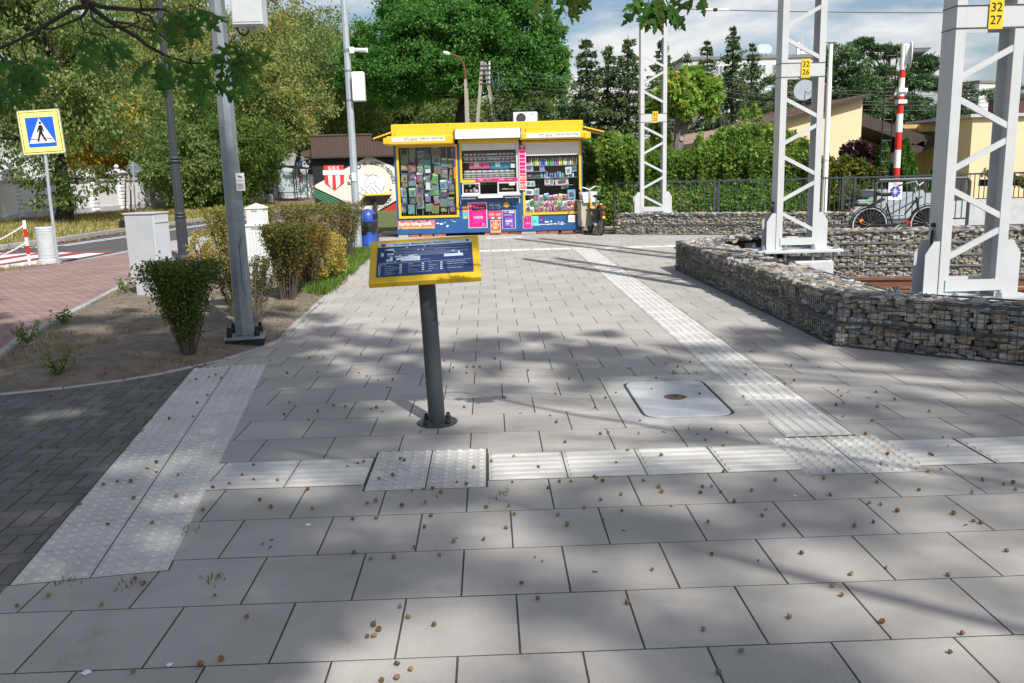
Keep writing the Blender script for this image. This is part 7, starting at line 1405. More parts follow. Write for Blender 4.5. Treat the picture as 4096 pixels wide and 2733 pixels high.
MB().tube([(0, 0, 0), (0, 0, tp.z*.8), (0, 0, tp.z)], [.075, .062, .045], 12).build('pole', M_wht, t, world=False); MB().tube([(0, 0, tp.z*.82), (0, 0, tp.z)], .055, 10).build('collar', M_wht, t, world=False); MB().bevbox((-.03, 0, tp.z+.02), (.34, .16, .05), .01).build('head', M_galvl, t, world=False)
# ================================================================== white churchyard wall
M_wall = mat('white_wall', (.84, .84, .85), .9, .08, .8, bump=.15, bscale=30, col2=(.74, .745, .76))
M_cap = mat('wall_cap', (.50, .50, .52), .9, .15, 6, bump=.2, bscale=40)
M_quoin = mat('pillar_stone', (.76, .76, .76), .9, .14, 3, isl=.1, bump=.3, bscale=30)
WP = [(-40, 905), (67, 874), (225, 860), (370, 848), (484, 838.5), (596, 830), (700, 822), (800, 814.5), (905, 807.5), (1010, 801), (1112, 795.5), (1190, 791.5), (1280, 788)]
W3 = [gp(x, y) for x, y in WP]; lad = ['first', 'second', 'third', 'fourth', 'fifth', 'sixth', 'seventh', 'eighth', 'ninth', 'tenth', 'eleventh', 'twelfth', 'thirteenth']
wall = thing('churchyard_wall', 'long white plastered wall with coping beyond the road', 'wall', tuple(W3[4]))
for i, (a, b) in enumerate(zip(W3[:-1], W3[1:])):
    u = (b-a).normalized(); a2, b2 = a+u*.28, b-u*.28
    MB().bar(a2+Vector((0, 0, .79)), b2+Vector((0, 0, .79)), .30, 1.58).build('panel', M_wall, wall); MB().bar(a2+Vector((0, 0, 1.64)), b2+Vector((0, 0, 1.64)), .44, .10).build('coping', M_cap, wall); MB().bar(a2+Vector((0, 0, .1)), b2+Vector((0, 0, .1)), .36, .3).build('plinth', M_cap, wall)
qm = [MB().bevbox((0, 0, 0), (.26, .62, .17), .03).mesh('quoin', M_quoin), MB().bevbox((0, 0, 0), (.34, .62, .17), .03).mesh('quoin', M_quoin)]
for i, a in enumerate(W3[:-1]):
    big = i in (1, 4, 7, 10); u = (W3[i+1]-a).normalized(); an = math.atan2(u.y, u.x); h = 1.75 if not big else 1.95
    t = thing('wall_pillar', f'rusticated white wall pillar, {lad[i]} from the left' + (', with a ball on top' if big else ''), 'pillar', tuple(a), an, 'pillars of the white wall')
    MB().bb((-.25, -.25, 0), (.25, .25, h)).build('shaft', M_wall, t, world=False)
    for k in range(int(h/.19)):
        for s_ in (-1, 1): o = inst('quoin', qm[(k+(s_ > 0)) % 2], None, (s_*(.15 if (k+(s_ > 0)) % 2 == 0 else .12), 0, .12+.19*k)); o.parent = t
    MB().bevbox((0, 0, h+.05), (.78, .78, .10), .02).build('cap_slab', M_cap, t, world=False); MB().add([(-.36, -.36, h+.1), (.36, -.36, h+.1), (.36, .36, h+.1), (-.36, .36, h+.1), (-.1, -.1, h+.26), (.1, -.1, h+.26), (.1, .1, h+.26), (-.1, .1, h+.26)], [(3, 2, 1, 0), (4, 5, 6, 7), (0, 1, 5, 4), (1, 2, 6, 5), (2, 3, 7, 6), (3, 0, 4, 7)]).build('cap_roof', M_cap, t, world=False)
    if big or True: MB().lathe((0, 0, h+.26), [(.05, 0), (.10, .06), (.13, .13), (.10, .2), (.01, .25)], 12).build('ball', M_wall, t, world=False, smooth='auto')
# ================================================================== bus shelter
b0 = gp(1060, 803); t = thing('bus_shelter', 'glass bus shelter with curved roof and red emblems in front of the white wall', 'shelter', tuple(b0)); M_shel = mat('shelter_grey', (.19, .22, .25), .5, .08, 6); S0 = b0; Wd, Dp = 2.05, 1.6
sx = lambda a, d, z: (S0.x+a+d*.35, S0.y+d, z)
for a in (0, Wd):
    for d in (0, Dp): MB().bar(sx(a, d, 0), sx(a, d, 2.05), .07, .07, (0, 1, 0)).build('post', M_shel, t)
for a in (.62, 1.3): MB().bar(sx(a, 0, 0) if a < .7 else sx(a, Dp, 0), sx(a, 0, 2.05) if a < .7 else sx(a, Dp, 2.05), .06, .06, (0, 1, 0)).build('post', M_shel, t)
pts = [(-.15+2.5*i/10, 2.05+.24*math.sin(math.pi*(i+.6)/11.2)) for i in range(11)]; MB().extr([sx(a, -.25, z) for a, z in pts]+[sx(a, -.25, z-.05) for a, z in pts[::-1]], (.7, 2.1, 0)).build('roof', mat('shelter_roof', (.11, .12, .13), .4, .1, 6), t)
for i in range(5): a = -.1+2.4*(i+.5)/5; MB().bar(sx(a, -.2, 2.07+.24*math.sin(math.pi*(a+.4)/2.8)), sx(a, 1.9, 2.07+.24*math.sin(math.pi*(a+.4)/2.8)), .04, .03).build('roof_rib', M_shel, t)
for a0, a1, d in ((0.04, .58, 0), (.04, 1.26, Dp), (1.34, Wd-.04, Dp)): MB().extr([sx(a0, d, .25), sx(a1, d, .25), sx(a1, d, 1.95), sx(a0, d, 1.95)], (0, .012, 0)).build('pane', glassmat('shelter_glass', (.75, .82, .84), .5), t)
for a, d in ((.3, -.02), (1.65, Dp-.03)): c = Vector(sx(a, d, 1.62)); MB().box(c, (.30, .01, .30), Matrix.Rotation(R_(45), 3, 'Y')).build('red_emblem', M_redp2, t); MB().box(c-Vector((0, .008, 0)), (.10, .01, .10), Matrix.Rotation(R_(45), 3, 'Y')).build('emblem_mark', M_wht, t)
MB().box(sx(.3, -.02, 1.38), (.32, .01, .06)).build('name_strip', M_wht, t); MB().box(sx(.18, .02, .95), (.42, .02, .62)).build('timetable', M_wht, t)
for z in (.45, .5): MB().bar(sx(.2, 1.2, z), sx(1.6, 1.2, z), .12, .03).build('bench_slat', mat('bench_wood', (.25, .14, .08), .7, .2, 20), t)
for a in (.35, 1.4): MB().bar(sx(a, 1.2, 0), sx(a, 1.2, .44), .05, .05, (0, 1, 0)).build('bench_leg', M_shel, t)
bsn = Vector(sx(1.5, 1.7, 2.35)); bs_ = thing('bus_stop_sign', 'blue and white bus stop sign above the shelter roof', 'sign', (bsn.x, bsn.y, 0)); MB().cyl((0, 0, 0), (0, 0, bsn.z+.2), .03, None, 8).build('post', M_shel, bs_, world=False); MB().bb((-.24, -.02, bsn.z-.12), (.24, .02, bsn.z+.22)).build('panel', M_sblue, bs_, world=False); MB().bb((-.17, -.024, bsn.z-.07), (.17, -.0205, bsn.z+.15)).build('symbol', M_wht, bs_, world=False)
b = gp(1080, 812); t = thing('litter_bin', 'grey litter bin with black top in front of the bus shelter', 'bin', tuple(b)); MB().lathe((0, 0, 0), [(.19, 0), (.19, .05), (.22, .06), (.22, .55)], 16).build('drum', MATS['bin_grey'], t, world=False); MB().lathe((0, 0, .55), [(.23, 0), (.23, .22), (.2, .26), (.02, .27)], 16).build('top', M_black, t, world=False); MB().box((.05, -.225, .42), (.09, .01, .09), Matrix.Rotation(R_(45), 3, 'Y')).build('red_emblem', M_redp2, t, world=False)
# diamond road sign seen from behind, stakes
b = gp(543, 850); c = dp(534, 675, b.y); t = thing('road_sign', 'grey back of a diamond road sign on a thin post across the road', 'sign', tuple(b)); MB().tube([b, (c.x, c.y-.04, c.z+.4)], .035, 8).build('post', M_galvl, t); MB().box((c.x, c.y, c.z), (.56, .02, .56), Matrix.Rotation(R_(45), 3, 'Y')).build('panel', M_galv, t)
for a in (-.15, .15): MB().bar((c.x-.3, c.y-.02, c.z+a), (c.x+.3, c.y-.02, c.z+a), .02, .03).build('clip_bar', M_galvl, t)
for lab, x, yt, yb in (('left wooden stake beside the diamond road sign', 502, 690, 851), ('middle wooden stake beside the diamond road sign', 523, 700, 850), ('right leaning wooden stake with white tag beside the diamond road sign', 536, 700, 850)):
    a = gp(x+(-10 if 'right' in lab else 0), yb); q = dp(x-(16 if 'right' in lab else 0), yt, a.y); t = thing('wooden_stake', lab, 'stake', tuple(a)); MB().cyl(a, q, .04, .035, 7).build('shaft', mat('stake_wood', (.20, .16, .12), .9, .2, 20), t)
    if 'right' in lab: c = a.lerp(q, .68); MB().box(c-Vector((0, .06, 0)), (.12, .02, .26)).build('tag', M_wht, t)
c = dp(496, 908, gp(498, 915).y); tag(MB().bevbox((c.x, c.y, .12), (.26, .22, .32), .05).build('black_sack', M_black), 'small black object standing in the gutter behind the grey cabinet', 'sack')
# ================================================================== black hut with the mural
MY = 38.2
def mu(a, b, dy=0.): p = dp(1180+.287*a, 450+.287*b, MY); return Vector((p.x, MY-dy, p.z))
M_hblk = mat('hut_black', (.018, .018, .02), .85, .25, 4, bump=.2, bscale=60); M_cream = mat('mural_cream', (.74, .66, .58), .85, .04, 3); M_hred = mat('mural_red', (.62, .045, .045), .8, .06, 5); M_hgrn = mat('mural_green', (.06, .24, .13), .8, .1, 5); M_hwht = mat('mural_white', (.84, .84, .83), .8, .03, 5); M_broof = mat('brown_metal_roof', (.10, .066, .055), .5, .08, 3); M_ink = mat('mural_ink', (.03, .03, .035), .8, .1, 8)
hx0, hx1 = mu(260, 1000).x, mu(1980, 1000).x; hz1 = mu(700, 612).z; hz0 = -.1
hut = thing('mural_hut', 'black hut with brown metal roof and a football club mural', 'hut', (hx0, MY, 0))
MB().bb((hx0, MY, hz0), (hx1, MY+5.5, hz1)).build('wall', M_hblk, hut); MB().bb((hx0-.02, MY-.03, hz0), (hx1, MY-.001, mu(1200, 1400).z)).build('plinth', M_conc, hut)
rz0, rz1 = hz1-.02, mu(700, 325).z; rx0 = mu(236, 450).x; stepx = mu(1068, 350).x; rz2 = mu(1200, 385).z
rf = MB().bb((rx0, MY-.25, rz0), (stepx, MY-.18, rz1)).bb((stepx, MY-.25, rz0), (hx1+.3, MY-.18, rz2)).build('roof_apron', M_broof, hut)
n = 40
for i in range(n):
    x = rx0+.06+(hx1+.3-rx0-.1)*i/n; MB().bb((x, MY-.275, rz0+.02), (x+.055, MY-.2505, (rz1 if x < stepx-.03 else rz2)-.02)).build('seam', M_broof, rf)
MB().bb((rx0-.03, MY-.3, rz1), (stepx+.02, MY+.2, rz1+.06)).build('ridge_cap', M_broof, hut); MB().bb((stepx+.021, MY-.3, rz2), (hx1+.3, MY+.2, rz2+.06)).build('ridge_cap', M_broof, hut); MB().bb((rx0-.02, MY-.27, rz0-.05), (hx1+.3, MY-.005, rz0-.001)).build('eave_trim', mat('eave_dark', (.045, .035, .03), .6, .1, 5), hut)
MB().bb((rx0, MY+.201, hz1), (hx1, MY+5.5, rz1-.1)).build('roof_body', M_broof, hut)
p0, p1 = mu(105, 545), mu(236, 525); MB().extr([(p0.x, MY-.1, p0.z), (p1.x, MY-.1, p1.z+.03), (p1.x, MY-.1, p1.z-.27), (p0.x, MY-.1, p0.z-.22)], (0, 5, 0)).build('side_eave', M_broof, hut)
def mp(nm, mt, pts, dy, par=hut): return MB().extr([mu(a, b, dy) for a, b in pts], (0, .004, 0)).build(nm, mt, par)
dia = mp('mural_field', M_cream, [(272, 1025), (285, 1010), (990, 628), (1030, 612), (1075, 625), (1834, 960), (1834, 985), (1078, 1414), (1050, 1410), (285, 1050)], .01)
for k in range(4):
    o0 = 30+30*k; mp('green_stripe', M_hgrn, [(262, 1035+o0), (262, 1053+o0), (1000, 1053+o0+.47*738), (1000, 1035+o0+.47*738)], .012)
    mp('red_stripe', M_hred, [(1110+0*k, 1400+o0*.9), (1834, 1000+o0*.9), (1834, 1018+o0*.9), (1110, 1420+o0*.9)], .012) if k < 4 else None
sh = mp('shield', M_hred, [(400, 735), (676, 730), (680, 800), (698, 800), (698, 872), (684, 874), (684, 990), (553, 1092), (415, 990), (410, 876), (388, 876), (388, 804), (402, 803)], .02)
mp('shield_band', M_hwht, [(390, 808), (695, 802), (695, 868), (392, 874)], .024, sh)
for x0, x1 in ((462, 520), (566, 628)): mp('shield_stripe', M_hwht, [(x0, 880), (x1, 878), (x1+4, 1064-(abs(x1+4-553)*.78) if x1 > 553 else 1062), (x0+12, 1080-abs(x0+12-553)*.78)] if x0 > 553 else [(x0, 880), (x1, 878), (x1+4, 1066), (x0+12, 1004)], .024, sh)
text('G·K·S', 'lettering', M_hwht, sh, mu(537, 775, .026), (1, 0, 0), (0, 0, 1), width=mu(612, 775).x-mu(460, 775).x, bold=.03); text('POGON', 'lettering', mat('faint_print', (.72, .70, .68), .8, .03, 8), sh, mu(543, 838, .028), (1, 0, 0), (0, 0, 1), width=mu(670, 838).x-mu(415, 838).x)
CX, CY_ = 1080, 1010                               # letters on a ring
def ring(s, r, a0, a1, hgt, mt, bold=0, flip=False):
    for i, ch in enumerate(s):
        if ch == ' ': continue
        a = R_(a0+(a1-a0)*i/(len(s)-1)); p = mu(CX+r*math.cos(a), CY_-r*math.sin(a), .016); rd = Vector((math.cos(a), 0, math.sin(a))); tg = Vector((math.sin(a), 0, -math.cos(a)))
        if flip: rd, tg = -rd, -tg
        text(ch, 'lettering', mt, dia, p, tg, rd, height=hgt, bold=bold)
ring('POGOŃ', 318, 176, 111, .20, M_ink, .03); ring('GRODZISK MAZOWIECKI', 300, 94, 4, .155, M_ink); ring('WARSZAWA', 320, -88, -38, .15, M_ink, 0, True)
MB().cyl(mu(1333, 1080, .012), mu(1333, 1080, .02), .045, None, 14).build('red_dot', M_hred, dia)
hnd = mp('handshake', M_hwht, [(860, 870), (915, 825), (985, 870), (1030, 885), (1085, 868), (1150, 880), (1200, 838), (1295, 995), (1240, 1025), (1215, 1090), (1215, 1120), (1190, 1140), (1185, 1170), (1150, 1190), (1140, 1215), (1100, 1222), (1050, 1170), (1010, 1190), (960, 1175), (945, 1150), (905, 1130), (880, 1100), (865, 1060)], .018, dia)
for ln in ([(955, 868), (1000, 872), (1028, 890)], [(1165, 910), (1140, 880), (1085, 868), (1035, 882), (1000, 920), (972, 980), (975, 1030), (1005, 1048), (1040, 1025), (1040, 985), (1085, 985), (1130, 978)], [(1108, 1008), (1160, 1055), (1210, 1105), (1190, 1138)], [(1065, 1040), (1130, 1110), (1185, 1165), (1150, 1188)], [(1030, 1062), (1080, 1130), (1140, 1200), (1120, 1222), (1090, 1218)], [(905, 1042), (935, 1045), (950, 1070), (920, 1090), (918, 1120), (945, 1158), (985, 1130), (985, 1090), (950, 1075)], [(990, 1108), (1018, 1120), (1025, 1150), (1005, 1180)], [(1240, 1010), (1242, 1050), (1220, 1088)], [(865, 1075), (890, 1110), (905, 1135)]): MB().tube([mu(a, b, .021) for a, b in ln], .011, 4).build('outline', M_ink, hnd)
# ================================================================== houses at the right
M_ywall = mat('yellow_render', (.76, .60, .38), .9, .05, .8, bump=.1, bscale=60); M_tile = brickmat('roof_tiles', (.36, .25, .21), (.30, .20, .17), (.13, .085, .07), 3.2, 0); M_brown = mat('brown_fascia', (.055, .04, .036), .6, .12, 5)
Q = lambda x, y, Y: dp(x, y, Y)
t = thing('yellow_house', 'pale yellow house with sloping brown tiled roof and satellite dish', 'house', (Q(3200, 700, 31).x, 31, 0)); ap, el_ = Q(3452, 380, 31), Q(2990, 508, 31)
MB().extr([(el_.x, 31, 0), (ap.x, 31, 0), (ap.x, 31, ap.z-.12), (el_.x, 31, el_.z-.12)], (0, 7, 0)).build('wall', M_ywall, t)
e1 = Vector((el_.x-.75, 30.7, el_.z-.32)); b1 = Vector((ap.x+.10, 30.7, ap.z-.09)); sl_ = (b1-e1).normalized(); nb_ = Vector((-sl_.z, 0, sl_.x))
rf = MB().extr([e1, b1, b1+nb_*.09, e1+nb_*.09], (-.4, 7.6, 0)).build('roof', M_brown, t)
rows_ = 14
for i in range(rows_):
    a = e1+sl_*((b1-e1).length*i/rows_)+nb_*.094; c = e1+sl_*((b1-e1).length*(i+1)/rows_+.02)+nb_*.094; MB().extr([a+nb_*.03, c+nb_*.005, c-nb_*.004, a-nb_*.0], (-.4, 7.6, 0)).build('tile_course', M_tile, rf)
for i in range(9): p = e1+Vector((-.4*i/9, 7.6*i/9+.2, .2))+sl_*.35; MB().box(p+nb_*.02, (.08, .18, .08)).build('snow_guard', M_brown, rf)
MB().bb((ap.x-1.75, 30.98, Q(3325, 470, 31).z), (ap.x-1.62, 31.0, Q(3325, 452, 31).z)).build('vent', M_wht, t); MB().bb((Q(3273, 640, 31).x, 30.97, .4), (Q(3290, 640, 31).x, 30.999, Q(3280, 622, 31).z)).build('window', mat('dark_window', (.05, .06, .07), .15, .2, 5, spec=.6), t)
c0, c1 = Q(3276, 338, 34), Q(3326, 395, 34); MB().bb((c0.x, 34, c1.z-.4), (c1.x, 34.6, c0.z)).build('chimney', mat('chimney_maroon', (.10, .035, .035), .6, .15, 6), t)
dc = Q(3218, 362, 31.8); ds = MB().lathe(dc, [(.36, .04), (.25, .015), (.01, 0), (.01, -.008), (.25, .007), (.37, .035)], 24, Matrix.Rotation(R_(-28), 3, 'Z') @ Matrix.Rotation(R_(78), 3, 'X')).build('satellite_dish', mat('dish_grey', (.40, .44, .48), .6, .06, 6), t, smooth='auto'); MB().tube([dc, dc+Vector((.05, -.3, -.15)), dc+Vector((.08, -.42, -.05))], .012, 5).build('feed_arm', M_gryt, ds); MB().cyl(dc+Vector((.0, .1, 0)), (dc.x+.05, dc.y+.2, dc.z-.75), .02, None, 6).build('dish_mast', M_gryt, ds)
l0, l1 = Q(2722, 593, 29.2), Q(3026, 548, 29.2); po = MB().extr([l0, l1, l1+Vector((0, 0, .12)), l0+Vector((0, 0, .12))], (-.3, 1.9, .28)).build('porch_roof', M_tile, t); MB().extr([l0-Vector((0, .01, .05)), l1-Vector((0, .01, .05)), l1+Vector((0, -.01, .10)), l0+Vector((0, -.01, .10))], (0, -.03, 0)).build('porch_fascia', M_brown, t)
t2 = thing('yellow_house', 'recessed house part with shade-darkened ochre wall under a dark V-shaped brown roof', 'house', (Q(3600, 700, 34).x, 34, 0)); a, b = Q(3440, 600, 34.2), Q(3900, 600, 34.2)
MB().bb((a.x, 34.2, 0), (b.x, 39, Q(3600, 500, 34.2).z)).build('wall', mat('shaded_yellow_render', (.62, .42, .16), .9, .06, 1.), t2)  # shade of the recess is put into the wall colour
for p0, p1, th_ in (((3450, 455), (3700, 542), .42), ((3560, 622), (3925, 465), .36)): u0, u1 = Q(*p0, 31.6), Q(*p1, 31.6); MB().extr([u0, u1, u1-Vector((0, 0, th_)), u0-Vector((0, 0, th_))], (0, 3., 0)).build('roof_slab', M_brown, t2)
a, b = Q(3600, 700, 33.6), Q(3890, 700, 33.6); MB().extr([(a.x, 33.6, 0), (b.x, 33.6, 0), (b.x, 33.6, Q(3890, 490, 33.6).z), (a.x, 33.6, Q(3600, 612, 33.6).z)], (0, .3, 0)).build('side_wall', M_ywall, t2); c = Q(3818, 558, 33.55); MB().box((c.x, 33.59, c.z), (.17, .03, .2)).build('vent_window', M_black, t2); MB().bb((Q(3452, 520, 34).x, 34.15, Q(3460, 526, 34).z), (Q(3462, 520, 34).x, 34.19, Q(3460, 512, 34).z)).build('vent', M_wht, t2)
t3 = thing('yellow_house', 'bright yellow house wall with maroon chimney at the right edge', 'house', (Q(4000, 700, 29.5).x, 29.5, 0)); a, b = Q(3882, 600, 29.5), Q(4300, 600, 29.5); zt = Q(3980, 468, 29.5).z
MB().extr([(a.x, 29.5, 0), (b.x, 29.5, 0), (b.x, 29.5, zt+.02), (a.x, 29.5, zt)], (.5, 5, 0)).build('wall', M_ywall, t3); MB().bb((a.x-.15, 29.35, zt), (b.x, 34, zt+.10)).build('roof_edge', M_cap, t3); c0, c1 = Q(4014, 398, 30), Q(4140, 465, 30); ch = MB().bb((c0.x, 30, zt+.1), (c1.x, 30.9, c0.z)).build('chimney', MATS['chimney_maroon'], t3); MB().bb((c0.x-.04, 29.96, c0.z), (c1.x+.04, 30.94, c0.z+.05)).build('chimney_cap', M_brown, ch)
for i in range(3): x = c0.x+(c1.x-c0.x)*(i+1)/4; MB().bb((x-.012, 29.975, zt+.12), (x+.012, 29.999, c0.z-.02)).build('seam', M_brown, ch)
pp_ = Q(4049, 395, 30.3); fp_ = MB().cyl((pp_.x, 30.3, c0.z+.05), (pp_.x, 30.3, Q(4049, 350, 30.3).z), .085, None, 12).build('flue_pipe', M_galvl, t3); zc = Q(4049, 332, 30.3).z; MB().cyl((pp_.x, 30.3, zc), (pp_.x, 30.3, zc+.02), .17, .10, 12).build('flue_cap', M_galvl, fp_)
for s_ in (-1, 1): MB().bar((pp_.x+s_*.06, 30.3, zc-.16), (pp_.x+s_*.14, 30.3, zc), .015, .015).build('flue_leg', M_galvl, fp_)
# ================================================================== apartment blocks
M_apt = mat('apartment_render', (.56, .57, .58), .9, .08, .3, bump=.05); M_aptw = mat('apartment_window', (.16, .21, .23), .2, .3, 1.5, spec=.6)
def block(label, x0, y0, x1, y1, Y0, Y1, H_extra=0, cols=9):
    p0, p1 = Q(x0, y0, Y0), Q(x1, y1, Y1); zt = (p0.z+p1.z)/2; t = thing('apartment_block', label, 'building', (p0.x, Y0, 0), 0, 'apartment blocks'); a, b = Vector((p0.x, Y0, 0)), Vector((p1.x, Y1, 0)); u = (b-a); L = u.length; u.normalize(); n = Vector((u.y, -u.x, 0)); Mw = Matrix.Rotation(math.atan2(u.y, u.x), 3, 'Z')
    MB().extr([a, b, b+Vector((0, 0, zt)), a+Vector((0, 0, zt))], -n*11).build('wall', M_apt, t); c = (a+b)/2+Vector((0, 0, zt+.15)); MB().box(c-n*5.5, (L+.5, 11.5, .5), Mw).build('roof_parapet', mat('parapet_dark', (.20, .20, .21), .8, .1, 2), t)
    for f in range(4):
        for i in range(cols):
            q = a+u*(L*(i+.5)/cols)+Vector((0, 0, zt-1.75-2.9*f)); w_ = MB().box(q+n*.04, (L/cols*.55, .1, 1.45), Mw).build('window', M_wht, t)
            for k in (-1, 1): MB().box(q+n*.1+u*k*L/cols*.135, (L/cols*.22, .06, 1.25), Mw).build('pane', M_aptw, w_)
            if i % 4 == 3: MB().box(q+n*.6+Vector((0, 0, -.75)), (L/cols*.8, 1.1, 1.0), Mw).build('balcony', M_apt, t)
    return t, a, u, n, zt
bl1 = block('long white apartment block behind the tallest spruces', 2733, 243, 3250, 224, 150, 150)
block('end of another pale apartment block seen through the largest mast', 3770, 348, 3918, 328, 190, 182, cols=5)
for lab, x in (('left white satellite dish on the apartment roof', 3048), ('right white satellite dish on the apartment roof', 3068)): q = Q(x, 197, 152); tag(MB().lathe(q, [(.85, .1), (.5, .03), (.02, 0), (.02, -.04), (.5, -.01), (.88, .06)], 16, Matrix.Rotation(R_(75), 3, 'X')).cyl(q+Vector((0, .3, 0)), (q.x, q.y+.3, bl1[4]+.3), .08, None, 6).build('satellite_dish', MATS['dish_grey']), lab, 'satellite dish')
q = Q(3192, 195, 152); tag(MB().cyl((q.x, 152, bl1[4]), (q.x, 152, q.z+1), .35, .35, 8).build('roof_flue', M_wht), 'white flue pipe on the apartment roof', 'flue'); q = Q(3207, 200, 153); tag(MB().lathe((q.x, 153, bl1[4]), [(.9, 0), (.6, .6), (.7, .8), (.4, 1.3), (.5, 1.5), (.1, 2.4), (.03, 4.2)], 10).build('roof_finial', M_apt), 'small tiered turret on the apartment roof', 'turret')
# ================================================================== poles and wires
M_pole = mat('concrete_pole', (.34, .31, .27), .9, .15, 10, bump=.2, bscale=40); M_ins = mat('insulator_white', (.7, .7, .68), .3, .05, 8); M_ln = mat('wire_grey', (.10, .105, .11), .6, .1, 10)
PYp = 44.; b1, b2, tp = Q(1908, 520, PYp), Q(1982, 520, PYp), Q(1934, 246, PYp); t = thing('utility_pole', 'A-shaped concrete utility pole behind the kiosk', 'pole', (tp.x, PYp, 0)); z0 = 0
for (xb, yb), (xt, yt) in (((1908, 520), (1929, 246)), ((1985, 520), (1938, 250))): a, b = Q(xb, yb, PYp), Q(xt, yt, PYp); d = (b-a); a = a-d*(a.z/d.z); MB().bar(a, b, .16, .15, (0, 1, 0)).build('leg', M_pole, t)
for i, y in enumerate((262, 280, 300, 318, 335)): q = Q(1933, y, PYp); MB().cyl(q+Vector((-.15, -.12, 0)), q+Vector((.3, -.12, 0)), .02, None, 6).build('cross_pin', M_gryt, t); MB().lathe(q+Vector((.3, -.12, 0)), [(.05, 0), (.06, .06), (.03, .1), (.05, .13), (.02, .17)], 8).build('insulator', M_ins, t)
MB().tube([Q(1965, 300, PYp-.2), Q(1975, 350, PYp-.2), Q(1990, 362, PYp-.2), Q(1996, 340, PYp-.2), Q(1992, 290, PYp-.2)], .02, 5).build('cable_coil', mat('blue_cable', (.12, .2, .3), .6, .1, 10), t)
LYp = 41.; b, m_ = Q(1864, 520, LYp), Q(1862, 318, LYp); t = thing('street_lamp', 'concrete street lamp with curved rusty arm in front of the big oak', 'lamp', (b.x, LYp, 0)); MB().bar((b.x, LYp, -.1), (m_.x, LYp, m_.z), .13, .13, (0, 1, 0)).build('pole', M_pole, t); MB().bar((b.x+.16, LYp+.05, -.1), (b.x+.10, LYp+.05, Q(1868, 355, LYp).z), .11, .11, (0, 1, 0)).build('side_pole', M_pole, t)
MB().tube([Q(1862, 325, LYp), Q(1860, 285, LYp), Q(1853, 252, LYp), Q(1836, 230, LYp), Q(1815, 221, LYp), Q(1797, 217, LYp)], .045, 8).build('arm', M_rust, t); a, b = Q(1800, 217, LYp), Q(1772, 210, LYp); MB().tube([a, a.lerp(b, .3), a.lerp(b, .8), b], [.05, .09, .08, .03], 8).build('lamp_head', M_ins, t)
q0, q1 = Q(2868, 318, 37), Q(2886, 520, 37); t = thing('wire_pole', 'thin dark leaning wire pole above the tiled roof', 'pole', (q1.x, 37, 0)); d = q0-q1; a = q1-d*(q1.z/d.z); MB().cyl(a, q0, .055, .04, 8).build('shaft', M_anth, t); MB().lathe(Q(2877, 340, 36.9), [(.05, 0), (.06, .1), (.03, .15)], 8).build('insulator', M_ins, t)
ys0, ysm, ys1 = (262, 280, 300, 318, 335), (307, 320, 350, 361, 383), (322, 340, 362, 378, 396)
nm_ = ['topmost', 'second', 'third', 'fourth', 'lowest']
for i in range(5):
    mb = MB(); A, B = Q(1939, ys0[i], PYp-.12), Q(2866, ysm[i], 37); C_ = Q(4300, ys1[i], 33)
    for p, q, sg_ in ((A, B, .35), (B, C_, .5)): mb.tube([p.lerp(q, s/10)-Vector((0, 0, sg_*4*(s/10)*(1-s/10))) for s in range(11)], .011, 4)
    tag(mb.build('overhead_wire', M_ln), f'{nm_[i]} of the thin telephone wires crossing in front of the spruces', 'wire', 'telephone wires')
mb = MB(); A = Vector((4.1, 20.75, Q(2650, 34, 20.75).z)); B = Q(4300, 47, 19.5); mb.tube([A.lerp(B, s/8)-Vector((0, 0, .05*4*(s/8)*(1-s/8))) for s in range(9)], .011, 5); w0 = mb.build('catenary_wire', M_ln); tag(w0, 'thick tension wire running right from the farthest mast near the top edge', 'wire'); c = A.lerp(B, .13)
tk = thing('tensioner', 'turnbuckle and insulator on the tension wire right of the farthest mast', 'tensioner', tuple(c)); u = (B-A).normalized(); c = c-Vector((0, 0, .022)); MB().tube([c-u*.22, c-u*.18, c-u*.05, c], [.012, .026, .026, .012], 8).build('left_insulator', M_ins, tk); MB().bevbox(c+u*.03, (.10, .04, .07), .012).build('clamp', M_black, tk); MB().tube([c+u*.08, c+u*.12, c+u*.3, c+u*.34], [.012, .024, .024, .012], 8).build('right_insulator', M_ins, tk)
# ================================================================== overhanging red oak: its trunk stands behind the viewer, its crown shades the foreground
M_oakl = leafmat('red_oak_leaf', [(0, (.020, .065, .018)), (.5, (.035, .105, .022)), (.85, (.06, .14, .025)), (1, (.11, .15, .03))], .40, .62, .8, .2)
half = [(0, 0), (.03, .05), (.05, .12), (.17, .10), (.22, .14), (.13, .2), (.10, .27), (.26, .31), (.36, .30), (.33, .38), (.40, .44), (.24, .43), (.11, .44), (.10, .52), (.24, .60), (.34, .63), (.28, .68), (.30, .75), (.17, .69), (.08, .68), (.08, .76), (.16, .84), (.09, .86), (.07, .93), (0, 1.0)]
def oak_leaf():
    mb = MB(); ctr = [(0, y) for x, y in half]; vs = []
    for s_ in (1, -1):
        base = len(mb.v); pts = [(x*s_, y) for x, y in half]
        V = [(x*.82, y, -abs(x)*.25-.22*(y-.3)**2) for x, y in pts]+[(0, y, -.22*(y-.3)**2) for x, y in pts]; n = len(pts)
        mb.add(V, [((i, i+1, n+i+1, n+i) if s_ > 0 else (n+i, n+i+1, i+1, i)) for i in range(n-1)])
    mb.tube([(0, -.22, -.02), (0, 0, -.02), (0, .9, -.09)], [.010, .009, .003], 4); return mb
OL = oak_leaf().mesh('leaf', M_oakl)
oak = thing('red_oak', 'overhanging red oak with jagged hanging leaves along the top edge of the view', 'tree', (11.5, -6.0, 0))
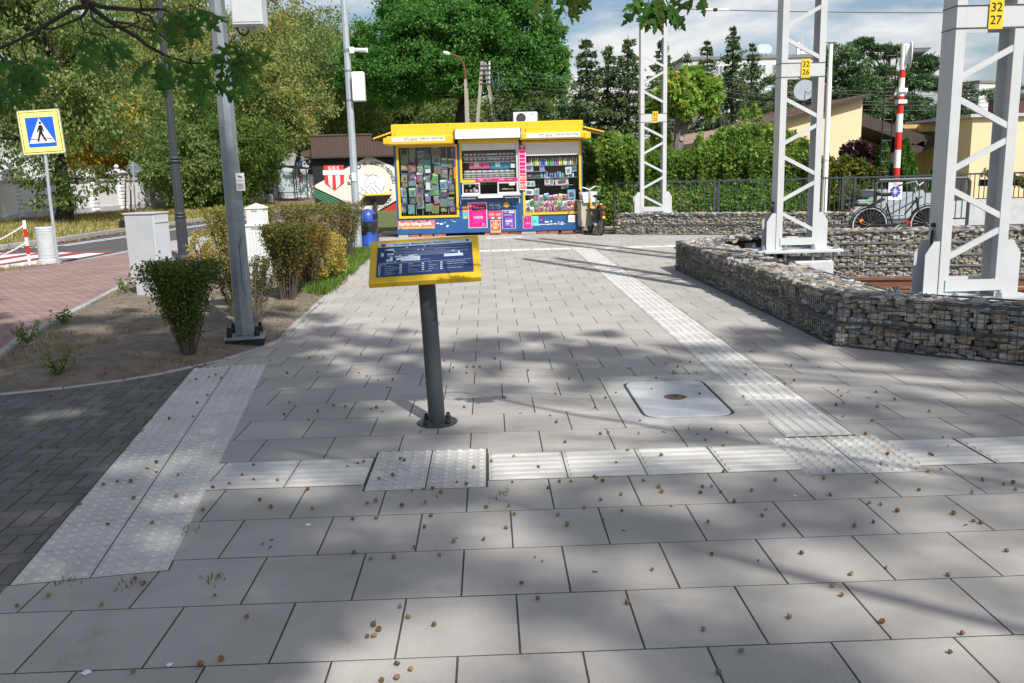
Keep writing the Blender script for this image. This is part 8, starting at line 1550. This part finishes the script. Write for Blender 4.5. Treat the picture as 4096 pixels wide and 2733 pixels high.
tm = MB(); tm.tube([(11.5, -6, -.2), (11.5, -6, .4), (11.4, -6, 3), (11.3, -6, 6), (11.1, -6, 11), (10.9, -6, 16)], [.55, .42, .36, .30, .18, .04], 12); tm.build('trunk', M_bark, oak)
br_ = MB(); OP = lambda x, y, Y=3.7: Vector(dp(x, y, Y)); ZS = .3404
zz = lambda l, Y=3.7: [OP(a*ZS, b*ZS, Y+.02*i) for i, (a, b) in enumerate(l)]
root = Vector((11.3, -6, 6.)); en = OP(330, -40, 3.6)
lm_ = MB(); lm_.tube([root, Vector((6, -4.5, 7.)), Vector((1.2, .2, 5.2)), Vector((-1.0, 2.9, 2.9)), en], [.05, .04, .028, .018, .012], 7); lm_.build('branch', M_bark2, oak)
for l, r0, r1 in (([(960, 0), (1050, 75), (1280, 250), (1600, 430), (1720, 530), (1950, 660), (2230, 745), (2420, 745)], .012, .004), ([(1040, 66), (860, 100), (480, 330), (240, 460), (0, 570), (-160, 640)], .010, .004), ([(1000, 10), (1200, 85), (1620, 120), (1850, 110), (1960, 120)], .011, .004), ([(1030, 110), (950, 210), (620, 345), (480, 330)], .006, .004), ([(250, 455), (260, 560), (305, 680)], .004, .003), ([(1060, 120), (1090, 230), (1240, 320), (1500, 320), (1640, 250), (1590, 130)], .005, .004), ([(1600, 140), (1760, 180), (1880, 400), (2020, 530)], .005, .003), ([(1280, 250), (1500, 275), (1700, 350), (1880, 370)], .005, .003), ([(950, 220), (990, 380), (1230, 420)], .004, .003), ([(2230, 680), (2240, 750), (2350, 950), (2420, 960)], .004, .003), ([(1210, 590), (1230, 690), (1170, 790), (1120, 790)], .003, .002), ([(1640, 0), (1660, 90), (1720, 120)], .004, .003), ([(0, 640), (40, 740), (-20, 830)], .004, .003)):
    p = zz(l); mb = MB(); n = len(p); mb.tube(p, [r0+(r1-r0)*i/(n-1) for i in range(n)], 6); mb.build('twig', M_bark2, oak)
lo = random.Random(9)
def cluster(x, y, n, spread=70, Y=3.7, L=.135, ang0=-90):
    c = OP(x, y, Y)
    for i in range(n):
        a = R_(ang0+spread*(2*(i+.5)/n-1)+lo.uniform(-12, 12)); s_ = L*lo.uniform(.8, 1.12); d = Vector((math.cos(a), lo.uniform(-.35, .35), math.sin(a))).normalized()
        nr = Vector((lo.uniform(-1.3, 1.3), -1+lo.uniform(0, .8), lo.uniform(-.3, .6))); xv = d.cross(nr).normalized(); zv = xv.cross(d)
        M4 = Matrix((xv, d, zv)).transposed().to_4x4(); M4 = Matrix.Translation(c+d*s_*.2-OFF[oak.name]) @ M4 @ Matrix.Diagonal((s_, s_, s_, 1)); o = bpy.data.objects.new('leaf', OL); COL.objects.link(o); o.parent = oak; o.matrix_local = M4
for x, y, n, sp, a in ((103, 236, 7, 80, -90), (8, 285, 4, 60, -80), (420, 145, 6, 75, -90), (628, 222, 6, 75, -95), (664, 40, 4, 70, -70), (760, 20, 5, 70, -75), (765, 235, 4, 60, -85), (890, 205, 3, 50, -90), (935, 150, 3, 60, -85), (975, 175, 4, 60, -75), (960, 265, 4, 55, -95), (-15, 330, 3, 40, -80), (835, 300, 3, 50, -90)): cluster(x, y, n, sp, ang0=a)
for x, y, n, sp, a in ((2200, -60, 5, 55, -80), (2270, -60, 5, 50, -75), (2600, -20, 8, 60, -95), (2660, -10, 7, 60, -75), (2640, -30, 5, 30, -90), (2790, -95, 3, 30, -80)): cluster(x, y, n, sp, 3.9, .135, a)
for x in (2225, 2640, 2790): q = OP(x, -120, 3.9); MB().tube([q+Vector((0, 0, .1)), q, OP(x, -20 if x != 2790 else -80, 3.9)], .004, 5).build('twig', M_bark2, oak)
MB().tube([root+Vector((0, 0, 1)), Vector((7, -3.5, 7.3)), Vector((2.6, .8, 5.4)), OP(2640, -120, 3.9)+Vector((0, 0, .1)), OP(2225, -120, 3.9)+Vector((0, 0, .1))], [.04, .03, .02, .01, .006], 6).build('branch', M_bark2, oak)
# crown masses above and behind the viewer (they throw the dappled shade)
P = []; O = []; rng = np.random.default_rng(12); lb = MB()
tanl = 1/math.tan(SUN_EL); sx_, sy_ = math.sin(SUN_AZ), math.cos(SUN_AZ)
def shade(gx, gy, r, n, h):
    """a leafy mass hung where the sun would have to pass to reach ground point (gx, gy)"""
    global P, O
    c = np.array([gx+sx_*h*tanl, gy+sy_*h*tanl, h]); tf = rng.normal(size=(max(6, n//34), 3)); tf /= np.linalg.norm(tf, axis=1, keepdims=True); tf *= rng.uniform(.2, 1, (len(tf), 1))**.5
    k = rng.integers(0, len(tf), n); p = c+(tf[k]+rng.normal(size=(n, 3))*.12)*np.array([r, r, r*.55]); P.append(p); s_ = Vector((11.1, -6, min(13, max(7, h-2)))); e = Vector(c); lb.tube([s_, s_.lerp(e, .5)+Vector((0, 0, .5)), e], [.022, .012, .004], 4)
SH = []
rg_ = random.Random(77)
for i in range(9):                                  # dense mass over the left foreground and the bed
    for j in range(9):
        x_, y_ = -7.2+.85*i+rg_.uniform(-.3, .3), 1.2+.9*j+rg_.uniform(-.3, .3)
        if x_ > -.9-.18*(y_-2) or x_ < -1.9-.85*y_: continue
        if rg_.random() < .12: continue
        SH.append((x_, y_, rg_.uniform(.75, 1.05), int(rg_.uniform(600, 950)), rg_.uniform(11, 16)))
for i in range(10):                                 # thinner, higher mass over the right foreground
    for j in range(8):
        x_, y_ = -1.6+.8*i+rg_.uniform(-.3, .3), 1.0+.85*j+rg_.uniform(-.3, .3)
        if x_ > .72*y_+1.2: continue
        if 3.9 < y_ < 6.8 and -.2 < x_ < 3.0 and rg_.random() < .93: continue
        if rg_.random() < .14: continue
        SH.append((x_, y_, rg_.uniform(.8, 1.1), int(rg_.uniform(150, 330)*(.55 if x_ > .2 and y_ < 4.2 else 1)), rg_.uniform(16, 22)))
for x_, y_, n_ in ((-.6, 7.1, 420), (.3, 7.3, 420), (1.1, 7.1, 380), (-1.4, 8.2, 300), (3.2, 7.2, 420), (3.9, 6.6, 420), (4.6, 6.0, 400), (2.6, 7.0, 260), (-6.3, 10.2, 500), (-5.2, 9.4, 420), (-7.4, 11.4, 420), (-4.2, 9.6, 300), (-2.6, 9.3, 260)): SH.append((x_, y_, .8, n_, rg_.uniform(12, 15)))
for a in SH: shade(*a)
P = np.concatenate(P); lb.build('bough', M_bark2, oak); leaf_obj('crown', P, .16, M_oakl, oak, bias=0, aspect=.75)['kind'] = 'stuff'
# ================================================================== acorn caps and crumbs on the paving
M_ac = rampmat('acorn_shell', [(0, (.12, .062, .03)), (.4, (.20, .105, .05)), (.7, (.24, .155, .07)), (1, (.16, .125, .05))], .6, 0, namt=.15)
ac1 = MB().lathe((0, 0, 0), [(.002, 0), (.007, .001), (.0095, .005), (.010, .009), (.0085, .0115), (.0055, .010), (.004, .007), (.001, .006)], 10).mesh('acorn', M_ac, smooth=True); ac2 = MB().lathe((0, 0, 0), [(.002, 0), (.008, .002), (.0105, .007), (.009, .012), (.006, .0155), (.002, .018), (.0015, .023), (.0008, .024)], 9).mesh('acorn', M_ac, smooth=True)
AZ = [(70, 2430), (200, 2388), (405, 2424), (540, 2324), (575, 2338), (565, 2345), (860, 2390), (983, 2477), (880, 2643), (805, 2661), (530, 2697), (1490, 2510), (1520, 2525), (1470, 2553), (1500, 2554), (1600, 2437), (1630, 2477), (1735, 2508), (1585, 2666), (1640, 2687), (1590, 2722), (1525, 2726), (1657, 2194), (1570, 2236), (1485, 2243), (1420, 2214), (1755, 2226), (1818, 2175), (1940, 2163), (2040, 2030), (1945, 2036), (2275, 2106), (2414, 2087), (2157, 2402), (2088, 2342), (2517, 2420), (2612, 2284), (2821, 2527), (2850, 2221), (3207, 2218), (3409, 2305), (3327, 2352), (3368, 2388), (3162, 2480), (2968, 2615), (2880, 2700), (3530, 2494), (3849, 2542), (3798, 2616), (3788, 2308), (4027, 2212), (4063, 1965), (3926, 1924), (3590, 2050), (3519, 2023), (3813, 2059), (3100, 1925), (3300, 1920), (2845, 1950), (2812, 1951), (2885, 1975), (2630, 1953), (2570, 1927), (1705, 2015), (1766, 1974), (1646, 1970), (1730, 1960), (1500, 2010), (1470, 2020), (2410, 1930), (2380, 1910), (2385, 1915)]
ra_ = random.Random(31)
while len(AZ) < 265:
    x, y = ra_.uniform(30, 4080), 1420+ra_.random()**1.3*700
    if gp(x, y).y < 9 and gp(x, y).x < 2.7: AZ.append((x, y))
while len(AZ) < 290: AZ.append((ra_.uniform(200, 850), ra_.uniform(1380, 1560)))
for i, (x, y) in enumerate(AZ):
    q = gp(x, y); z = .001
    if inside(q.x, q.y, bed_poly): z = .03+.05*mn.noise(Vector((q.x*1.1, q.y*.9, 0)))
    o = bpy.data.objects.new('acorn', [ac1, ac2][i % 2]); COL.objects.link(o); o.location = (q.x, q.y, z+.004); o.rotation_euler = (ra_.uniform(-.9, .9), ra_.uniform(-.9, .9), ra_.uniform(0, 6)); s_ = ra_.uniform(.7, 1.05); o.scale = (s_, s_, s_); tag(o, 'small brown acorn or acorn cap lying on the ground in the foreground', 'acorn', 'acorns scattered over the ground')
mb = MB()
for i in range(46):
    x, y = ra_.uniform(900, 3900), ra_.uniform(1150, 2300); q = gp(x, y); a = ra_.uniform(0, 6); l = ra_.uniform(.006, .03)
    if q.y < 10: mb.bar((q.x, q.y, .004), (q.x+l*math.cos(a), q.y+l*math.sin(a), .005), .004, .003)
tag(mb.build('twig_crumbs', M_twig), 'tiny twig crumbs scattered over the paving', 'crumbs', kind='stuff')
for lab, x, y, s_ in (('white bird dropping near the lower left corner', 345, 2692, .018), ('small white dropping beside the lowest row at left', 680, 2660, .014), ('white dropping on the slab below the left strip', 1232, 2100, .016), ('white speck below the right warning pad', 3180, 1985, .010)):
    q = gp(x, y); mb = MB(); n = 9; mb.add([(q.x+s_*ra_.uniform(.6, 1.1)*math.cos(2*math.pi*i/n), q.y+s_*ra_.uniform(.6, 1.1)*math.sin(2*math.pi*i/n), .0025) for i in range(n)]+[(q.x, q.y, .005)], [(i, (i+1) % n, n) for i in range(n)]); tag(mb.build('bird_dropping', M_wht), lab, 'dropping')
